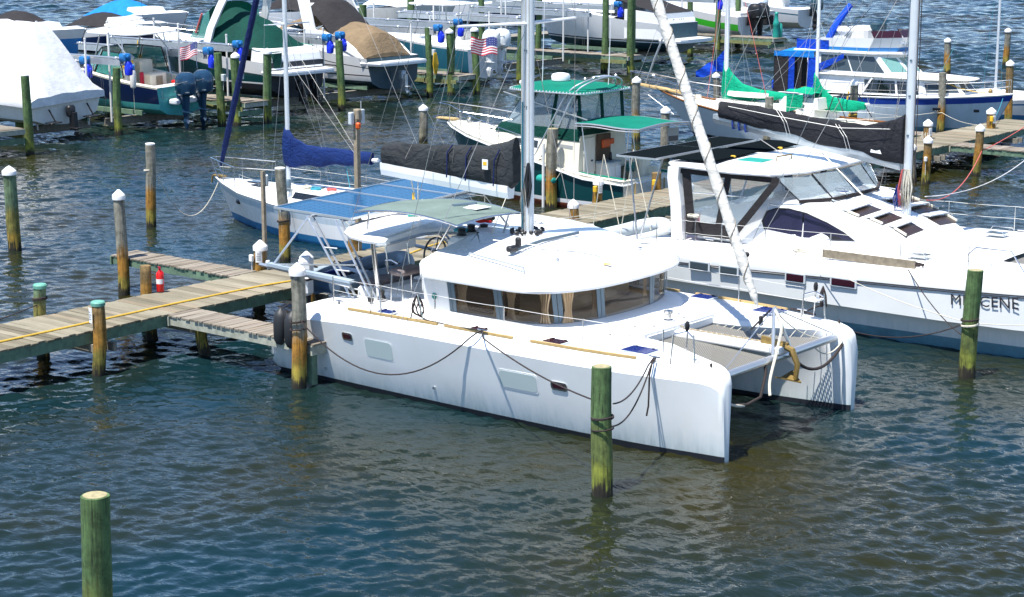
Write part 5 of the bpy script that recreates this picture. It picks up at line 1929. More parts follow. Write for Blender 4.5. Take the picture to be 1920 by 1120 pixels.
m.tube([(-6.9, -1.1, 3.78), (-6.9, -1.1, 3.9), (-6.75, -.6, 3.92), (-6.75, -.6, 3.8)], .02, 5)
m.build('hardtop_handle', 'brass', mio)
for y in (-2.55, 2.55):
    ar = MB()
    ar.loft([[(x + dx, y + dy, z) for dx, dy in ((-.17, -.1), (.17, -.1), (.17, .1), (-.17, .1))] for x, z in ((-8.95, 1.7), (-9.0, 2.6), (-9.12, 3.3), (-9.1, 3.6))], True, True, 0, False)
    ar.build('arch_leg', 'white', mio)
ag = MB()
for y in (-2.4, 2.4):
    ag.tube([(-10.7, y, 3.78), (-10.4, y, 1.5)], .025, 6)
    ag.tube([(-9.6, y, 3.78), (-10.3, y, 1.6)], .025, 6)
ag.tube([(-10.7, -2.6, 3.77), (-10.7, 2.2, 3.77)], .025, 6)
ag.build('solar_frame', 'alu', mio)
for s in (-1, 1):
    y = s * 2.52
    P = {'at': (-8.78, 3.58), 'ab': (-8.55, 1.85), 'mt': (-7.45, 3.55), 'mb': (-7.78, 1.95), 'ft': (-5.98, 3.56), 'fb': (-7.3, 1.95)}
    def quad(a, b, w):
        ax, az = a
        bx, bz = b
        d = Vector((bx - ax, 0, bz - az)).normalized()
        nn = Vector((-d.z, 0, d.x)) * w
        return [Vector((ax, y, az)) - nn, Vector((bx, y, bz)) - nn, Vector((bx, y, bz)) + nn, Vector((ax, y, az)) + nn]
    for a, b, w in (('at', 'ab', .13), ('mt', 'mb', .09), ('ft', 'fb', .09)):
        MB().plate(quad(P[a], P[b], w), (0, s * .03, 0)).build('canvas_post', 'cvcharcoal', mio)
    MB().plate([(-8.75, y, 1.85), (-7.25, y, 1.85), (-7.25, y, 2.2), (-8.75, y, 2.2)], (0, s * .028, 0)).build('canvas_skirt', 'cvcharcoal', mio)
    MB().plate([(-9.0, y, 3.44), (-5.95, y, 3.44), (-5.95, y, 3.58), (-9.0, y, 3.58)], (0, s * .026, 0)).build('canvas_header', 'cvcharcoal', mio)
    MB().plate([(-8.6, y + s * .01, 2.2), (-7.85, y + s * .01, 2.2), (-7.55, y + s * .01, 3.45), (-8.75, y + s * .01, 3.45)], (0, s * .008, 0)).build('vinyl_window', 'vinyl', mio)
    MB().plate([(-7.68, y + s * .01, 2.0), (-7.2, y + s * .01, 2.1), (-6.1, y + s * .01, 3.45), (-7.38, y + s * .01, 3.45)], (0, s * .008, 0)).build('vinyl_window', 'vinyl', mio)
ws = [(-6.15, -2.45), (-5.75, -1.3), (-5.7, 0), (-5.75, 1.3), (-6.15, 2.45)]
wb = [(-5.6, -2.1), (-5.15, -1.2), (-5.1, 0), (-5.15, 1.2), (-5.6, 2.1)]
A = [(x, y, 2.96) for x, y in wb]
B = [(x, y, 3.57) for x, y in ws]
for k in range(4):
    p = MB()
    wrap_panel(p, A, B, k + .04, k + .96, .03, .97, .004, 0, 2)
    p.build('windscreen_pane', 'vinyl', mio)
    p = MB()
    wrap_panel(p, A, B, k + .0, k + .04, .0, 1, .008, 0, 1)
    p.build('windscreen_post', 'black', mio)
lb = MB()
for a, b in zip(A, A[1:]):
    lb.beam(a, b, .06, .08)
lb.build('windscreen_base', 'ropedark', mio)
m = MB()
m.rbox((-8.6, .6, 2.1), (.9, 2.8, .5), .1)
m.rbox((-8.0, -1.8, 2.2), (.5, .7, .9), .1)
m.build('cockpit_seat', 'hypalon', mio)
MB().lathe([(.22, -.4), (.25, 0), (.22, .4), (.05, .5)], (-8.7, -1.9, 2.1), 10, axis='y').build('cockpit_fender', 'red', mio)
MB().tube([(-8.2, -1.6, 1.8), (-8.2, -1.6, 3.6)], .035, 6).build('hardtop_pillar', 'steel', mio)
# deck gear
for x, y, z, a in ((-2.25, -1.0 - 1.05, 1.93, .55), (-2.1, 2.05, 1.93, .55), (-5.25, -.55, 3.02, .38)):
    h = MB().rbox((x, y, z + .03), (a, a * .8, .05), .015).build('deck_hatch', 'palegrey', mio)
    MB().rbox((x, y, z + .06), (a - .08, a * .8 - .08, .018), .008).build('hatch_pane', 'hatchblue' if z > 2.5 else 'greyglass', h)
    g = MB()
    for s in (-1, 1):
        g.tube([(x - a * .7, y + s * a * .6, z), (x - a * .5, y + s * a * .6, z + .16), (x + a * .5, y + s * a * .6, z + .16), (x + a * .7, y + s * a * .6, z)], .012, 5)
    g.build('hatch_guard', 'steel', h)
MB().box((-3.0, -3.22, 1.95), (2.5, .05, .2)).build('fender_board', 'oldboard', mio)
for s in (-1, 1):
    lifelines(mio, [(x, s * (3.22 if x < 0 else 3.1), interp([(-9, 1.66), (-3, 1.84), (1, 1.93)], x)) for x in (-9.2, -8.3, -8.0, -7.2, -6.9, -5.9, -4.05, -2.15, -.4)], .66)
    m = MB()
    m.tube([(-.95, s * 2.95, 1.9), (-.35, s * 2.95, 2.5), (.5, s * 2.9, 2.5), (.9, s * 2.85, 1.92)], .018, 6)
    m.tube([(-.7, s * 2.95, 2.15), (.75, s * 2.88, 2.15)], .012, 5)
    m.tube([(.05, s * 2.95, 2.15), (.05, s * 2.95, 1.92)], .012, 5)
    m.build('pulpit', 'steel', mio)
    m = MB()
    for x in (-1.9, -7.6):
        m.rbox((x, s * 3.15, 1.92), (.28, .05, .05), .02)
    m.build('cleat', 'steel', mio)
    MB().tube([(-8.5, s * 2.62, 2.98), (-6.9, s * 2.5, 3.0)], .015, 5).build('handhold', 'steel', mio)
for s in (-1, 1):
    MB().tube([(-6.3, s * 2.35, 2.86), (-5.2, s * 2.32, 2.8), (-4.4, s * 2.2, 2.6)], .018, 5).build('grab_rail', 'galv', mio)
    MB().tube([(-5.6, s * 1.2, 3.02), (-4.7, s * 1.3, 2.88)], .018, 5).build('grab_rail', 'galv', mio)
coil(-1.75, -3.1, 1.92, .12, 'ropedark', 7, mio, .02, 'rope_coil', 3)
coil(-5.0, -3.0, 1.86, .18, 'ropewhite', 8, mio, .02, 'rope_coil', 4)
coil(-8.4, -2.7, 2.35, .14, 'ropewhite', 9, mio, .02, 'rope_coil', 4)
m = MB()
m.rbox((-6.35, -3.35, 1.55), (.16, .1, .4), .04)
m.build('chainplate_cover', 'black', mio)
# rig
XM = -3.68
mast(mio, XM, 2.45, 19, .125, .10, 'mastgrey')
m = MB()
m.beam((XM - .13, 0, 3), (XM - .13, 0, 14), .03, .03)
for z in (3.5, 4.6, 5.6, 6.5):
    m.box((XM, -.105, z), (.06, .02, .05))
m.build('mast_track', 'winframe', mio)
for k in range(6):
    gcoil(XM + random.uniform(-.1, .22), -.14, 2.75, 3.7, mio, ['ropewhite', 'wire', 'ropewhite', 'ropered', 'ropewhite', 'wire'][k], 20 + k, 'halyard_coil', 4, .014)
gcoil(XM - .22, -.1, 2.6, 3.3, mio, 'hatchblue', 31, 'halyard_coil', 4, .016)
bo = MB()
def bz(x):
    return lerp(3.78, 4.62, (x - XM) / (-9.5 - XM))
bo.loft([[(x, a, bz(x) + c) for a, c in ((-.06, -.12), (.06, -.12), (.1, 0), (.1, .12), (-.1, .12), (-.1, 0))] for x in (XM - .2, -6.5, -9.55)], True, True, 0, False)
bo.build('boom', 'galv', mio)
sc2 = sail_cover('sail_cover', 'cvblack', mio, XM - .12, -9.35, lambda t: bz(lerp(XM - .12, -9.35, t)) + .04, lambda t: interp([(0, 5.15), (.04, 5.0), (.2, 4.78), (.5, 4.88), (.8, 5.05), (1, 5.1)], t), .13, .24, 34, 3, 0)
m = MB()
for x in (-5.2, -5.3, -7.0, -7.1):
    m.tube([(x, -.27, bz(x) + .1), (x - .12, -.28, bz(x) + .45), (x - .4, -.22, bz(x) + .75)], .007, 4)
m.tube([(-4.1, -.25, 4.75), (-5.5, -.27, 4.68), (-7.5, -.24, 4.85), (-9, -.2, 5.0)], .008, 4)
m.build('lazy_line', 'wirelight', sc2)
MB().plate([(-4.62, -.30, 4.12), (-4.3, -.30, 4.10), (-4.35, -.30, 4.2), (-4.48, -.30, 4.17), (-4.6, -.30, 4.2)], (0, .01, 0)).build('cover_emblem', 'paper', sc2)
m = MB()
for x in (-8.9, -8.7, -8.5):
    m.tube([(x, -.12, bz(x) + .12), (x, -.14, bz(x)), (x, -.1, bz(x) - .13), (x, .1, bz(x) - .13)], .03, 5)
m.build('boom_tie', 'midblue', sc2)
rg = MB()
for s in (-1, 1):
    rg.tube([(-6.38, s * 3.32, 1.7), (XM - .3, s * 1.3, 9), (XM, 0, 16)], .008, 4)
    rg.tube([(-6.2, s * 3.32, 1.7), (XM, s * .1, 8.8)], .008, 4)
    rg.tube([(-4.9, s * .12, 4.9), (XM - .3, s * .5, 9)], .005, 4)
    rg.tube([(-6.9, s * .12, 4.9), (XM - .8, s * .5, 9)], .005, 4)
    rg.tube([(-8.5, s * .12, 5.0), (XM - .8, s * .5, 9)], .005, 4)
rg.tube([(-9.5, 0, 4.9), (XM, 0, 16)], .008, 4)
rg.tube([(-8.0, -.2, 4.2), (-6.8, -.6, 3.8)], .012, 4)
rg.tube([(-6.2, 0, 3.95), (-4.6, -.4, 2.9)], .012, 4)
rg.build('rigging', 'wire', mio)
m = MB()
for dx in (.15, .22):
    m.tube([(XM + dx, -.05, 2.9), (XM + dx * .8, -.05, 14)], .012, 4)
m.build('halyard', 'ropedark', mio)
text_mesh('boat_name', 'MIOCENE', .37, 'ink', mio, (-.72, -3.412, 1.165), (radians(91), -.055, 0.068), .003, 'LEFT', 0, 1.05)
# sailing dinghy on the stern davits of the second catamaran
dg2 = thing('dinghy', 'pale grey inflatable dinghy hanging behind the white arch of the right hand catamaran', 'dinghy', (-11.6, 10.6, 1.25), radians(90))
t2 = MB()
t2.tube(pth, [.05] + [.22] * (len(pth) - 2) + [.05], 12)
t2.build('inflatable_tube', 'palegrey', dg2)
fl = MB()
fl.loft([[(x, -w, -.12), (x, 0, -.3), (x, w, -.12), (x, 0, -.06)] for x, w in ((-1.45, .55), (-.5, .6), (.6, .55), (1.3, .25))], True, True, 0, False)
fl.build('hull', 'galv', dg2)
mo = MB().rbox((-1.75, 0, .35), (.34, .3, .5), .1).build('outboard_cowling', 'offwhite', dg2)
MB().tube([(-1.7, 0, .1), (-1.72, 0, -.8)], .06, 8).build('outboard_leg', 'palegrey', dg2)
m = MB()
for x in (-1.0, .4):
    m.tube([(x, -.5, .2), (x + .1, .2, 2.4)], .014, 4)
    m.tube([(x, .5, .2), (x + .1, .2, 2.4)], .014, 4)
tag(m.build('hoisting_line', 'ropewhite', dg2), kind='stuff')

# ------------------------------------------------------------------ sailboat with blue covers (bow points away from the dock)
sl = thing('sailboat', 'white sailboat with blue boom cover and blue furled headsail', 'sailboat', (-17.5, 10.9, 0), pi)
tab = [(0, 1.15, .95, 1.02, -.25), (.15, 1.5, 1.35, .98, -.4), (.4, 1.85, 1.72, 1.0, -.55), (.6, 1.75, 1.55, 1.06, -.55), (.8, 1.2, .92, 1.16, -.5), (.93, .5, .3, 1.27, -.4), (1, .04, .02, 1.35, -.3)]
hl_ = mono(11.3, tab, [('s', 0, 0), ('s', -.10, 1), ('s', -.30, 0), ('z', .26, 2), ('z', .10, 2), ('z', 0, 3), ('k', .5, 3)], .62, -.25, 26, .9)
hl_.build('hull', ['white', 'greyhull', 'blueboot', 'antifoul'], sl)
deck_on(hl_.rings, .03, .02, .1).build('deck', 'deckwhite', sl)
rub(hl_.rings, .025, .01, 0).build('toe_rail', 'white', sl)
c0 = [(3.4, -1.05), (7.4, -.75), (8.6, -.35), (8.6, .35), (7.4, .75), (3.4, 1.05)]
c1 = [(3.45, -.92), (7.2, -.62), (8.2, -.25), (8.2, .25), (7.2, .62), (3.45, .92)]
A, B, _ = house(sl, 'cabin_trunk', c0, 1.06, c1, 1.42, 'deckwhite')
panes(sl, A, B, [(.2, .9)], .25, .8, 'dark')
panes(sl, A, B, [(4.1, 4.8)], .25, .8, 'dark')
MB().rbox((6.6, .1, 1.45), (.55, .5, .05), .02).build('deck_hatch', 'greyglass', sl)
MB().rbox((9.3, 0, 1.38), (.55, .5, .05), .02).build('deck_hatch', 'dark', sl)
canopy(sl, 'spray_hood', lambda u, v: (3.6 - 1.0 * u + .1, (v - .5) * 2.1, 1.42 + .62 * sin(min(1, u * 1.25) * pi / 2) * (1 - .35 * (2 * v - 1) ** 4)), 6, 8, 'cvnavy', .02)
ck = MB()
ck.box((1.6, 0, .95), (2.6, 1.1, .06))
ck.rbox((1.6, .95, 1.15), (2.8, .35, .3), .06)
ck.rbox((1.6, -.95, 1.15), (2.8, .35, .3), .06)
ck.build('cockpit', 'deckwhite', sl)
for x, z, mt in ((9.35, .82, 'dark'),):
    y_ = .86
    m = MB()
    m.rbox((x, .86, z), (.26, .10, .15), .05, -.42)
    m.build('porthole', mt, sl)
pts = []
ps = []
for r in hl_.rings:
    pass
def sheer_pt(rings, x, side=0, inset=.12):
    best = min(rings, key=lambda r: abs(r[side][0] - x))
    p = best[side]
    return (p[0], p[1] - (inset if p[1] > 0 else -inset), p[2])
for sd in (0, -1):
    lifelines(sl, [sheer_pt(hl_.rings, x, sd, .08) for x in (.4, 2.2, 4.0, 5.8, 7.6, 9.0)], .6)
pl = MB()
bz_ = 1.36
pl.tube([sheer_pt(hl_.rings, 9.6, 0, .05)[:2] + (1.95,), (10.6, .5, 2.0), (11.45, .12, 2.02), (11.45, -.12, 2.02), (10.6, -.5, 2.0), sheer_pt(hl_.rings, 9.6, -1, .05)[:2] + (1.95,)], .016, 6)
for x in (9.6, 10.5):
    for sd in (0, -1):
        p = sheer_pt(hl_.rings, x, sd, .05)
        pl.tube([p, (p[0], p[1], 1.97)], .014, 5)
for y in (-.12, .12):
    pl.tube([(11.1, y, 1.36), (11.45, y, 2.02)], .014, 5)
pl.tube([sheer_pt(hl_.rings, 9.6, 0, .05)[:2] + (1.65,), (10.6, .45, 1.68), (11.3, .12, 1.7), (11.3, -.12, 1.7), (10.6, -.45, 1.68), sheer_pt(hl_.rings, 9.6, -1, .05)[:2] + (1.65,)], .010, 5)
pl.build('pulpit', 'steel', sl)
m = MB()
m.rbox((11.15, 0, 1.42), (.55, .16, .06), .02)
m.tube([(11.5, 0, 1.4), (11.55, 0, 1.15)], .03, 5)
m.build('bow_roller', 'brass', sl)
XS = 7.85
mast(sl, XS, 1.4, 13.5, .085, .065, 'mastgrey')
bm_ = MB()
bm_.tube([(XS - .1, 0, 2.10), (3.85, 0, 2.56)], .06, 8)
bm_.build('boom', 'mastwhite', sl)
sail_cover('sail_cover', 'cvblue', sl, XS + .1, 4.1, lambda t: lerp(2.0, 2.42, t) - (.02 if t > .05 else -.0), lambda t: interp([(0, 3.32), (.03, 3.3), (.1, 3.0), (.25, 2.78), (.55, 2.78), (1, 2.78)], t), .10, .16, 28, 5, 0)
furled(sl, (11.08, 0, 1.75), (8.0, 0, 10.6), .10, 'cvnavy')
for s in (-1, 1):
    MB().tube([(XS, s * .06, 6.6), (XS - .1, s * 1.0, 6.62)], [.03, .02], 6).build('spreader', 'mastwhite', sl)
rg = MB()
for s in (-1, 1):
    rg.tube([(7.5, s * 1.5, 1.05), (XS - .1, s * 1.0, 6.62), (XS, 0, 12)], .006, 4)
    rg.tube([(7.2, s * 1.5, 1.05), (XS, s * .05, 6.4)], .006, 4)
    rg.tube([(.3, s * .7, 1.05), (XS, 0, 13)], .006, 4)
    rg.tube([(6.2, s * .08, 2.7), (XS - .4, s * .3, 5.5), (XS, 0, 8)], .005, 4)
    rg.tube([(4.8, s * .08, 2.7), (XS - .4, s * .3, 5.5)], .005, 4)
rg.build('rigging', 'wire', sl)
m = MB()
m.tube([(5.3, 0, 2.45), (5.0, .1, 1.6)], .014, 4)
m.tube([(5.25, 0, 2.45), (4.9, -.1, 1.6)], .014, 4)
m.build('mainsheet', 'ropeblue', sl)
MB().lathe([(.05, -.2), (.09, -.15), (.09, .15), (.05, .2)], (7.1, .75, 1.55), 8).build('winch_bag', 'winframe', sl)
rnd = random.Random(3)
for k in range(3):
    coil(5.6 + k * .5, .5 + rnd.uniform(-.3, .3), 1.48, .16, ['ropered', 'ropeblue', 'ropewhite'][k], 40 + k, sl, .018)
for x, y, lab in ((5.95, 1.98, 'navy fender hanging beside the grey topped pile at the blue covered sailboat'),):
    f_ = thing('fender', lab, 'fender', (-17.5 - x, 10.9 - y, .75), 0)
    MB().lathe([(.03, -.3), (.1, -.26), (.13, -.15), (.13, .12), (.1, .22), (.03, .3)], (0, 0, 0), 12).build('body', 'hypalonb', f_)
    MB().tube([(0, 0, .28), (0, .1, .6)], .01, 4).build('lanyard', 'ropewhite', f_)
# ------------------------------------------------------------------ dark green motor boat with green canvas
gb = thing('motor_boat', 'dark green hulled motor boat with green hardtop, vinyl enclosure and cockpit awning', 'motor boat', (-18.3, 21.35, 0), pi)
tab = [(0, 1.62, 1.5, 1.12, -.35), (.2, 1.75, 1.6, 1.22, -.45), (.4, 1.8, 1.6, 1.62, -.5), (.6, 1.72, 1.35, 1.95, -.5), (.8, 1.25, .78, 2.22, -.45), (.93, .6, .25, 2.4, -.4), (1, .05, .02, 2.5, -.3)]
gh = mono(9.2, tab, [('s', 0, 0), ('s', -.12, 1), ('z', .34, 2), ('z', .2, 3), ('z', 0, 3), ('k', .5, 3)], .55, .06, 26, .8)
gh.build('hull', ['cream', 'darkgreen', 'white', 'rustbottom'], gb)
rub(gh.rings, .035, -.11, .02).build('rub_rail', 'white', gb)
deck_on(gh.rings, .04, .02, .14, 9).build('foredeck', 'cream', gb)
# cockpit: sole, coamings with green bolster, transom box
c = MB()
c.box((1.6, 0, .55), (3.6, 3.0, .06))
c.build('cockpit_sole', 'cream', gb)
for s in (-1, 1):
    c = MB()
    c.grid(6, 2, lambda u, v: (lerp(.05, 3.6, u), s * lerp(1.68, 1.32, v), interp([(0, 1.14), (1.5, 1.2), (2.4, 1.3), (3.6, 1.58)], lerp(.05, 3.6, u)) + .01))
    c.box((1.7, s * 1.36, .86), (3.3, .06, .6))
    c.build('side_deck', 'cream', gb)
    MB().tube([(.1, s * 1.34, 1.17), (2.1, s * 1.34, 1.25)], .045, 6).build('coaming_bolster', 'cvteal', gb)
c = MB()
c.box((.12, 0, .86), (.2, 3.1, .56))
c.rbox((.5, -.9, .8), (.5, .9, .5), .05)
c.build('transom_locker', 'cream', gb)
# deckhouse: bulkhead with locker door, galley, cabin sides with windows
def cab(x0, x1, hw0, hw1):
    return [(x0, -hw0), (x1, -hw1), (x1, hw1), (x0, hw0)]
A, B, _ = house(gb, 'cabin', [(2.05, -1.45), (5.0, -1.45), (7.0, -.85), (7.0, .85), (5.0, 1.45), (2.05, 1.45)], lambda x: 1.2 + .14 * (x - 2), [(2.05, -1.32), (4.9, -1.32), (6.3, -.75), (6.3, .75), (4.9, 1.32), (2.05, 1.32)], lambda x: 2.52, 'cream')
panes(gb, A, B, [(.62, .78), (.82, .96)], .42, .78, 'dark', 'white')
panes(gb, A, B, [(4.04, 4.18), (4.22, 4.38)], .42, .78, 'dark', 'white')
panes(gb, A, B, [(2.08, 2.48), (2.52, 2.92)], .45, .85, 'greyglass', 'white')
panes(gb, A, B, [(.1, .35)], .62, .72, 'inkgrey')
panes(gb, A, B, [(4.62, 4.9)], .62, .72, 'inkgrey')
d = MB()
d.rbox((2.02, .85, 1.68), (.05, .62, 1.5), .01)
do = d.build('locker_door', 'offwhite', gb)
MB().rbox((1.985, .72, 1.62), (.03, .10, .06), .01).build('door_latch', 'ink', do)
c = MB()
c.box((1.98, .05, 1.65), (.03, .8, 1.7))
c.build('companionway', 'interiordk', gb)
c = MB()
c.rbox((1.75, .1, 1.05), (.6, .75, .95), .04)
c.build('galley_cabinet', 'offwhite', gb)
MB().rbox((1.75, .1, 1.55), (.64, .8, .05), .02).build('counter_top', 'hypalon', gb)
for y in (-.08, .28):
    MB().rbox((1.44, y, 1.05), (.02, .32, .75), .008).build('cabinet_door', 'white', gb)
MB().tube([(1.8, .3, 1.57), (1.8, .3, 1.75), (1.65, .3, 1.75)], .02, 5).build('tap', 'rubber', gb)
MB().lathe([(.05, 0), (.06, .02), (.05, .25), (.02, .3)], (1.75, -.05, 1.57), 8).build('kettle', 'black', gb)
m = MB()
m.rbox((1.95, -.05, 2.15), (.08, .5, .3), .08)
m.rbox((1.95, -.4, 2.2), (.08, .25, .2), .06)
m.build('life_vest', 'orange', gb)
m = MB()
m.rbox((1.2, -1.05, 1.2), (.7, .5, 1.0), .06)
m.rbox((.9, -1.2, 1.0), (.9, .3, .7), .06)
m.build('helm_seat_box', 'cream', gb)
MB().rbox((1.3, -.62, 1.32), (.42, .03, .34), .02).build('icebox_hatch', 'tealglass', gb)
m = MB()
m.tube([(1.1, -.6, .75), (1.1, -.6, 1.2), (1.5, -.6, 1.25), (1.5, -.6, .75), (1.1, -.6, .72)], .018, 5)
m.build('step_rail', 'steel', gb)
# green canvas skirt round the cabin top, vinyl enclosure, hardtop
SK0 = [(2.1, -1.36), (4.9, -1.38), (6.2, -.95), (6.2, .95), (4.9, 1.38), (2.1, 1.36)]
SK1 = [(2.0, -1.30), (4.75, -1.32), (5.9, -.9), (5.9, .9), (4.75, 1.32), (2.0, 1.30)]
house(gb, 'canvas_skirt', SK0, lambda x: 2.28 + .02 * x, SK1, 2.72, 'cvtealdk', True)
V0 = [(2.05, -1.30), (4.6, -1.32), (5.75, -.9), (5.75, .9), (4.6, 1.32), (2.05, 1.30), (2.05, -1.30)]
V1 = [(2.15, -1.30), (4.0, -1.30), (4.75, -.9), (4.75, .9), (4.0, 1.30), (2.15, 1.30), (2.15, -1.30)]
VA = [(x, y, 2.70) for x, y in V0]
VB = [(x, y, 4.0) for x, y in V1]
for s0, s1 in ((.06, .48), (.52, .97), (1.06, 1.94), (2.06, 2.48), (2.52, 2.94), (3.06, 3.94), (4.03, 4.48), (4.52, 4.94), (5.05, 5.48), (5.52, 5.95)):
    p = MB()
    wrap_panel(p, VA, VB, s0, s1, .03, .96, .004, 0, 2)
    p.build('vinyl_window', 'vinyl', gb)
for s in (0.03, .5, 1.0, 2.0, 2.5, 3.0, 4.0, 4.5, 5.0, 5.5, 5.96):
    p = MB()
    e = .035 if s not in (.03, 5.0) else .03
    wrap_panel(p, VA, VB, max(0, s - e), min(5.99, s + e), 0, 1, .009, 0, 1)
    p.build('canvas_post', 'cvtealdk', gb)
seat = MB()
seat.rbox((3.6, 0, 2.95), (1.0, 1.6, .5), .1)
seat.rbox((4.6, .2, 3.0), (.4, 1.4, .6), .1)
seat.build('helm_console', 'bluegreen', gb)
TP = [(1.85, -1.3), (2.0, -1.5), (4.4, -1.62), (5.2, -1.3), (5.45, -.6), (5.45, .6), (5.2, 1.3), (4.4, 1.62), (2.0, 1.5), (1.85, 1.3)]
slab(gb, 'bimini_top', TP, 3.96, .07, 'cvteal', .22, .1)
tr_ = MB()
loop = [(x, y, 3.97) for x, y in TP] + [(TP[0][0], TP[0][1], 3.97)]
tr_.tube(loop, .03, 6)
tro = tr_.build('top_frame', 'alu', gb)
ls = MB()
for a, b in zip(loop, loop[1:]):
    a, b = Vector(a), Vector(b)
    n_ = max(2, int((b - a).length / .14))
    for k in range(n_):
        p = a.lerp(b, (k + .5) / n_)
        ls.beam(p + Vector((0, 0, -.02)), p + Vector((0, 0, .06)), .045, .03)
tag(ls.build('lacing', 'paper', gb), kind='stuff')
# radome, lights, aerials
MB().lathe([(.22, 0), (.33, .06), (.34, .2), (.30, .28), (.15, .32), (.01, .33)], (3.85, .1, 4.2), 18).build('radar_dome', 'white', gb)
m = MB()
m.lathe([(.06, 0), (.09, .04), (.08, .12), (.03, .15)], (4.9, 1.0, 4.12), 10)
m.build('search_light', 'white', gb)
for x, y, h in ((4.4, .45, 5.2), (2.2, -.5, 4.6)):
    MB().tube([(x, y, 4.15), (x - .15, y, 4.15 + h)], [.016, .006], 5).build('whip_aerial', 'mastwhite', gb)
# twin hoop arch over the cockpit
for dx in (0, .38):
    m = MB()
    m.tube(spline([(3.55 + dx, 1.58, 1.6), (2.75 + dx, 1.5, 3.0), (2.3 + dx * .8, 1.35, 3.95), (1.98 + dx * .7, .95, 4.32), (1.85 + dx * .6, 0, 4.48), (1.98 + dx * .7, -.95, 4.32), (2.3 + dx * .8, -1.35, 3.95), (2.75 + dx, -1.5, 3.0), (3.55 + dx, -1.58, 1.6)], 5), .032, 8)
    m.build('arch_tube', 'alu', gb)
m = MB()
for y in (-1.48, 1.48):
    m.tube([(2.9, y, 2.85), (3.25, y, 2.85)], .02, 5)
    m.tube([(1.75, y * .9, 3.1), (5.4, y * .95, 3.86)], .022, 5)
m.rbox((2.05, .1, 4.5), (.3, .7, .03), .01)
for y in (-.8, .5, 1.0):
    m.lathe([(.05, 0), (.06, .05), (.02, .1)], (2.1, y, 4.42), 8)
m.build('arch_fitting', 'alu', gb)
# cockpit awning
def awf(u, v):
    x = lerp(2.15, -.55, u)
    y = lerp(-1.5, 1.5, v)
    return (x, y, 2.98 + .08 * sin(pi * v) + .03 * sin(u * 6))
canopy(gb, 'cockpit_awning', awf, 10, 8, 'cvteal', .02)
m = MB()
e = [awf(0, k / 8) for k in range(9)] + [awf(k / 10, 1) for k in range(1, 11)] + [awf(1, 1 - k / 8) for k in range(1, 9)] + [awf(1 - k / 10, 0) for k in range(1, 11)]
m.tube([(p[0], p[1], p[2] - .02) for p in e], .028, 6)
m.tube([(p[0] * 1.0, p[1] * 1.03, p[2] - .1) for p in e[8:30]], .018, 5)
for y in (-1.45, 1.45):
    m.tube([(.1, y, 1.15), (-.1, y, 2.95)], .02, 5)
    m.tube([(1.6, y, 1.2), (1.9, y, 2.95)], .02, 5)
m.build('awning_frame', 'alu', gb)
MB().plate([(-.1, -1.55, 2.72), (-.1, -.85, 2.76), (-.12, -.85, 2.25), (-.12, -1.5, 2.22)], (.01, 0, 0)).build('notice_board', 'inkgrey', gb)
MB().plate([(-.112, -1.5, 2.45), (-.112, -.9, 2.48), (-.122, -.9, 2.3), (-.122, -1.45, 2.28)], (-.006, 0, 0)).build('board_print', 'ink', gb)
# bow rail, windlass, hatch
def gp(x, sd, ins=.1):
    return sheer_pt(gh.rings, x, sd, ins)
for sd in (0, -1):
    rails(gb, [gp(x, sd) for x in (4.3, 5.5, 6.7, 7.9)] + [(8.9, .28 if sd == 0 else -.28, 2.45)], .62, r=.016)
m = MB()
m.tube([(8.9, .28, 3.07), (9.5, .2, 3.1), (9.55, 0, 3.1), (9.5, -.2, 3.1), (8.9, -.28, 3.07)], .016, 6)
m.build('pulpit', 'steel', gb)
MB().rbox((9.25, 0, 2.52), (.9, .34, .07), .02).build('bow_platform', 'teakpale', gb)
MB().rbox((9.5, 0, 2.4), (.5, .12, .12), .03).build('anchor', 'galv', gb)
m = MB()
m.lathe([(.1, 0), (.1, .08), (.07, .1), (.08, .2), (.03, .22)], (8.2, 0, 2.45), 10)
m.tube(sag((7.4, .2, 2.6), (8.1, .0, 2.5), .06), .02, 4)
m.build('windlass', 'steel', gb)
MB().rbox((6.75, 0, 2.32), (.5, .5, .06), .02).build('deck_hatch', 'greyglass', gb)
m = MB()
m.lathe([(.12, 0), (.16, .02), (.13, .15), (.05, .2)], (6.0, .55, 2.55), 10)
m.build('deck_light', 'white', gb)
text_mesh('boat_name', 'GREEN', .30, 'paper', gb, (-.075, .60, .86), (radians(90), 0, -pi / 2), .003, 'LEFT', .25, 1.0)
for y in (1.0, -.25, -.75):
    MB().beam((-.05, y, .35), (-.07, y, 1.05), .03, .05).build('transom_strip', 'teakpale', gb)
f_ = thing('fender', 'turquoise fender hanging on the dark green hull', 'fender', (-21.4, 19.48, .98), 0)
MB().lathe([(.03, -.42), (.13, -.36), (.16, -.25), (.16, .25), (.13, .36), (.03, .42)], (0, 0, 0), 12, axis='x').build('body', 'tealrub', f_)
MB().tube([(.4, 0, 0), (.75, .1, .55)], .012, 4).build('lanyard', 'ropewhite', f_)

# ------------------------------------------------------------------ teak trimmed ketch with green sail covers
kt = thing('ketch', 'white two masted ketch with teak rails and bright green sail covers', 'sailboat', (-18.8, 40.35, 0), pi)
tab = [(0, 1.0, .8, 1.15, -.3), (.15, 1.45, 1.3, 1.1, -.45), (.4, 1.8, 1.65, 1.15, -.6), (.65, 1.65, 1.4, 1.32, -.6), (.85, 1.0, .65, 1.6, -.5), (.95, .42, .2, 1.82, -.4), (1, .04, .02, 1.95, -.3)]
kh = mono(12.2, tab, [('s', 0, 2), ('s', -.07, 0), ('s', -.16, 0), ('z', .15, 1), ('z', 0, 1), ('k', .5, 1)], 1.0, -.4, 26, .8)
kh.build('hull', ['palegrey', 'antifoul', 'teak'], kt)
rub(kh.rings, .04, .01, .0).build('cap_rail', 'teak', kt)
deck_on(kh.rings, .04, .05, .1).build('deck', 'cream', kt)
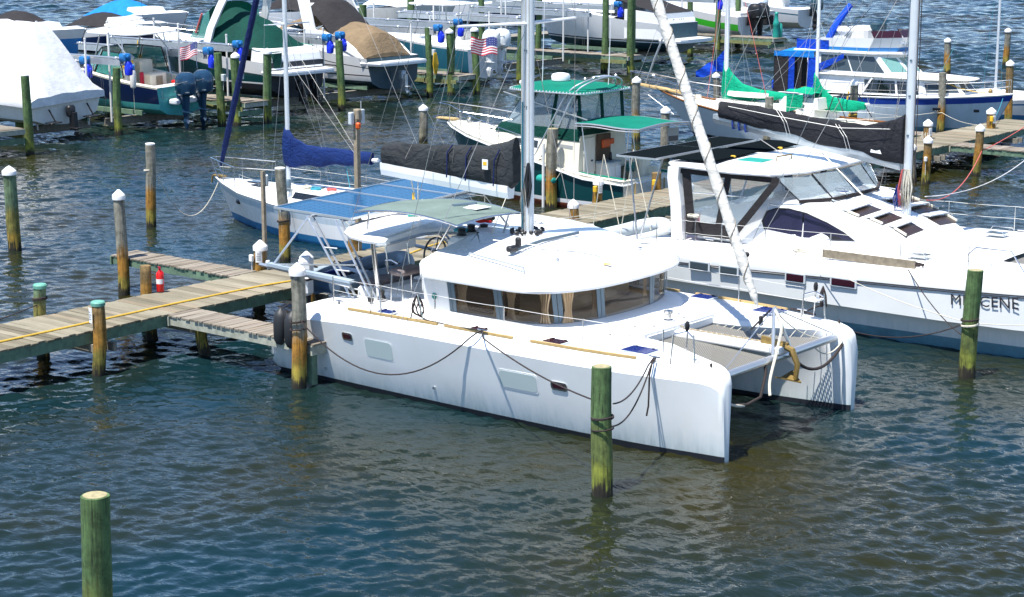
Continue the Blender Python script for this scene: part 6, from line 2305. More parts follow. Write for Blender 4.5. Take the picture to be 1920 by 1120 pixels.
A, B, _ = house(kt, 'cabin_trunk', [(3.4, -1.1), (8.2, -.8), (9.2, -.35), (9.2, .35), (8.2, .8), (3.4, 1.1)], lambda x: 1.05 + .02 * x, [(3.45, -1.0), (8.1, -.7), (8.9, -.28), (8.9, .28), (8.1, .7), (3.45, 1.0)], lambda x: 1.68 + .01 * x, 'offwhite')
panes(kt, A, B, [(.2, .3), (.45, .55), (.7, .78), (.88, .95)], .35, .75, 'dark', 'brass')
panes(kt, A, B, [(4.2, 4.3), (4.45, 4.55), (4.7, 4.8)], .35, .75, 'dark', 'brass')
A, B, _ = house(kt, 'doghouse', [(3.3, -.95), (5.4, -.9), (5.4, .9), (3.3, .95)], 1.68, [(3.4, -.8), (5.1, -.75), (5.1, .75), (3.4, .8)], 2.15, 'offwhite')
panes(kt, A, B, [(.1, .9)], .25, .8, 'greyglass')
m = MB()
m.tube([(4.4, -.95, 1.9), (4.2, -.5, 2.35), (4.2, .5, 2.35), (4.4, .95, 1.9)], .025, 5)
m.tube([(2.8, -1.1, 1.4), (2.6, -.9, 2.3), (2.6, .9, 2.3), (2.8, 1.1, 1.4)], .025, 5)
m.tube([(1.8, -1.1, 1.3), (2.4, -.9, 2.3), (2.4, .9, 2.3), (1.8, 1.1, 1.3)], .025, 5)
m.build('canopy_frame', 'rubber', kt)
canopy(kt, 'green_awning', lambda u, v: (lerp(4.9, 3.6, u), lerp(-1.0, 1.0, v), 2.42 - .1 * u + .05 * sin(pi * v) + .04 * sin(9 * v)), 6, 6, 'cvgreen')
canopy(kt, 'side_curtain', lambda u, v: (lerp(4.85, 4.0, u), 1.0 + .05 * sin(u * 8), lerp(2.3, 1.5 + .25 * u, v)), 6, 4, 'cvgreen', .0)
# bowsprit, pulpit, rails
m = MB()
m.loft([[(x, w, z), (x, -w, z), (x, -w, z + .06), (x, w, z + .06)] for x, w, z in ((10.8, .3, 1.86), (12.0, .28, 1.98), (13.7, .2, 2.14))], True, True, 0, False)
m.build('bowsprit_platform', 'teakpale', kt)
m = MB()
m.tube([(12.2, 0, 1.6), (13.6, 0, 2.1)], .015, 4)
m.tube([(11.2, .3, .9), (13.6, 0, 2.1)], .012, 4)
m.build('bobstay', 'wirelight', kt)
pl = MB()
P_ = lambda x, sd: sheer_pt(kh.rings, x, sd, .06)
for sd, s in ((0, 1), (-1, -1)):
    a, b = P_(9.6, sd), P_(10.9, sd)
    pl.tube([(a[0], a[1], a[2] + .65), (b[0], b[1], b[2] + .62), (12.6, s * .28, 2.62), (13.75, s * .2, 2.72)], .018, 6)
    pl.tube([(a[0], a[1], a[2] + .33), (b[0], b[1], b[2] + .32), (12.6, s * .28, 2.35), (13.75, s * .2, 2.42)], .012, 5)
    for q in (a, b, (12.6, s * .28, 2.05), (13.7, s * .2, 2.15)):
        pl.tube([q, (q[0], q[1], q[2] + .62)], .015, 5)
pl.tube([(13.75, .2, 2.72), (13.85, 0, 2.74), (13.75, -.2, 2.72)], .018, 6)
pl.build('pulpit', 'steel', kt)
MB().rbox((12.4, .25, 2.6), (.16, .12, .14), .04).build('rail_light', 'paper', kt)
for sd in (0, -1):
    lifelines(kt, [P_(x, sd) for x in (.5, 2.2, 3.9, 5.5, 7.0, 8.4, 9.6)], .65)
m = MB()
m.lathe([(.12, 0), (.14, .1), (.08, .15), (.1, .28), (.03, .3)], (10.6, .1, 1.8), 10)
m.tube(sag((10.4, .3, 1.85), (12.5, .1, 2.05), .05), .03, 4)
m.build('windlass', 'galv', kt)
coil(9.9, .35, 1.72, .2, 'ropewhite', 50, kt, .025)
coil(10.2, -.1, 1.75, .18, 'ropewhite', 51, kt, .025)
m = MB()
m.loft([[(x, s_ * w, z) for s_, z in ((1, 1.95), (.7, 2.15), (-.7, 2.15), (-1, 1.95))] for x, w in ((6.2, .15), (6.5, .5), (7.8, .55), (8.4, .2))], True, True, 0, True)
m.build('upturned_tender', 'offwhite', kt)
XMN, XMZ = 8.6, 3.95
mast(kt, XMN, 1.3, 13, .115, .09, 'mastwhite', 'main_mast')
mast(kt, XMZ, 1.2, 11, .08, .065, 'mastwhite', 'mizzen_mast')
MB().tube([(XMN, 0, 1.75), (5.4, 0, 2.1)], .06, 6).build('main_boom', 'mastwhite', kt)
MB().tube([(XMZ, 0, 1.72), (1.35, 0, 2.0)], .05, 6).build('mizzen_boom', 'mastwhite', kt)
sail_cover('main_sail_cover', 'cvgreen', kt, XMN + .12, 5.35, lambda t: lerp(1.55, 1.95, t), lambda t: interp([(0, 3.45), (.03, 3.4), (.12, 2.95), (.3, 2.5), (.55, 2.3), (.9, 2.22), (1, 2.15)], t), .12, .2, 26, 7)
sail_cover('mizzen_sail_cover', 'cvgreen', kt, XMZ + .1, 1.55, lambda t: lerp(1.6, 1.72, t) - .1 * sin(t * pi), lambda t: interp([(0, 3.2), (.04, 3.1), (.15, 2.6), (.35, 2.2), (.6, 2.12), (1, 2.05)], t), .10, .16, 22, 8)
canopy(kt, 'mast_skirt', lambda u, v: (XMZ - .05 + .35 * (u - .5), .12 + .06 * sin(u * 9), lerp(1.55, .95 + .2 * u, v)), 5, 4, 'cvgreen', .0)
rg = MB()
for s in (-1, 1):
    rg.tube([(8.3, s * 1.25, 1.45), (XMN, s * .9, 7.5), (XMN, 0, 12.8)], .007, 4)
    rg.tube([(8.9, s * 1.15, 1.5), (XMN, 0, 7.4)], .007, 4)
    rg.tube([(7.8, s * 1.3, 1.4), (XMN, 0, 7.4)], .007, 4)
    rg.tube([(3.7, s * 1.5, 1.2), (XMZ, 0, 10.8)], .006, 4)
    rg.tube([(4.5, s * 1.5, 1.2), (XMZ, 0, 6.8)], .006, 4)
    rg.tube([(3.2, s * 1.5, 1.2), (XMZ, 0, 6.8)], .006, 4)
rg.tube([(13.6, 0, 2.15), (XMN, 0, 12.9)], .008, 4)
rg.tube([(1.4, 0, 2.05), (XMZ, 0, 10.8)], .006, 4)
rg.tube([(XMN, 0, 12.9), (XMZ, 0, 10.9)], .006, 4)
rg.tube([(5.5, 0, 2.2), (XMN, 0, 12.5)], .006, 4)
rg.build('rigging', 'wirelight', kt)
rg = MB()
rg.tube([(8.8, 1.3, 1.5), (8.6, .3, 7.8)], .012, 4)
rg.tube([(5.8, .9, 1.7), (8.5, .1, 9)], .012, 4)
rg.build('flag_halyard', 'ropered', kt)
MB().tube([(13.0, 0, 2.2), (12.5, 0, 3.4), (12.1, 0, 4.3)], [.03, .05, .045], 6).build('furler_stay', 'galv', kt)
# blue flag on the ketch rigging
fg_ = thing('flag', 'crumpled blue flag on the ketch rigging', 'flag', (-29.25, 43.3, 3.75), 0)
fm = MB()
def flf(u, v):
    h = lerp(.95, .38, u ** .8) * (1 + .1 * sin(7 * u))
    wv = .10 * sin(8 * u + 2 * v) + .05 * sin(17 * u + 5 * v)
    d = 1.45 * u - .12 * sin(pi * u)
    return (-.777 * d + .629 * wv, -.629 * d - .777 * wv, -1.02 * u - .22 * sin(pi * u * 1.1) * (u - .4) - v * h + .05 * sin(11 * u + 3 * v))
fm.grid(20, 8, flf, 0, True)
fm.build('cloth', 'cvroyal', fg_)
MB().tube([(0, 0, .15), (-.25, 0, -1.4), (-.62, 0, -2.3)], .008, 4).build('hoist_line', 'ropewhite', fg_)

# ------------------------------------------------------------------ white cabin cruiser with blue stripe
cr = thing('cabin_cruiser', 'old white flybridge cruiser with dark blue stripe and blue stern canopy', 'motor yacht', (-29.0, 49.25, 0))
tab = [(0, 1.6, 1.5, 1.42, -.4), (.25, 1.78, 1.68, 1.44, -.5), (.5, 1.8, 1.6, 1.52, -.55), (.7, 1.6, 1.2, 1.62, -.55), (.87, .95, .5, 1.75, -.45), (.96, .4, .14, 1.84, -.4), (1, .04, .02, 1.9, -.3)]
ch_ = mono(11.4, tab, [('s', 0, 0), ('s', -.06, 1), ('s', -.34, 2), ('z', .22, 3), ('z', 0, 3), ('k', .5, 3)], .55, 0, 26, .8)
ch_.build('hull', ['white', 'midblue', 'greyhull', 'bluebottom'], cr)
rub(ch_.rings, .03, .0, .0).build('gunwale', 'white', cr)
deck_on(ch_.rings, .04, .03, .08).build('deck', 'offwhite', cr)
A, B, _ = house(cr, 'lower_cabin', [(2.0, -1.45), (7.6, -1.42), (9.4, -.75), (9.4, .75), (7.6, 1.42), (2.0, 1.45)], lambda x: 1.48 + .02 * x, [(2.0, -1.38), (7.4, -1.32), (8.8, -.62), (8.8, .62), (7.4, 1.32), (2.0, 1.38)], lambda x: 2.38, 'white')
panes(cr, A, B, [(.46, .75), (.77, .96)], .12, .86, 'dark')
panes(cr, A, B, [(4.05, 4.25), (4.27, 4.56)], .12, .86, 'dark')
panes(cr, A, B, [(1.06, 1.48), (1.54, 1.94)], .2, .88, 'greyglass', 'white')
panes(cr, A, B, [(2.06, 2.48), (2.52, 2.94)], .2, .88, 'greyglass', 'white')
panes(cr, A, B, [(3.06, 3.46), (3.52, 3.94)], .2, .88, 'greyglass', 'white')
for s in (-1, 1):
    MB().plate([(4.3, s * 1.46, 1.56), (4.9, s * 1.46, 2.36), (5.0, s * 1.46, 2.36), (4.45, s * 1.46, 1.56)], (0, -s * .02, 0)).build('window_post', 'white', cr)
LR = [(2.0, -1.5), (7.7, -1.46), (9.35, -.75), (9.5, 0), (9.35, .75), (7.7, 1.46), (2.0, 1.5)]
slab(cr, 'cabin_roof', LR, 2.38, .09, 'offwhite', .10, .04)
MB().rbox((7.8, -.2, 2.56), (1.0, .9, .05), .02).build('roof_hatch', 'offwhite', cr)
MB().tube([(7.2, -.9, 2.58), (8.7, -.7, 2.56)], .012, 5).build('roof_rail', 'steel', cr)
A, B, _ = house(cr, 'upper_cabin', [(1.9, -1.35), (5.9, -1.32), (6.6, -.6), (6.6, .6), (5.9, 1.32), (1.9, 1.35)], 2.50, [(1.9, -1.25), (5.0, -1.2), (5.6, -.5), (5.6, .5), (5.0, 1.2), (1.9, 1.25)], 3.42, 'white')
panes(cr, A, B, [(.06, .48), (.5, .93)], .12, .9, 'greyglass')
panes(cr, A, B, [(4.06, 4.5), (4.52, 4.93)], .12, .9, 'greyglass')
panes(cr, A, B, [(1.05, 1.95), (2.05, 2.48), (2.52, 2.95), (3.05, 3.95)], .1, .9, 'tealglass', 'white')
FB = [(.6, -1.35), (4.9, -1.4), (6.0, -.7), (6.15, 0), (6.0, .7), (4.9, 1.4), (.6, 1.35)]
slab(cr, 'flybridge_deck', FB, 3.42, .13, 'white', .03, .03)
f0 = [(1.6, -1.25), (4.6, -1.28), (5.7, -.6), (5.7, .6), (4.6, 1.28), (1.6, 1.25)]
f1 = [(1.8, -1.3), (4.9, -1.33), (6.05, -.62), (6.05, .62), (4.9, 1.33), (1.8, 1.3)]
A, B, _ = house(cr, 'flybridge_coaming', f0, 3.54, f1, lambda x: 4.10 + .10 * max(0, (x - 2)) * .35, 'white', False)
for k in range(5):
    p = MB()
    wrap_panel(p, A, B, k + .0, k + .999, .05, .30, .012, 0, 3)
    p.build('blue_stripe', 'lightblue', cr)
W0 = [(p[0], p[1], p[2]) for p in B[:6]]
W1 = [(p[0] - .2, p[1] * .97, p[2] + .32) for p in B[:6]]
for k in range(1, 4):
    p = MB()
    wrap_panel(p, W0, W1, k + .02 if k > 1 else .6 + .4, k + .98, 0, 1, .004, 0, 3)
    p.build('wind_deflector', 'plum', cr)
MB().rbox((3.6, 0, 4.3), (1.2, 1.5, .7), .15).build('flybridge_seat', 'offwhite', cr)
MB().rbox((4.3, .2, 4.65), (.5, .9, .4), .08).build('helm_console', 'tealbottom', cr)
MB().rbox((3.0, -.75, 4.45), (.8, .5, .45), .2).build('seat_cover', 'paper', cr)
for y in (-.65, -.35):
    MB().lathe([(.05, 0), (.1, .1), (.1, .2), (.04, .22)], (5.95, y, 3.95), 8, axis='x').build('air_horn', 'alu', cr)
# folded blue bimini and its frame
m = MB()
m.tube(spline([(2.2, -1.2, 3.7), (2.4, -.9, 4.3), (2.55, -.5, 4.9), (2.75, .2, 5.6)], 4), [.14, .15, .17, .18, .17, .18, .2, .19, .18, .17, .16, .15, .14], 8)
m.build('folded_bimini', 'cvroyal', cr)
m = MB()
m.tube([(2.3, -1.25, 4.1), (1.7, -1.2, 5.4)], .022, 5)
m.tube([(3.3, -1.28, 4.2), (4.6, -1.2, 5.6)], .022, 5)
m.tube([(2.3, 1.25, 4.1), (1.7, 1.2, 5.4)], .022, 5)
m.tube([(.8, -1.3, 4.0), (2.5, -1.3, 4.0)], .018, 5)
m.tube([(.8, -1.3, 3.55), (.8, -1.3, 4.0)], .018, 5)
m.build('bimini_frame', 'steel', cr)
canopy(cr, 'weather_cloth', lambda u, v: (lerp(.75, 2.5, u), -1.32 + .02 * sin(9 * u), lerp(3.55, 4.02, v)), 6, 3, 'cvroyal', 0)
canopy(cr, 'stern_canopy', lambda u, v: (lerp(1.9, -.35, u), lerp(-1.6, 1.6, v), 3.48 - .08 * u + .10 * sin(pi * v) - (.25 * max(0, u - .85) / .15)), 10, 8, 'cvsky', .02)
canopy(cr, 'canopy_valance', lambda u, v: (lerp(1.9, -.3, u), -1.62 - .01 * sin(8 * u), lerp(3.46 - .06 * u, 3.16, v)), 8, 3, 'cvsky', 0)
for x0, x1, mt in ((-.3, .5, 'cvcharcoal'), (.5, .85, 'cvroyal'), (1.0, 1.25, 'cvcharcoal'), (1.55, 2.1, 'cvroyal')):
    canopy(cr, 'canopy_curtain', lambda u, v: (lerp(x0, x1, u), -1.6 + .03 * sin(11 * u), lerp(3.2, 1.45, v)), 5, 4, mt, 0)
canopy(cr, 'canopy_curtain', lambda u, v: (lerp(1.7, 3.4, u), -1.42, lerp(lerp(2.3, 3.2, u), lerp(2.75, 3.42, u), v)), 5, 3, 'cvroyal', 0)
canopy(cr, 'canopy_curtain', lambda u, v: (-.32, lerp(-1.6, 1.6, u), lerp(3.2, 1.45, v)), 8, 4, 'cvcharcoal', 0)
m = MB()
m.rbox((-.3, -.9, 1.72), (.5, 1.2, .55), .12)
m.build('tender_cover', 'cvroyal', cr)
m = MB()
m.tube([(-.9, -1.4, .5), (-.9, -1.4, 1.6), (-.1, -1.5, 1.6)], .02, 5)
m.tube([(-.9, -.2, .5), (-.9, -.2, 1.6), (-.1, -.2, 1.6)], .02, 5)
m.tube([(-.9, -1.4, 1.6), (-.9, 1.2, 1.6)], .02, 5)
m.tube([(-.9, -1.4, 1.1), (-.9, 1.2, 1.1)], .02, 5)
m.build('stern_rail', 'steel', cr)
MB().box((-.45, 0, .45), (.7, 3.0, .08)).build('swim_platform', 'offwhite', cr)
cp = lambda x, sd: sheer_pt(ch_.rings, x, sd, .07)
for sd in (0, -1):
    rails(cr, [cp(x, sd) for x in (2.6, 4.4, 6.2, 8.0, 9.5, 10.6)] + [(11.2, .12 if sd == 0 else -.12, 1.9)], .62, r=.014)
m = MB()
for x, w in ((8.35, .28), (10.1, .2)):
    m.rbox((x, -interp([(8, 1.3), (10.1, .88)], x) - .06 * 0 - (.28 if x < 9 else .16), 1.12), (w * 1.3, .06, .13), .03, .35 if x < 9 else .5)
m.build('porthole', 'dark', cr)
m = MB()
m.lathe([(.1, 0), (.11, .1), (.04, .2)], (10.3, -.1, 1.88), 8)
m.build('windlass', 'brass', cr)
MB().tube(sag((8.3, -1.0, 2.4), (10.2, -.3, 1.9), .12), .02, 5).build('yellow_line', 'hose', cr)

# ------------------------------------------------------------------ small sailboat with a black furled headsail, cut by the right edge
ss = thing('sailboat', 'small white sailboat with black furled headsail at the right edge of the photo', 'sailboat', (-24.6, 55.6, 0))
tab = [(0, .95, .85, 1.0, -.25), (.3, 1.25, 1.15, .98, -.4), (.6, 1.15, .95, 1.02, -.4), (.85, .6, .35, 1.12, -.35), (1, .04, .02, 1.2, -.25)]
sh_ = mono(7.2, tab, [('s', 0, 0), ('s', -.2, 1), ('s', -.28, 0), ('z', .3, 1), ('z', .12, 1), ('z', 0, 1), ('k', .5, 1)], .5, -.2, 20, .9)
sh_.build('hull', ['white', 'blueboot'], ss)
deck_on(sh_.rings, .03, .03, .08).build('deck', 'deckwhite', ss)
house(ss, 'cabin_trunk', [(2.4, -.85), (5.0, -.6), (5.0, .6), (2.4, .85)], 1.0, [(2.5, -.7), (4.8, -.45), (4.8, .45), (2.5, .7)], 1.36, 'deckwhite')
m = MB()
m.rbox((.9, -.55, 1.12), (1.4, .35, .08), .03)
m.rbox((.9, .55, 1.12), (1.4, .35, .08), .03)
m.build('cockpit_seat', 'teakpale', ss)
m = MB()
m.tube([(1.2, -1.1, 1.6), (.15, -.95, 1.62), (-.05, -.6, 1.63), (-.05, .6, 1.63), (.15, .95, 1.62), (1.2, 1.1, 1.6)], .016, 6)
for x, y in ((1.2, -1.1), (.1, -.9), (.1, .9), (1.2, 1.1)):
    m.tube([(x, y, 1.0), (x, y, 1.6)], .014, 5)
m.build('pushpit', 'steel', ss)
MB().rbox((0, -.7, 1.7), (.16, .12, .18), .03).build('rail_box', 'brass', ss)
furled(ss, (6.75, 0, 1.35), (3.4, 0, 10.0), .13, 'cvblack')
mast(ss, 3.2, 1.3, 10, .07, .055, 'mastgrey')
rg = MB()
rg.tube([(0, 0, 1.0), (3.2, 0, 10)], .006, 4)
for s in (-1, 1):
    rg.tube([(3.0, s * 1.15, 1.0), (3.2, 0, 9)], .006, 4)
rg.tube([(.3, -.8, 1.6), (1.1, -.4, 3.4)], .008, 4)
rg.build('rigging', 'ropeblue', ss)
for k, x in enumerate((1.9, 3.4)):
    f_ = thing('fender', ['fat white fender on the quarter of the small sailboat at the right', 'slim white fender farther forward on the small sailboat at the right'][k], 'fender', (-24.6 + x, 55.6 - 1.3, .75), 0)
    MB().lathe([(.03, -.38), (.1 + .06 * (1 - k), -.3), (.12 + .06 * (1 - k), .2), (.05, .33), (.03, .38)], (0, 0, 0), 12).build('body', 'offwhite', f_)
    MB().tube([(0, 0, .35), (0, .1, .7)], .01, 4).build('lanyard', 'ropewhite', f_)
# ------------------------------------------------------------------ boat lifts
def hoist(parent, x, y, z):
    g = MB()
    g.rbox((x, y, z + .17), (.42, .42, .36), .05)
    g.lathe([(.06, 0), (.10, .02), (.10, .1), (.05, .12)], (x + .2, y, z + .2), 8, axis='x')
    g.build('gearbox', 'gearblue', parent)
    m = MB()
    m.lathe([(.04, -.66), (.17, -.62), (.185, -.5), (.185, -.12), (.15, -.06), (.12, 0.0), (.05, .01)], (x + .16, y + .06, z), 12)
    m.rbox((x + .34, y + .06, z - .3), (.1, .16, .22), .03)
    m.build('hoist_motor', 'motorblue', parent)

def lift(label, y0, y1, xf, zb, xs=(-51.6, -56.8), back=-59.5, zc=.45, mot=(1, 1), poles=((1, 3.6), (1, 3.6), (1, 4.2), (1, 4.2))):
    t = thing('boat_lift', label, 'boat lift', (0, 0, 0), 0, 'boat lifts along the finger docks')
    for k, y in enumerate((y0, y1)):
        m = MB()
        for dy in (-.10, .10):
            m.beam((xf, y + dy, zb - .08), (back, y + dy, zb - .08), .05, .26)
        m.beam((xf, y, zb - .2), (back, y, zb - .2), .26, .03)
        m.build('top_beam', 'galv', t)
        m = MB()
        m.tube([(xf, y, zb + .12), (back, y, zb + .12)], .045, 8)
        for q in range(5):
            x = lerp(xf - .4, back, q / 4)
            m.rbox((x, y, zb + .1), (.28, .26, .14), .03)
        m.build('drive_shaft', 'alu', t)
        if mot[k]:
            hoist(t, xf + .22, y, zb)
        m = MB()
        for x in xs:
            for dx in (-.07, .07):
                m.tube([(x + dx, y, zb), (x + dx, y + (.25 if k == 0 else -.25), zc + .1)], .008, 4)
        tag(m.build('hoist_cable', 'wire', t), kind='stuff')
    for k, x in enumerate(xs):
        m = MB()
        m.beam((x, y0 + .15, zc), (x, y1 - .15, zc), .08, .34)
        m.beam((x, y0 + .15, zc - .16), (x, y1 - .15, zc - .16), .26, .03)
        m.beam((x, y0 + .15, zc + .17), (x, y1 - .15, zc + .17), .26, .03)
        m.build('cradle_beam', 'greywood', t)
        for j, y in enumerate((y0 + .4, y1 - .4)):
            on, h = poles[k * 2 + j]
            if on:
                p = MB()
                p.tube([(x + .2, y, zc), (x + .2, y, zc + h)], .05, 8)
                p.lathe([(.06, 0), (.06, .06), (.01, .07)], (x + .2, y, zc + h), 8)
                p.build('guide_pole', 'pvc', t)
    for s in (-1, 1):
        y = (y0 + y1) / 2 + s * .85
        m = MB()
        m.beam((xs[0] + .9, y, zc + .36), (xs[1] - .9, y, zc + .36), .10, .22)
        m.build('bunk_board', 'beamgreen', t)
    return t
lift('boat lift under the shrink wrapped boat at the left edge', 19.9, 23.55, -51.8, 3.15, (-51.2, -56.5), -59, .42, (1, 1), ((1, 4.4), (1, 3.9), (1, 3.2), (1, 3.4)))
lift('boat lift under the navy boat with twin dark outboards', 24.1, 29.15, -49.6, 3.35, (-51.2, -56.5), -59, .42, (1, 1), ((1, 4.1), (1, 4.3), (1, 4.4), (1, 4.2)))
lift('boat lift under the dark green covered cruiser', 31.6, 37.8, -50.2, 3.5, (-51.4, -56.8), -59.5, .42, (1, 1))
lift('boat lift under the tan covered cruiser', 38.35, 46.0, -49.8, 3.6, (-51.4, -56.8), -59.5, .42, (1, 1))
lift('boat lift under the teal boat with white outboards', 49.3, 55.4, -51.2, 3.7, (-53.6, -58), -61, .45, (1, 1))
lift('boat lift right of the teal boat beside the far finger', 55.9, 62.4, -51.4, 3.75, (-53.4, -58.4), -61, .75, (1, 0), ((1, 4.4), (1, 4.4), (1, 4.4), (1, 4.4)))
lift('boat lift under the white cruiser with script lettering', 65.8, 77.4, -52.0, 4.0, (-54.6, -60), -62, .5, (1, 1))
lift('boat lift under the lime striped boat', 78.8, 82.4, -54.6, 4.2, (-58, -62), -64, .55, (0, 0))

# ------------------------------------------------------------------ boats on the lifts (bows point away, transoms towards the viewer)
def planing(L_, hw, sh0, sh1, kl, levels, n=22, sr=.12, bow_rake=.6, flare=.75, cap=None):
    tab = [(0, hw, hw * .86, sh0, -kl * .85), (.25, hw * 1.04, hw * .9, sh0 + (sh1 - sh0) * .15, -kl), (.5, hw * 1.03, hw * .84, lerp(sh0, sh1, .42), -kl), (.72, hw * .88, hw * .56, lerp(sh0, sh1, .7), -kl * .9), (.88, hw * .55, hw * .24, lerp(sh0, sh1, .88), -kl * .7), (.96, hw * .25, hw * .07, lerp(sh0, sh1, .96), -kl * .5), (1, .04, .02, sh1, -kl * .3)]
    return mono(L_, tab, levels, bow_rake, sr, n, flare, .8, 1.0, cap)
def sternx(o_label, x, y, z):
    pass

# 1 shrink-wrapped boat
b1 = thing('shrink_wrapped_boat', 'boat sealed in white shrink wrap on a lift at the left edge', 'motor boat', (-49.4, 20.8, 1.12), pi)
b1.rotation_euler = (-.06, 0, pi)
h1 = planing(9.5, 1.95, 1.0, 1.6, .42, [('s', 0, 0), ('s', -.3, 1), ('s', -.36, 0), ('z', 0, 0), ('k', .6, 0)])
h1.build('hull', ['offwhite', 'ink'], b1)
sw = MB()
rings = []
for i in range(25):
    X = lerp(-.12, 9.3, i / 24)
    hw = interp([(-.12, 2.0), (0, 2.06), (3, 2.12), (5, 2.1), (7, 1.75), (8.5, 1.0), (9.3, .25)], X)
    ze = interp([(-.2, .86), (0, .84), (4, .95), (9.3, 1.35)], X)
    zr = interp([(-.12, 1.05), (.05, 1.35), (.7, 2.6), (1.45, 3.95), (1.9, 4.1), (4.2, 4.05), (5, 3.7), (7, 2.6), (9.3, 1.6)], X)
    rw = interp([(-.12, 1.9), (.3, 1.4), (1.5, .55), (4, .5), (7, .3), (9.3, .1)], X)
    ring = [(X, -hw, ze - .22), (X, -hw - .02, ze)]
    for k in range(13):
        v = k / 12
        a = abs(2 * v - 1)
        y = (2 * v - 1) * (hw * .995)
        yr = rw / hw
        if a <= yr:
            z = zr
        else:
            f = (a - yr) / (1 - yr)
            z = lerp(zr, ze + .06, f ** .82)
        q = mnoise.noise(Vector((X * 1.1, y * .9, 4.2))) * .17 + mnoise.noise(Vector((X * 3.1, y * 2.2, 1.2))) * .035
        ring.append((X, y, z + q * (1 if 0 < k < 12 else 0)))
    ring += [(X, hw + .02, ze), (X, hw, ze - .22)]
    rings.append(ring)
sw.loft(rings, False, False, 0, True)
sw.poly(list(rings[0]))
sw.build('shrink_wrap', 'shrink', b1)
m = MB()
m.rbox((-.18, 0, .25), (.3, .42, .5), .08)
m.loft([[(-.3 + dx, dy, zz) for dx, dy in ((-.2, -.1), (.15, -.1), (.15, .1), (-.2, .1))] for zz in (.2, -.35, -.6)], True, True, 0, False)
m.rbox((-.42, 0, -.5), (.5, .3, .06), .02)
m.tube([(-.35, 0, -.75), (-.75, 0, -.75)], .08, 8)
m.build('stern_drive', 'black', b1)
for s in (-1, 1):
    m = MB()
    m.rbox((-.28, s * 1.05, -.12), (.5, .6, .05), .02)
    m.beam((-.02, s * 1.05, .45), (-.4, s * 1.05, -.05), .05, .05)
    m.build('trim_tab', 'black', b1)

# 2 navy centre console with hardtop
b2 = thing('motor_boat', 'navy hulled fishing boat with white hardtop and twin dark outboards on a lift', 'motor boat', (-49.3, 27.5, 1.0), pi)
b2.rotation_euler = (-.045, 0, pi)
h2 = planing(9.0, 1.62, 1.05, 2.0, .5, [('s', 0, 0), ('s', -.07, 1), ('z', .28, 2), ('z', 0, 2), ('k', .6, 2)], sr=.1, cap=2)
h2.build('hull', ['cream', 'navy', 'aqua'], b2)
deck_on(h2.rings, .30, .5, .0, 0, 14).build('cockpit_sole', 'cream', b2)
deck_on(h2.rings, .04, .02, .12, 13).build('foredeck', 'cream', b2)
for sd, s in ((0, 1), (-1, -1)):
    m = MB()
    rs = []
    for r in h2.rings[:14]:
        p = r[sd]
        rs.append([(p[0], p[1], p[2] + .01), (p[0], p[1] - s * .30, p[2] + .02), (p[0], p[1] - s * .32, p[2] - .5)])
    m.loft(rs, False, False, 0, False)
    m.build('gunwale', 'cream', b2)
m = MB()
m.rbox((.45, 0, .82), (.75, 2.9, .5), .12)
m.rbox((-.22, 0, .35), (.5, 1.9, .25), .06)
m.build('transom_bench', 'white', b2)
m = MB()
m.rbox((3.6, -.55, 1.35), (.9, .8, 1.3), .08)
m.rbox((3.6, .55, 1.35), (.9, .8, 1.3), .08)
m.rbox((2.4, -.3, 1.05), (.7, 1.0, .8), .06)
m.build('console', 'cream', b2)
MB().rbox((2.02, -.3, 1.05), (.03, .4, .5), .05).build('cooler_door', 'oldboard', b2)
MB().rbox((1.3, -.85, .95), (.5, .55, .3), .04).build('red_cooler', 'red', b2)
MB().rbox((2.6, .3, 1.2), (.1, .2, .65), .02).build('red_bag', 'flagred', b2)
m = MB()
m.rbox((3.0, .75, 1.95), (.45, .5, .5), .12)
m.build('orange_reel', 'yellow', b2)
m = MB()
m.rbox((2.9, .75, 2.25), (.4, .5, .25), .1)
m.build('helm_seat', 'hypalon', b2)
A0w = [(2.6, -1.4, 1.35), (4.8, -1.35, 1.55), (5.9, -.75, 1.75), (5.9, .75, 1.75), (4.8, 1.35, 1.55), (2.6, 1.4, 1.35)]
B0w = [(2.9, -1.3, 2.55), (4.2, -1.22, 2.6), (4.9, -.7, 2.65), (4.9, .7, 2.65), (4.2, 1.22, 2.6), (2.9, 1.3, 2.55)]
for k in range(5):
    p = MB()
    wrap_panel(p, A0w, B0w, k + .05, k + .95, .02 if k not in (0, 4) else .0, .97, .004, 0, 2)
    p.build('windscreen_pane', 'tealglass', b2)
m = MB()
for a, b in zip(A0w, B0w):
    m.beam(a, b, .05, .05)
m.tube(B0w, .03, 6)
m.build('windscreen_frame', 'rubber', b2)
T2 = [(1.6, -1.2), (2.2, -1.42), (5.0, -1.4), (5.6, -1.0), (5.8, 0), (5.6, 1.0), (5.0, 1.4), (2.2, 1.42), (1.6, 1.2)]
slab(b2, 'hardtop', T2, 3.35, .12, 'white', .16, .08)
for s in (-1, 1):
    MB().tube([(2.4, s * 1.35, 1.1), (2.7, s * 1.3, 3.36)], .035, 6).build('top_support', 'alu', b2)
    MB().tube([(4.9, s * 1.36, 1.6), (4.3, s * 1.25, 3.36)], .035, 6).build('top_support', 'alu', b2)
    MB().tube([(2.3, s * 1.3, 2.4), (3.4, s * 1.28, 3.36)], .03, 6).build('top_support', 'alu', b2)
m = MB()
m.rbox((4.4, .3, 3.72), (.35, .9, .12), .04)
m.lathe([(.25, 0), (.3, .05), (.25, .18), (.05, .22)], (3.3, .1, 3.6), 12)
m.build('radar', 'offwhite', b2)
m = MB()
m.tube([(2.6, -1.2, 3.5), (3.9, -1.45, 3.9), (5.2, -1.3, 3.7)], .02, 5)
m.tube([(2.2, .3, 3.55), (2.2, .3, 5.5)], .012, 4)
m.build('outrigger', 'rubber', b2)
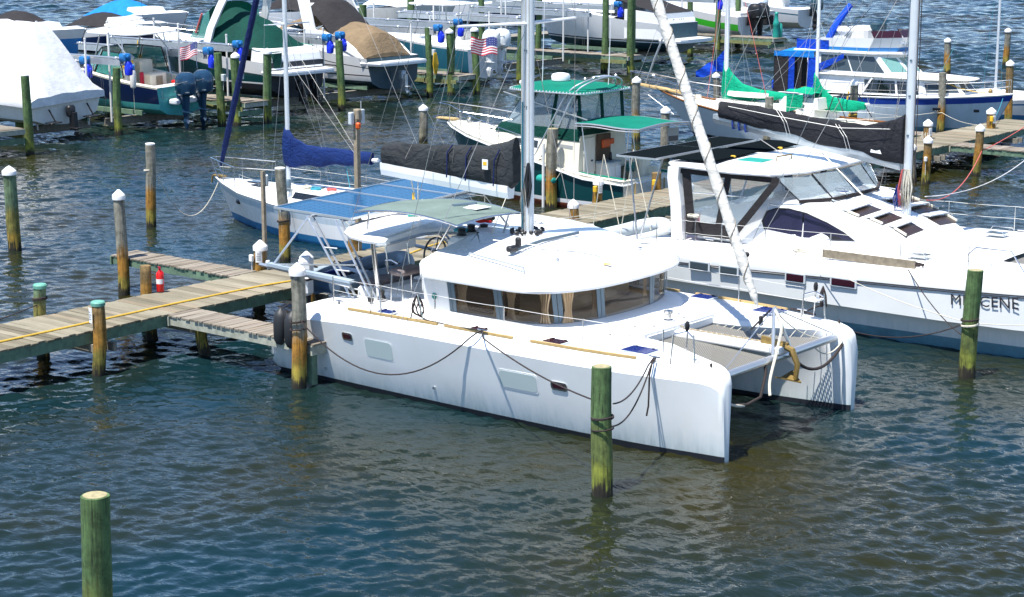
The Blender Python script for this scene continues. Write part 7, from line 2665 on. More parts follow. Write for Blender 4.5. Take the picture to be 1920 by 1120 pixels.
outboard(b2, -.32, .52, .72, 1.28, 'navycowl', 'navycowl')
outboard(b2, -.32, -.52, .72, 1.28, 'navycowl', 'navycowl')
m = MB()
m.tube([(.15, -1.05, 1.05), (.15, -1.05, 3.1)], .014, 5)
m.build('flag_staff', 'steel', b2)
f_ = thing('fender', 'white fender with blue top hanging by the hoist motors', 'fender', (-50.2, 25.2, 2.45), 0)
MB().lathe([(.03, -.5), (.13, -.42), (.15, -.3), (.15, .25), (.12, .36), (.03, .4)], (0, 0, 0), 12).build('body', 'offwhite', f_)
MB().lathe([(.1, .34), (.11, .38), (.1, .6), (.03, .65)], (0, 0, 0), 10).build('top', 'lightblue', f_)
MB().tube([(0, 0, -.45), (0, .02, -1.6)], .01, 4).build('line', 'ropewhite', f_)

# 3 express cruiser under dark green canvas
def cruiser_tail(b, hw, plat_x, mats, sh, zp, n_drive=2, drive_mat='black'):
    m = MB()
    pts = [(plat_x, -hw * .86), (plat_x - .1, -hw * .6), (plat_x - .14, 0), (plat_x - .1, hw * .6), (plat_x, hw * .86), (1.2, hw * .98), (1.2, -hw * .98)]
    pts = [(x, y) for x, y in pts][::-1]
    m.loft([[(x, y, zp - .2) for x, y in pts], [(lerp(x, .5, -.02), y * 1.02, zp - .08) for x, y in pts], [(x, y, zp) for x, y in pts]], True, True, 0, False)
    m.build('swim_platform', mats, b)
    for k in range(n_drive):
        y = (k - (n_drive - 1) / 2) * .95
        m = MB()
        m.rbox((.15, y, zp - .75), (.4, .34, .5), .06)
        m.loft([[(.02 + dx, y + dy, zz) for dx, dy in ((-.22, -.09), (.15, -.09), (.15, .09), (-.22, .09))] for zz in (zp - .7, zp - 1.3, zp - 1.55)], True, True, 0, False)
        m.rbox((-.12, y, zp - 1.35), (.5, .28, .04), .02)
        m.tube([(.0, y, zp - 1.6), (-.35, y, zp - 1.6)], .07, 8)
        for q in range(3):
            a = 2 * pi * q / 3 + k
            m.plate([(-.36, y + .05 * cos(a), zp - 1.6 + .05 * sin(a)), (-.42, y + .24 * cos(a - .4), zp - 1.6 + .24 * sin(a - .4)), (-.34, y + .24 * cos(a + .3), zp - 1.6 + .24 * sin(a + .3))], (.015, 0, 0))
        m.build('stern_drive', drive_mat, b)
b3 = thing('cabin_cruiser', 'white and dark green express cruiser under dark green canvas on a lift', 'motor yacht', (-48.7, 35.15, 1.3), pi)
h3 = planing(10.6, 2.0, 1.35, 2.35, .55, [('s', 0, 0), ('s', -.62, 1), ('z', .36, 0), ('z', .28, 2), ('z', 0, 2), ('k', .6, 2)], sr=-.1, cap=2)
h3.rings = [[(p[0] + .9, p[1], p[2]) for p in r] for r in h3.rings]
h3.v = [(p[0] + .9, p[1], p[2]) for p in h3.v]
h3.build('hull', ['white', 'darkgreen', 'antifoul'], b3)
deck_on(h3.rings, .04, .02, .22, 8).build('foredeck', 'white', b3)
cruiser_tail(b3, 2.1, .0, 'white', 1.35, .95)
m = MB()
m.loft([[(x, -w, z0), (x - .1, -w * .96, z1), (x - .1, w * .96, z1), (x, w, z0)] for x, w, z0, z1 in ((.95, 1.95, .95, 1.0), (1.15, 1.93, .97, 1.7), (1.6, 1.9, .97, 2.0), (2.2, 1.9, .97, 2.05))], False, False, 0, True)
m.rbox((1.45, 0, 1.45), (.5, 3.7, .95), .12)
m.build('transom', 'white', b3)
MB().box((1.02, 1.25, 1.4), (.3, .55, .95)).build('transom_door', 'cvtealdk', b3)
sq = MB()
rnd = random.Random(9)
for wy, wz, n_ in ((.3, 1.72, 16), (.1, 1.6, 10)):
    y = wy
    for k in range(n_):
        y -= .065
        sq.tube([(1.185, y, wz - .03), (1.185, y - .02, wz + rnd.uniform(.02, .09)), (1.185, y - .04, wz - .02)], .006, 4)
sq.build('script_lettering', 'inkgrey', b3)
cv = MB()
rings = []
for i in range(15):
    X = lerp(1.5, 5.2, i / 14)
    hw = 1.85
    ze = interp([(1.5, 1.92), (3, 2.05), (5.2, 2.3)], X)
    zr = interp([(1.5, 2.0), (2.4, 2.75), (3.4, 3.4), (5.2, 3.9)], X)
    ring = []
    for k in range(11):
        v = 2 * k / 10 - 1
        z = lerp(zr, ze, abs(v) ** 2.2)
        ring.append((X, -v * hw, z + .05 * mnoise.noise(Vector((X * 2, v * 3, 1)))))
    rings.append(ring)
cv.loft(rings, False, False, 0, True)
cv.poly(list(rings[0]))
cv.build('cockpit_cover', 'cvtealdk', b3)
MB().tube([(1.45, -1.8, 1.98), (2.4, -1.86, 2.05), (5.0, -1.86, 2.28)], .05, 6).build('cover_hem', 'cvteal', b3)
for s in (-1, 1):
    m = MB()
    m.loft([[(x + dx, s * (w + dy), z) for dx, dy in ((-.25, -.06), (.25, -.06), (.25, .06), (-.25, .06))] for x, w, z in ((5.4, 1.86, 2.0), (5.1, 1.8, 2.9), (4.6, 1.65, 3.9), (4.3, 1.45, 4.6))], True, True, 0, False)
    m.build('radar_arch', 'white', b3)
MB().rbox((4.25, 0, 4.6), (.5, 3.0, .14), .05).build('arch_top', 'white', b3)
canopy(b3, 'windscreen_cover', lambda u, v: (lerp(5.4, 7.6 - 1.0 * abs(2 * v - 1) ** 2, u), (2 * v - 1) * lerp(1.7, 1.45, u), lerp(4.2, 2.42, u ** 1.1) - .5 * abs(2 * v - 1) ** 3 * (1 - u)), 8, 10, 'cvteal', 0)
for s in (-1, 1):
    MB().plate([(5.2, s * 1.78, 2.35), (7.0, s * 1.52, 2.35), (5.9, s * 1.6, 3.5), (5.3, s * 1.7, 3.8)], (0, s * .02, 0)).build('side_curtain', 'tealglass', b3)
MB().tube([(5.9, 1.66, 3.6), (6.4, 1.68, 2.6)], .05, 6).build('wiper_arm', 'ropered', b3)
for s in (-1, 1):
    for x in (6.4, 7.2):
        MB().lathe([(.2, 0), (.2, .03), (.12, .04)], (x + .9, s * interp([(7.3, 1.56), (8.1, 1.24)], x + .9) - (.04 if s < 0 else 0), 2.0), 10, axis='y').build('porthole', 'plum', b3)
pp = lambda R, x, sd: sheer_pt(R, x, sd, .08)
for sd in (0, -1):
    rails(b3, [pp(h3.rings, x, sd) for x in (5.0, 6.6, 8.2, 9.6)] + [(11.2, .1 if sd == 0 else -.1, 2.4)], .5, r=.014)
m = MB()
m.tube([(.3, .95, 1.0), (.2, 1.3, 1.9), (1.0, 1.7, 1.8)], .025, 5)
m.build('shore_cable', 'galv', b3)

# 4 cruiser under tan canvas
b4 = thing('cabin_cruiser', 'white express cruiser under tan and charcoal canvas on a lift', 'motor yacht', (-49.4, 43.0, 1.05), pi)
h4 = planing(10.8, 2.05, 1.3, 2.6, .55, [('s', 0, 0), ('s', -.48, 1), ('s', -.53, 0), ('z', .42, 1), ('z', .36, 0), ('z', .1, 2), ('z', 0, 2), ('k', .6, 2)], sr=-.1, cap=2)
h4.v = [(p[0] + .8, p[1], p[2]) for p in h4.v]
h4.rings = [[(p[0] + .8, p[1], p[2]) for p in r] for r in h4.rings]
h4.build('hull', ['white', 'ropedark', 'tealbottom'], b4)
deck_on(h4.rings, .04, .02, .25, 7).build('foredeck', 'white', b4)
cruiser_tail(b4, 2.1, .0, 'white', 1.3, 1.12, 1, 'galv')
for s in (-1, 1):
    m = MB()
    m.loft([[(x, s * 2.02, z0), (x, s * 2.0, z1), (x, s * 1.75, z1 + .02), (x, s * 1.72, z0)] for x, z0, z1 in ((1.1, 1.1, 1.2), (1.8, 1.1, 1.75), (2.6, 1.15, 2.2), (4.0, 1.2, 2.55), (5.4, 1.4, 2.75))], True, True, 0, True)
    m.build('side_coaming', 'white', b4)
    m = MB()
    m.tube([(1.2, s * 2.03, 1.2), (2.2, s * 2.03, 1.6), (3.4, s * 2.04, 2.0), (5.0, s * 2.05, 2.2), (8.0, s * 1.8, 2.1)], .03, 5)
    m.build('styling_line', 'inkgrey', b4)
cv = MB()
rings = []
for i in range(15):
    X = lerp(1.15, 4.6, i / 14)
    ze = interp([(1.15, 1.28), (1.8, 1.75), (4.6, 2.6)], X)
    zr = interp([(1.15, 1.5), (1.55, 2.5), (2.2, 2.75), (4.6, 3.25)], X)
    ring = []
    for k in range(11):
        v = 2 * k / 10 - 1
        z = lerp(zr, ze, abs(v) ** 2.4)
        ring.append((X, -v * 1.82, z + .09 * mnoise.noise(Vector((X * 1.6, v * 3, 3))) * (1 - abs(v))))
    rings.append(ring)
cv.loft(rings, False, False, 0, True)
cv.poly(list(rings[0]))
cv.build('cockpit_cover', 'cvtan', b4)
canopy(b4, 'bimini_curtain', lambda u, v: (lerp(3.4, 5.6, u), (2 * v - 1) * 1.7, lerp(2.9, 4.2, min(1, u * 1.4)) - .7 * abs(2 * v - 1) ** 3), 8, 10, 'cvcharcoal', 0)
canopy(b4, 'foredeck_cover', lambda u, v: (lerp(6.0, 8.6, u), (2 * v - 1) * lerp(1.6, 1.2, u), lerp(3.5, 2.75, u) - .45 * abs(2 * v - 1) ** 2.5), 8, 10, 'cvtan', 0)
for s in (-1, 1):
    m = MB()
    m.loft([[(x + dx, s * (w + dy), z) for dx, dy in ((-.4, -.06), (.4, -.06), (.4, .06), (-.4, .06))] for x, w, z in ((5.0, 1.92, 2.4), (5.3, 1.85, 3.2), (5.7, 1.7, 4.1), (6.1, 1.5, 4.7))], True, True, 0, False)
    m.build('radar_arch', 'white', b4)
MB().rbox((6.1, 0, 4.72), (.7, 3.1, .14), .05).build('arch_top', 'white', b4)
for sd in (0, -1):
    rails(b4, [pp(h4.rings, x, sd) for x in (5.6, 7.2, 8.8, 10.2)] + [(11.3, .1 if sd == 0 else -.1, 2.65)], .5, r=.014)
m = MB()
m.rbox((3.4, 2.11, .86), (.95, .02, .07), .005)
m.rbox((2.9, 2.11, .80), (.2, .02, .1), .005)
m.build('model_stripe', 'ink', b4)

# 5 teal hull with two white outboards
b5 = thing('motor_boat', 'teal blue hulled boat with twin white outboards on a lift', 'motor boat', (-52.0, 53.1, .8), pi)
h5 = planing(10.0, 1.75, 1.35, 2.2, .5, [('s', 0, 0), ('s', -.12, 1), ('z', .1, 1), ('z', 0, 1), ('k', .6, 1)], sr=.08)
h5.build('hull', ['white', 'bluegreen'], b5)
deck_on(h5.rings, .04, .03, .1).build('deck', 'white', b5)
m = MB()
m.rbox((.5, 0, 1.45), (.8, 2.8, .5), .1)
m.rbox((3.5, 0, 2.1), (1.6, 1.3, 1.4), .12)
m.rbox((2.2, 0, 1.9), (1.2, 1.2, .9), .1)
m.rbox((1.2, 0, 1.55), (1.2, 1.0, .4), .1)
m.build('console', 'offwhite', b5)
slab(b5, 'hardtop', bar_rect(1.6, 5.2, -1.35, 1.35, .5), 3.75, .12, 'white', .1, .06)
for s in (-1, 1):
    MB().tube([(2.4, s * .8, 1.5), (2.2, s * 1.1, 3.76)], .035, 6).build('top_support', 'alu', b5)
    MB().tube([(4.4, s * .8, 1.5), (4.6, s * 1.1, 3.76)], .035, 6).build('top_support', 'alu', b5)
outboard(b5, -.25, .48, 1.45, 1.3, 'whitecowl', 'whitecowl')
outboard(b5, -.25, -.48, 1.45, 1.3, 'whitecowl', 'whitecowl')
for q in (-.48, .48):
    m = MB()
    for k in range(4):
        m.rbox((-.95 - .02 * k, q + .34, 1.98 - k * .22), (.14, .012, .13), .004)
    m.build('cowl_lettering', 'inkgrey', b5)

# 6 white cruiser with script name
b6 = thing('cabin_cruiser', 'large white cruiser with dark bottom paint and script lettering on its transom', 'motor yacht', (-50.8, 72.9, 1.35), pi)
h6 = planing(12.5, 2.15, 1.3, 2.6, .75, [('s', 0, 0), ('s', -.5, 0), ('z', .2, 1), ('z', .12, 0), ('z', .05, 2), ('z', 0, 2), ('k', .6, 2)], sr=-.1, cap=2)
h6.v = [(p[0] + 1.0, p[1], p[2]) for p in h6.v]
h6.rings = [[(p[0] + 1.0, p[1], p[2]) for p in r] for r in h6.rings]
h6.build('hull', ['white', 'ropedark', 'tealbottom'], b6)
deck_on(h6.rings, .04, .02, .25, 6).build('foredeck', 'white', b6)
m = MB()
pts = [(-.35, -1.9), (-.5, -1.2), (-.55, 0), (-.5, 1.2), (-.35, 1.9), (1.2, 2.1), (1.2, -2.1)][::-1]
m.loft([[(x, y, .10) for x, y in pts], [(x, y * 1.02, .22) for x, y in pts], [(x, y, .32) for x, y in pts]], True, True, 0, False)
m.build('swim_platform', 'white', b6)
m = MB()
m.loft([[(x, -w, .3), (x, -w, z), (x, w, z), (x, w, .3)] for x, w, z in ((1.0, 1.9, .9), (1.15, 2.05, 1.5), (1.5, 2.1, 2.0), (4, 2.15, 2.2))], False, False, 0, True)
m.build('transom', 'white', b6)
m = MB()
m.poly([(.98, -1.9, .32), (1.3, -2.06, 1.95), (1.3, 2.06, 1.95), (.98, 1.9, .32)])
mo = m.build('transom_face', 'white', b6)
text_mesh('boat_name', 'Sea W', .52, 'ink', b6, (1.10, .75, 1.22), (radians(79), 0, -pi / 2), .004, 'LEFT', .35, .95)
sq = MB()
y = .55
for k in range(13):
    y -= .07
    sq.tube([(1.07, y, .92), (1.09, y - .03, 1.04 + .05 * (k % 3)), (1.07, y - .05, .93)], .008, 4)
sq.build('script_lettering', 'inkgrey', b6)
canopy(b6, 'cockpit_cover', lambda u, v: (lerp(1.35, 5.0, u), (2 * v - 1) * 2.0, lerp(2.0, 3.4, u) - .5 * u * abs(2 * v - 1) ** 3), 8, 10, 'cvcharcoal', 0)
house(b6, 'cabin', [(5, -1.9), (8, -1.7), (10, -.8), (10, .8), (8, 1.7), (5, 1.9)], 1.9, [(5, -1.7), (7.4, -1.5), (8.4, -.6), (8.4, .6), (7.4, 1.5), (5, 1.7)], 3.4, 'white')
m = MB()
for y in (-1.4, -.9, .9, 1.4):
    m.lathe([(.07, 0), (.07, .03), (.03, .04)], (.98, y, .55), 8, axis='x')
m.build('exhaust_port', 'ink', b6)

# 7 lime striped boat, black outboard
b7 = thing('motor_boat', 'white boat with lime green stripe and tall black outboards on a lift', 'motor boat', (-54.6, 86.2, 1.45), pi)
h7 = planing(9.5, 1.7, .95, 2.1, .75, [('s', 0, 0), ('s', -.55, 1), ('s', -1.02, 0), ('z', 0, 0), ('k', .6, 0)], sr=.08)
h7.build('hull', ['white', 'limegreen'], b7)
deck_on(h7.rings, .1, .06, .05).build('deck', 'white', b7)
m = MB()
m.rbox((.6, 0, 1.05), (.9, 2.4, .45), .1)
m.build('transom_bench', 'white', b7)
m = MB()
m.rbox((3.2, 0, 1.8), (1.4, 1.2, 1.5), .1)
m.build('console', 'white', b7)
outboard(b7, -.2, .45, .85, 1.35, 'black', 'black')
outboard(b7, -.2, -.45, .85, 1.35, 'black', 'black')

# 8 white boat farther right, partly behind the cruiser
b8 = thing('motor_boat', 'white boat with a dark box on its stern behind the blue cruiser canopy', 'motor boat', (-57.5, 92.5, 1.35), pi)
h8 = planing(10, 1.9, 1.0, 2.1, .6, [('s', 0, 0), ('s', -.3, 0), ('z', 0, 0), ('k', .6, 0)])
h8.build('hull', ['offwhite'], b8)
deck_on(h8.rings, .1, .05, .05).build('deck', 'white', b8)
house(b8, 'cabin', [(2.5, -1.5), (6, -1.4), (7.4, -.6), (7.4, .6), (6, 1.4), (2.5, 1.5)], 1.0, [(2.7, -1.3), (5.4, -1.2), (6.4, -.5), (6.4, .5), (5.4, 1.2), (2.7, 1.3)], 2.5, 'offwhite')
MB().rbox((-.35, -.2, .4), (.6, 1.1, .75), .08).build('stern_box', 'cvcharcoal', b8)
m = MB()
m.rbox((.3, 1.0, 1.3), (.4, .5, .6), .1)
m.rbox((.5, -1.3, 1.4), (.4, .4, .8), .1)
m.build('stern_gear', 'hypalon', b8)
b9 = thing('motor_boat', 'white boat with dark outboard farthest right in the row of lifts', 'motor boat', (-57.0, 98.8, 1.3), pi)
h9 = planing(9, 1.7, 1.0, 1.9, .6, [('s', 0, 0), ('s', -.35, 1), ('s', -.45, 0), ('z', 0, 0), ('k', .6, 0)])
h9.build('hull', ['white', 'bluegreen'], b9)
deck_on(h9.rings, .1, .05, .05).build('deck', 'white', b9)
m = MB()
m.rbox((2.8, 0, 1.9), (1.4, 1.2, 1.6), .1)
m.build('console', 'offwhite', b9)
slab(b9, 'hardtop', bar_rect(1.4, 4.6, -1.2, 1.2, .4), 3.3, .1, 'white', .08, .05)
MB().tube([(1.8, .8, 1.0), (1.8, 1.0, 3.3)], .035, 6).build('top_support', 'alu', b9)
outboard(b9, -.2, 0, .95, 1.25, 'tealbottom', 'rubber')
# turquoise pump-out pedestal at the end of that finger
pm = thing('pump_post', 'turquoise pump out pedestal on the finger behind the blue stern canopy', 'pedestal', (-50.9, 83.7, ZF), 0)
m = MB()
m.lathe([(.22, 0), (.24, .3), (.2, .8), (.24, .9), (.2, 1.1), (.14, 1.25), (.12, 1.6), (.14, 1.7), (.05, 1.8)], (0, 0, 0), 12)
m.build('body', 'tealrub', pm)
m = MB()
m.lathe([(.16, 0), (.18, .4), (.14, .9), (.05, 1.0)], (.1, .4, 0), 10)
m.build('hose_drum', 'tealrub', pm)

# 10 boats of the next row beyond, seen between and above the lifts
def far_boat(label, x, y, z, L_, hw, hullmats, levels, cover, rz=0, cat='motor boat', coverz=1.5, name='motor_boat'):
    b = thing(name, label, cat, (x, y, z), rz)
    h = planing(L_, hw, 1.2, 1.9, .5, levels)
    h.build('hull', hullmats, b)
    deck_on(h.rings, .05, .03, .2).build('deck', 'white', b)
    if cover:
        canopy(b, 'boat_cover', lambda u, v: (lerp(.3, L_ * .62, u), (2 * v - 1) * hw * .95, 1.25 + coverz * sin(pi * min(1, .12 + u * .86)) * (1 - .75 * abs(2 * v - 1) ** 2.2)), 10, 10, cover, 0)
    house(b, 'cabin', [(L_ * .45, -hw * .7), (L_ * .68, -hw * .55), (L_ * .78, 0), (L_ * .68, hw * .55), (L_ * .45, hw * .7)], 1.3, [(L_ * .47, -hw * .6), (L_ * .62, -hw * .45), (L_ * .68, 0), (L_ * .62, hw * .45), (L_ * .47, hw * .6)], 2.1, 'white')
    return b
far_boat('bright blue hulled boat with charcoal cover beyond the shrink wrapped boat', -84.5, 42.2, 1.0, 9.5, 1.8, ['white', 'brightblue'], [('s', 0, 0), ('s', -.6, 1), ('z', .1, 1), ('z', 0, 1), ('k', .6, 1)], 'cvcharcoal')
far_boat('white boat with bright blue cover beyond the navy boat', -90.5, 55.8, 1.2, 9.5, 1.9, ['white', 'navy'], [('s', 0, 0), ('s', -.7, 0), ('z', .1, 1), ('z', 0, 1), ('k', .6, 1)], 'cvsky', coverz=1.3)
far_boat('white boat with dark cover beyond the left lifts at the top of the photo', -84.5, 49.2, 1.0, 9.0, 1.7, ['white', 'navy'], [('s', 0, 0), ('s', -.6, 1), ('z', .1, 1), ('z', 0, 1), ('k', .6, 1)], 'cvcharcoal', coverz=1.1)
far_boat('white boat with grey cover beyond the tan covered cruiser', -88.0, 70.5, 1.0, 10, 1.9, ['white', 'tealbottom'], [('s', 0, 0), ('s', -.9, 1), ('z', .1, 1), ('z', 0, 1), ('k', .6, 1)], 'cvcharcoal')
far_boat('pale boat with white cover far behind the teal boat', -86.0, 79.5, 1.0, 9, 1.8, ['offwhite', 'tealbottom'], [('s', 0, 0), ('s', -.9, 1), ('z', .1, 1), ('z', 0, 1), ('k', .6, 1)], 'shrink')
far_boat('white boat far behind the left edge of the white cruiser', -84.0, 88.5, 1.0, 9, 1.8, ['white', 'navy'], [('s', 0, 0), ('s', -.8, 1), ('z', .1, 1), ('z', 0, 1), ('k', .6, 1)], None)
far_boat('small white skiff at the top left corner behind the shrink wrap', -82.0, 35.5, .6, 8, 1.6, ['palegrey', 'antifoul'], [('s', 0, 0), ('s', -.8, 1), ('z', .1, 1), ('z', 0, 1), ('k', .6, 1)], None)
md = thing('dock', 'far walkway joining the boat lift fingers behind the lifted boats', 'dock', (0, 0, 0))
MB().box((-66.9, 60, ZF - .05), (1.9, 100, .1)).build('decking', 'greywood', md)
for x in (-67.8, -66.0):
    MB().box((x, 60, ZF - .2), (.06, 100, .25)).build('fascia_beam', 'beamgreen', md)
# ------------------------------------------------------------------ flags
def us_flag(label, loc, wd, ht, rz, droop=.0, staff=None, flip=1):
    t = thing('flag', label, 'flag', loc, rz, 'striped flags')
    def f(u, v):
        x = flip * wd * u
        return (x * (1 - .08 * u), .06 * sin(u * 7 + v * 2) * (.3 + u), -ht * (1 - v) - droop * u + .03 * sin(u * 8))
    st = MB()
    for r in range(13):
        v0, v1 = r / 13, (r + 1) / 13
        for c in range(12):
            u0, u1 = c / 12, (c + 1) / 12
            can = u0 < .41 and v0 >= 6 / 13 - .001
            mi = 2 if can else (0 if r % 2 == 0 else 1)
            st.add([f(u0, v0), f(u1, v0), f(u1, v1), f(u0, v1)], [(0, 1, 2, 3)], mi, True)
    st.build('cloth', ['flagred', 'flagwhite', 'flagblue'], t)
    s = MB()
    for r in range(5):
        for c in range(6):
            u = .035 + c * .064
            v = 6 / 13 + (r + .5) / 5 * 7 / 13
            p = Vector(f(u, v))
            for q in (-.006, .006):
                s.add([p + Vector((dx * .012 * wd, q, dz * .02 * ht)) for dx, dz in ((0, 1), (.9, -.8), (-.9, -.8))], [(0, 1, 2)], 0, False)
    tag(s.build('stars', 'flagwhite', t), kind='stuff')
    return t
us_flag('striped flag flying from the staff on the navy fishing boat', (-49.46, 28.55, 4.0), .95, .62, radians(205), .35)
us_flag('striped flag hung on a halyard beside the tall centre mast', (-7.58, -.02, 7.52), .62, .36, radians(212), .0)

# ------------------------------------------------------------------ mooring lines
G1 = 'dark mooring lines of the near catamaran'
rope('dark mooring line hanging in a deep curve along the near hull', sag((-10.1, -3.68, 1.55), (-5.66, -3.24, 1.74), .98, 22) + [(-5.55, -3.16, 1.84), (-5.5, -3.06, 1.88)], .016, 'ropedark', group=G1)
rope('dark mooring line running straight from midship cleat to the green pile', [(-5.48, -3.06, 1.88), (-5.4, -3.17, 1.84)] + sag((-5.3, -3.26, 1.78), (-.85, -5.4, 1.66), .12, 12), .016, 'ropedark', group=G1)
rope('dark bow line curving to the back of the green pile, the upper one', [(-1.45, -2.8, 1.88)] + sag((-1.42, -3.02, 1.78), (-.55, -5.35, 1.66), .18, 14), .016, 'ropedark', group=G1)
rope('dark bow line curving to the green pile, the lower one', [(-1.4, -2.8, 1.88)] + sag((-1.36, -3.02, 1.78), (-.52, -5.4, 1.26), .28, 14), .016, 'ropedark', group=G1)
rope('frayed dark line end hanging down from the near bow cleat', [(-1.4, -2.9, 1.88), (-1.36, -3.06, 1.6), (-1.36, -3.08, 1.0), (-1.40, -3.08, .8)], .018, 'ropedark')
def wraps(pi_, x, y, z, r, n, mat, name='rope_wrap'):
    m = MB()
    pts = []
    for k in range(n * 14 + 1):
        a = 2 * pi * k / 14
        pts.append((x + (r + .012) * cos(a), y + (r + .012) * sin(a), z + .018 * k / 14 + .02 * sin(a + 1)))
    m.tube(pts, .016, 5)
    o = m.build(name, mat, None)
    o.parent = pi_
    return o
def wrap_on(i, z, n, mat):
    p = PILES[i]
    wraps(PILE[i], 0, 0, z, p[5] * 1.03, n, mat)
wrap_on(1, 1.40, 2, 'ropedark')
wrap_on(1, 1.20, 1, 'ropedark')
wrap_on(3, 1.48, 2, 'ropedark')
wrap_on(3, 1.32, 1, 'ropedark')
wrap_on(2, 1.28, 2, 'ropedark')
wrap_on(2, 1.16, 2, 'ropewhite')
wrap_on(5, 1.86, 2, 'ropewhite')
wrap_on(7, 1.2, 2, 'ropedark')
wrap_on(15, 1.9, 2, 'ropewhite')
wrap_on(17, .95, 1, 'ropewhite')
wrap_on(23, 1.35, 3, 'ropedark')
wrap_on(44, 1.2, 2, 'ropedark')
wrap_on(49, 1.3, 2, 'ropedark')
wrap_on(16, 1.1, 2, 'hose')
rope('dark line sagging from the far bow of the near catamaran to the right hand pile', sag((-1.3, 2.9, 1.75), (.48, 6.45, 1.18), .38, 14), .016, 'ropedark')
rope('thin pale line along the second catamaran hull to the right hand pile', sag((-4.2, 8.2, 1.75), (.5, 6.5, 1.25), .12, 12), .010, 'ropewhite')
rope('dark line from the second catamaran deck cleat down to the right hand pile', sag((-1.9, 8.45, 1.85), (.7, 6.72, .72), .22, 12), .013, 'ropedark')
rope('pale line from the right hand pile to the right edge', sag((.78, 6.6, 1.22), (3.0, 8.3, 1.25), .05, 8), .010, 'ropewhite')
rope('white slack line between the sailboat bow and the rust banded pile', sag((-28.95, 8.35, 1.88), (-28.6, 10.8, 1.25), 1.35, 20), .014, 'ropewhite')
rope('white line looping down beside the sailboat hull under the solar panels', sag((-20.9, 8.85, 1.0), (-17.6, 9.3, 1.0), .75, 14), .012, 'ropewhite')
rope('pale pink line stretched from the second mast to the far dock pile', sag((-3.4, 12.2, 3.0), (-13.1, 45.0, 1.9), .9, 20), .014, 'flagwhite')
rope('coral red line stretched from the second mast to the far dock pile', sag((-3.4, 12.3, 2.9), (-12.9, 36.0, 1.0), .55, 20), .016, 'ropered')
rope('coral red line rising from the dock pile to the right edge', sag((-12.9, 36.0, 1.0), (-13.6, 46.0, 2.4), .15, 14), .016, 'ropered')
rope('white line sagging along the cruiser from the orange footed pile to the right', sag((-20.4, 47.8, .98), (-15.9, 43.5, 1.15), .22, 14), .012, 'ropewhite')
rope('white line from the orange footed pile back to the left along the cruiser', sag((-20.6, 47.8, .98), (-25.5, 45.3, .55), .12, 12), .012, 'ropewhite')
rope('pale line from the cruiser bow down to the dock stub pile', sag((-18.0, 49.0, 1.7), (-15.9, 43.5, 1.35), .1, 10), .012, 'ropeblue')
for k, (a, b) in enumerate((((-7.3, .55, 3.45), (-14.6, 17.0, 1.35)), ((-7.15, .65, 3.42), (-14.6, 17.1, 1.25)))):
    rope(['pale line from mast foot to dock behind the cabin, upper of two', 'pale line from mast foot to dock behind the cabin, lower of two'][k], sag(a, b, .12, 12), .012, 'ropewhite')
rope('dark line at the left edge tied to the green capped stub pile', sag((-17.0, -5.4, 1.25), (-17.3, -9.5, .95), .15, 10), .014, 'ropedark')
rope('white stern line from the navy boat outboards to the green pile', sag((-49.9, 26.2, 1.95), (-48.65, 29.0, 1.9), .03, 6), .014, 'ropewhite')
for k in range(5):
    x, y = -13.2 + k * .25, 16.3 + (k % 3) * .3
    rope(['thick pale dock line hanging from the pile between the catamarans', 'pale dock line crossing low between the two catamarans', 'yellow dock line hanging from the pile between the catamarans', 'pale dock line nearest the white arch between the catamarans', 'dark dock line between the two catamarans'][k], sag((-12.9 + .1 * k, 15.7, 1.3 - .12 * k), (-11.4 + .3 * k, 14.6 + .6 * (k % 2), 1.5), .5, 10), .012, ['ropewhite', 'ropewhite', 'hose', 'ropewhite', 'ropedark'][k], group='tangled lines between the catamarans')
for i, lab in ((15, 'white lines hanging round the tall ochre pile at the cruiser stern'), (16, 'yellow lines hanging round the pile by the mizzen boom'), (35, 'coil of pale line hung on the ochre stub pile by the cruiser')):
    p = PILES[i]
    m = MB()
    rnd = random.Random(i)
    for k in range(5):
        a = rnd.uniform(2.5, 5.5)
        r = p[5] + .05
        m.tube([(p[1] + r * cos(a), p[2] + r * sin(a), p[4] - .35), (p[1] + (r + .08) * cos(a + .2), p[2] + (r + .08) * sin(a + .2), p[4] - .9), (p[1] + r * cos(a + .4), p[2] + r * sin(a + .4), p[4] - .4)], .016, 5)
    tag(m.build('rope_hank', ['ropewhite', 'hose', 'ropewhite'][0 if i == 15 else (1 if i == 16 else 2)]), lab, 'rope')
m = MB()
for k in range(9):
    a = 2 * pi * k / 9
    m.tube(spline([(-7.35, -2.95, 2.36), (-7.35 + .10 * cos(a), -2.95 + .1 * sin(a), 2.2), (-7.33 + .12 * cos(a + .5), -2.95 + .12 * sin(a + .5), 2.0), (-7.28, -2.93, 1.9)], 3), .014, 4)
m.tube([(-7.28, -2.93, 1.9), (-7.1, -2.98, 1.86), (-6.2, -3.0, 1.84), (-5.5, -3.05, 1.88)], .016, 5)
m.tube([(-7.4, -2.95, 2.3), (-7.5, -3.0, 1.84)], .014, 5)
tag(m.build('rope_hank', 'ropedark'), 'bundle of black line tied on the near lifeline amidships', 'rope')
m = MB()
for k in range(8):
    a = 2 * pi * k / 8
    m.tube(spline([(-1.1, 3.0, 2.4), (-1.1 + .06 * cos(a), 3.0 + .08 * sin(a), 2.2), (-1.08 + .06 * cos(a), 3.02 + .06 * sin(a), 1.95)], 3), .014, 4)
m.tube([(-1.1, 3.0, 2.0), (-1.4, 2.9, 1.85), (-1.8, 2.85, 1.84), (-1.1, 2.7, 1.84)], .02, 5)
tag(m.build('rope_hank', 'ropedark'), 'black rope hank hung on the far bow seat of the near catamaran', 'rope')

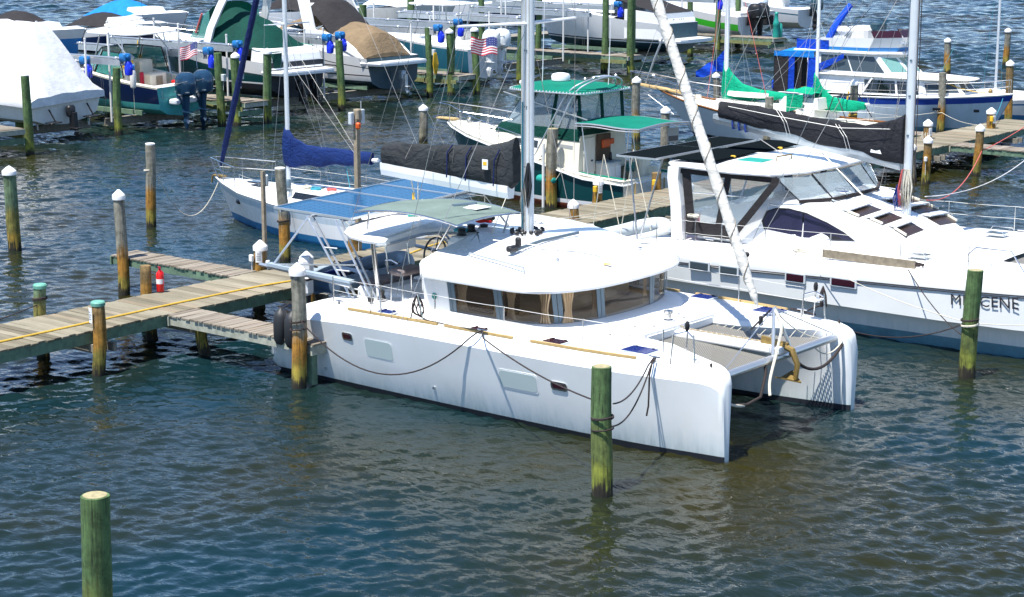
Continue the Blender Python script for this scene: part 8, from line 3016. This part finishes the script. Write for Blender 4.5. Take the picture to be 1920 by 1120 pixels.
# ------------------------------------------------------------------ things on the docks
hz_ = [(-15.37, -13), (-15.37, -7.56), (-15.42, -4.68), (-15.47, -2.54), (-15.42, 0.04), (-15.25, 1.33), (-14.95, 3.78), (-15.3, 5.2), (-15.9, 7.5), (-15.6, 9.4)]
tag(MB().tube(spline([(x, y, DZ + .022) for x, y in hz_], 6), .024, 6).build('yellow_hose', 'hose'), 'long yellow hose lying along the main dock', 'hose')
hc = MB()
rnd = random.Random(11)
pts = []
for k in range(110):
    a = 2 * pi * k / 16
    r = .26 + .05 * sin(k * .37) + rnd.uniform(-.03, .03)
    pts.append((-10.85 + r * cos(a), -3.02 + r * sin(a) * .9, DZ + .02 + .0016 * k + rnd.uniform(0, .03)))
hc.tube(pts, .022, 6)
tag(hc.build('hose_coil', 'yellow'), 'coiled yellow hose on the end of the near finger', 'hose')
fe = thing('fire_extinguisher', 'red fire extinguisher standing against the short brown pile', 'fire extinguisher', (-16.84, -1.84, DZ))
MB().lathe([(.085, .02), (.095, .05), (.095, .43), (.08, .49), (.04, .53), (.03, .56)], (0, 0, 0), 16).build('cylinder', 'red', fe)
m = MB()
m.rbox((0, 0, .60), (.06, .05, .08), .015)
m.tube([(0, 0, .62), (.04, -.08, .66)], .012, 5)
m.tube([(0, 0, .58), (.07, .05, .5), (.10, .02, .2)], .013, 5)
m.build('valve', 'flagred', fe)
MB().lathe([(.0965, .22), (.0965, .34)], (0, 0, 0), 16).build('label_band', 'flagwhite', fe)
def notice(i, ang, z, w=.2, h=.3, mat='paper', name='notice', off=.012):
    """sheet fixed to a pile, facing direction ang"""
    p = PILES[i]
    r = p[5] * 1.02 + off
    m = MB()
    pts = []
    for k in range(5):
        a = ang + (k / 4 - .5) * w / r
        pts.append((r * cos(a), r * sin(a)))
    m.loft([[(x, y, z + h / 2) for x, y in pts] + [(x * .96, y * .96, z + h / 2) for x, y in reversed(pts)], [(x, y, z - h / 2) for x, y in pts] + [(x * .96, y * .96, z - h / 2) for x, y in reversed(pts)]], True, True, 0, False)
    o = m.build(name, mat, PILE[i])
    if mat == 'paper' and h > .2:
        q = MB()
        for zz, ww in ((.08, .5), (.02, .7), (-.03, .6), (-.08, .65)):
            pp_ = []
            for k in range(4):
                a = ang + (k / 3 - .5) * w * ww / r
                pp_.append(((r + .004) * cos(a), (r + .004) * sin(a)))
            q.loft([[(x, y, z + zz + .012) for x, y in pp_], [(x, y, z + zz - .012) for x, y in pp_]], False, False, 0, False)
        q.build('printed_lines', 'inkgrey', o)
    return o
camd = -1.05
notice(22, camd, 1.42, .2, .28)
notice(24, camd - .8, 1.38, .18, .34)
notice(27, camd + .3, 1.36, .18, .30)
notice(33, camd + .6, 1.4, .16, .28)
notice(35, camd + .55, 1.3, .16, .32)
notice(38, camd + .6, 1.4, .16, .34)
def outlet(i, dx, dy, z, mat='paper', s=1.0):
    p = PILES[i]
    m = MB()
    m.rbox((dx, dy, z), (.12 * s, .1 * s, .18 * s), .02)
    m.tube([(dx, dy, z - .08), (dx * .9, dy * .9, z - .6)], .012, 4)
    m.build('outlet_box', mat, PILE[i])
outlet(27, -.05, -.22, 1.32)
outlet(27, .22, .1, 1.16)
outlet(29, .18, .02, 1.45, 'offwhite', 1.2)
outlet(33, .05, -.22, 1.4, 'yellow', 1.1)
outlet(34, .1, -.2, 1.25, 'yellow', 1.1)
outlet(38, .1, -.2, 1.42, 'yellow', 1.2)
outlet(36, .05, -.18, 1.0, 'offwhite')
outlet(43, .2, .05, 2.3, 'palegrey', 1.8)
outlet(44, .22, .15, 2.4, 'palegrey', 1.8)
outlet(48, .24, .1, 2.4, 'palegrey', 1.8)
# thin post with a box on top, tall weathered utility post, PVC pipe
lp = thing('light_post', 'thin dark square post with a small box near the white capped stub', 'post', (-17.2, 2.05, DZ), 0)
MB().beam((0, 0, -.6), (0, 0, 2.55), .09, .09).build('post', 'oldboard', lp)
m = MB()
m.rbox((.02, .1, 2.3), (.12, .10, .3), .03)
m.build('lamp_box', 'galv', lp)
up = thing('utility_post', 'tall weathered post with junction boxes on top behind the blue sail cover', 'post', (-17.02, 5.42, DZ - .3), 0)
MB().beam((0, 0, 0), (0, .0, 4.1), .13, .13).build('post', 'oldboard', up)
m = MB()
m.rbox((-.05, -.16, 3.95), (.12, .14, .34), .02)
m.rbox((.02, .2, 3.98), (.1, .14, .4), .02)
m.tube([(.02, .16, 4.15), (.02, .16, 4.4)], .012, 4)
m.build('junction_box', 'palegrey', up)
MB().rbox((.02, .02, 4.05), (.2, .18, .3), .03).build('post_head', 'oldboard', up)
MB().rbox((.08, -.02, 3.75), (.12, .16, .18), .04).build('rusty_bracket', 'orange', up)
pv = thing('standpipe', 'white plastic pipe standing beside the yellow footed pile at the green hull', 'pipe', (-21.38, 19.28, 0), 0)
MB().tube([(0, 0, -.3), (0, 0, 2.25)], .05, 8).build('pipe', 'pvc', pv)
yh = thing('hose_reel', 'yellow hose hung on the lift pile right of the tan cover', 'hose', (-50.0, 46.0, 2.0), 0)
m = MB()
for k in range(4):
    m.tube([(.2, -.1 + .05 * k, .4), (.24, -.22 + .06 * k, -.2), (.24, -.1 + .06 * k, -.75), (.24, .06 + .05 * k, -.2), (.2, -.06 + .05 * k, .4)], .03, 5)
m.build('hose', 'yellow', yh)
yh2 = dup(yh, (-57.5, 31.6, 3.2), 'yellow hose hung behind the navy boat hardtop')
ct = thing('dock_clutter', 'red brown heap of line on the dock edge behind the white cabin roof', 'rope', (-16.6, 12.2, DZ), 0)
coil(0, 0, .03, .2, 'flagred', 77, ct, .025)
coil(.1, .1, .08, .15, 'ropedark', 78, ct, .025)
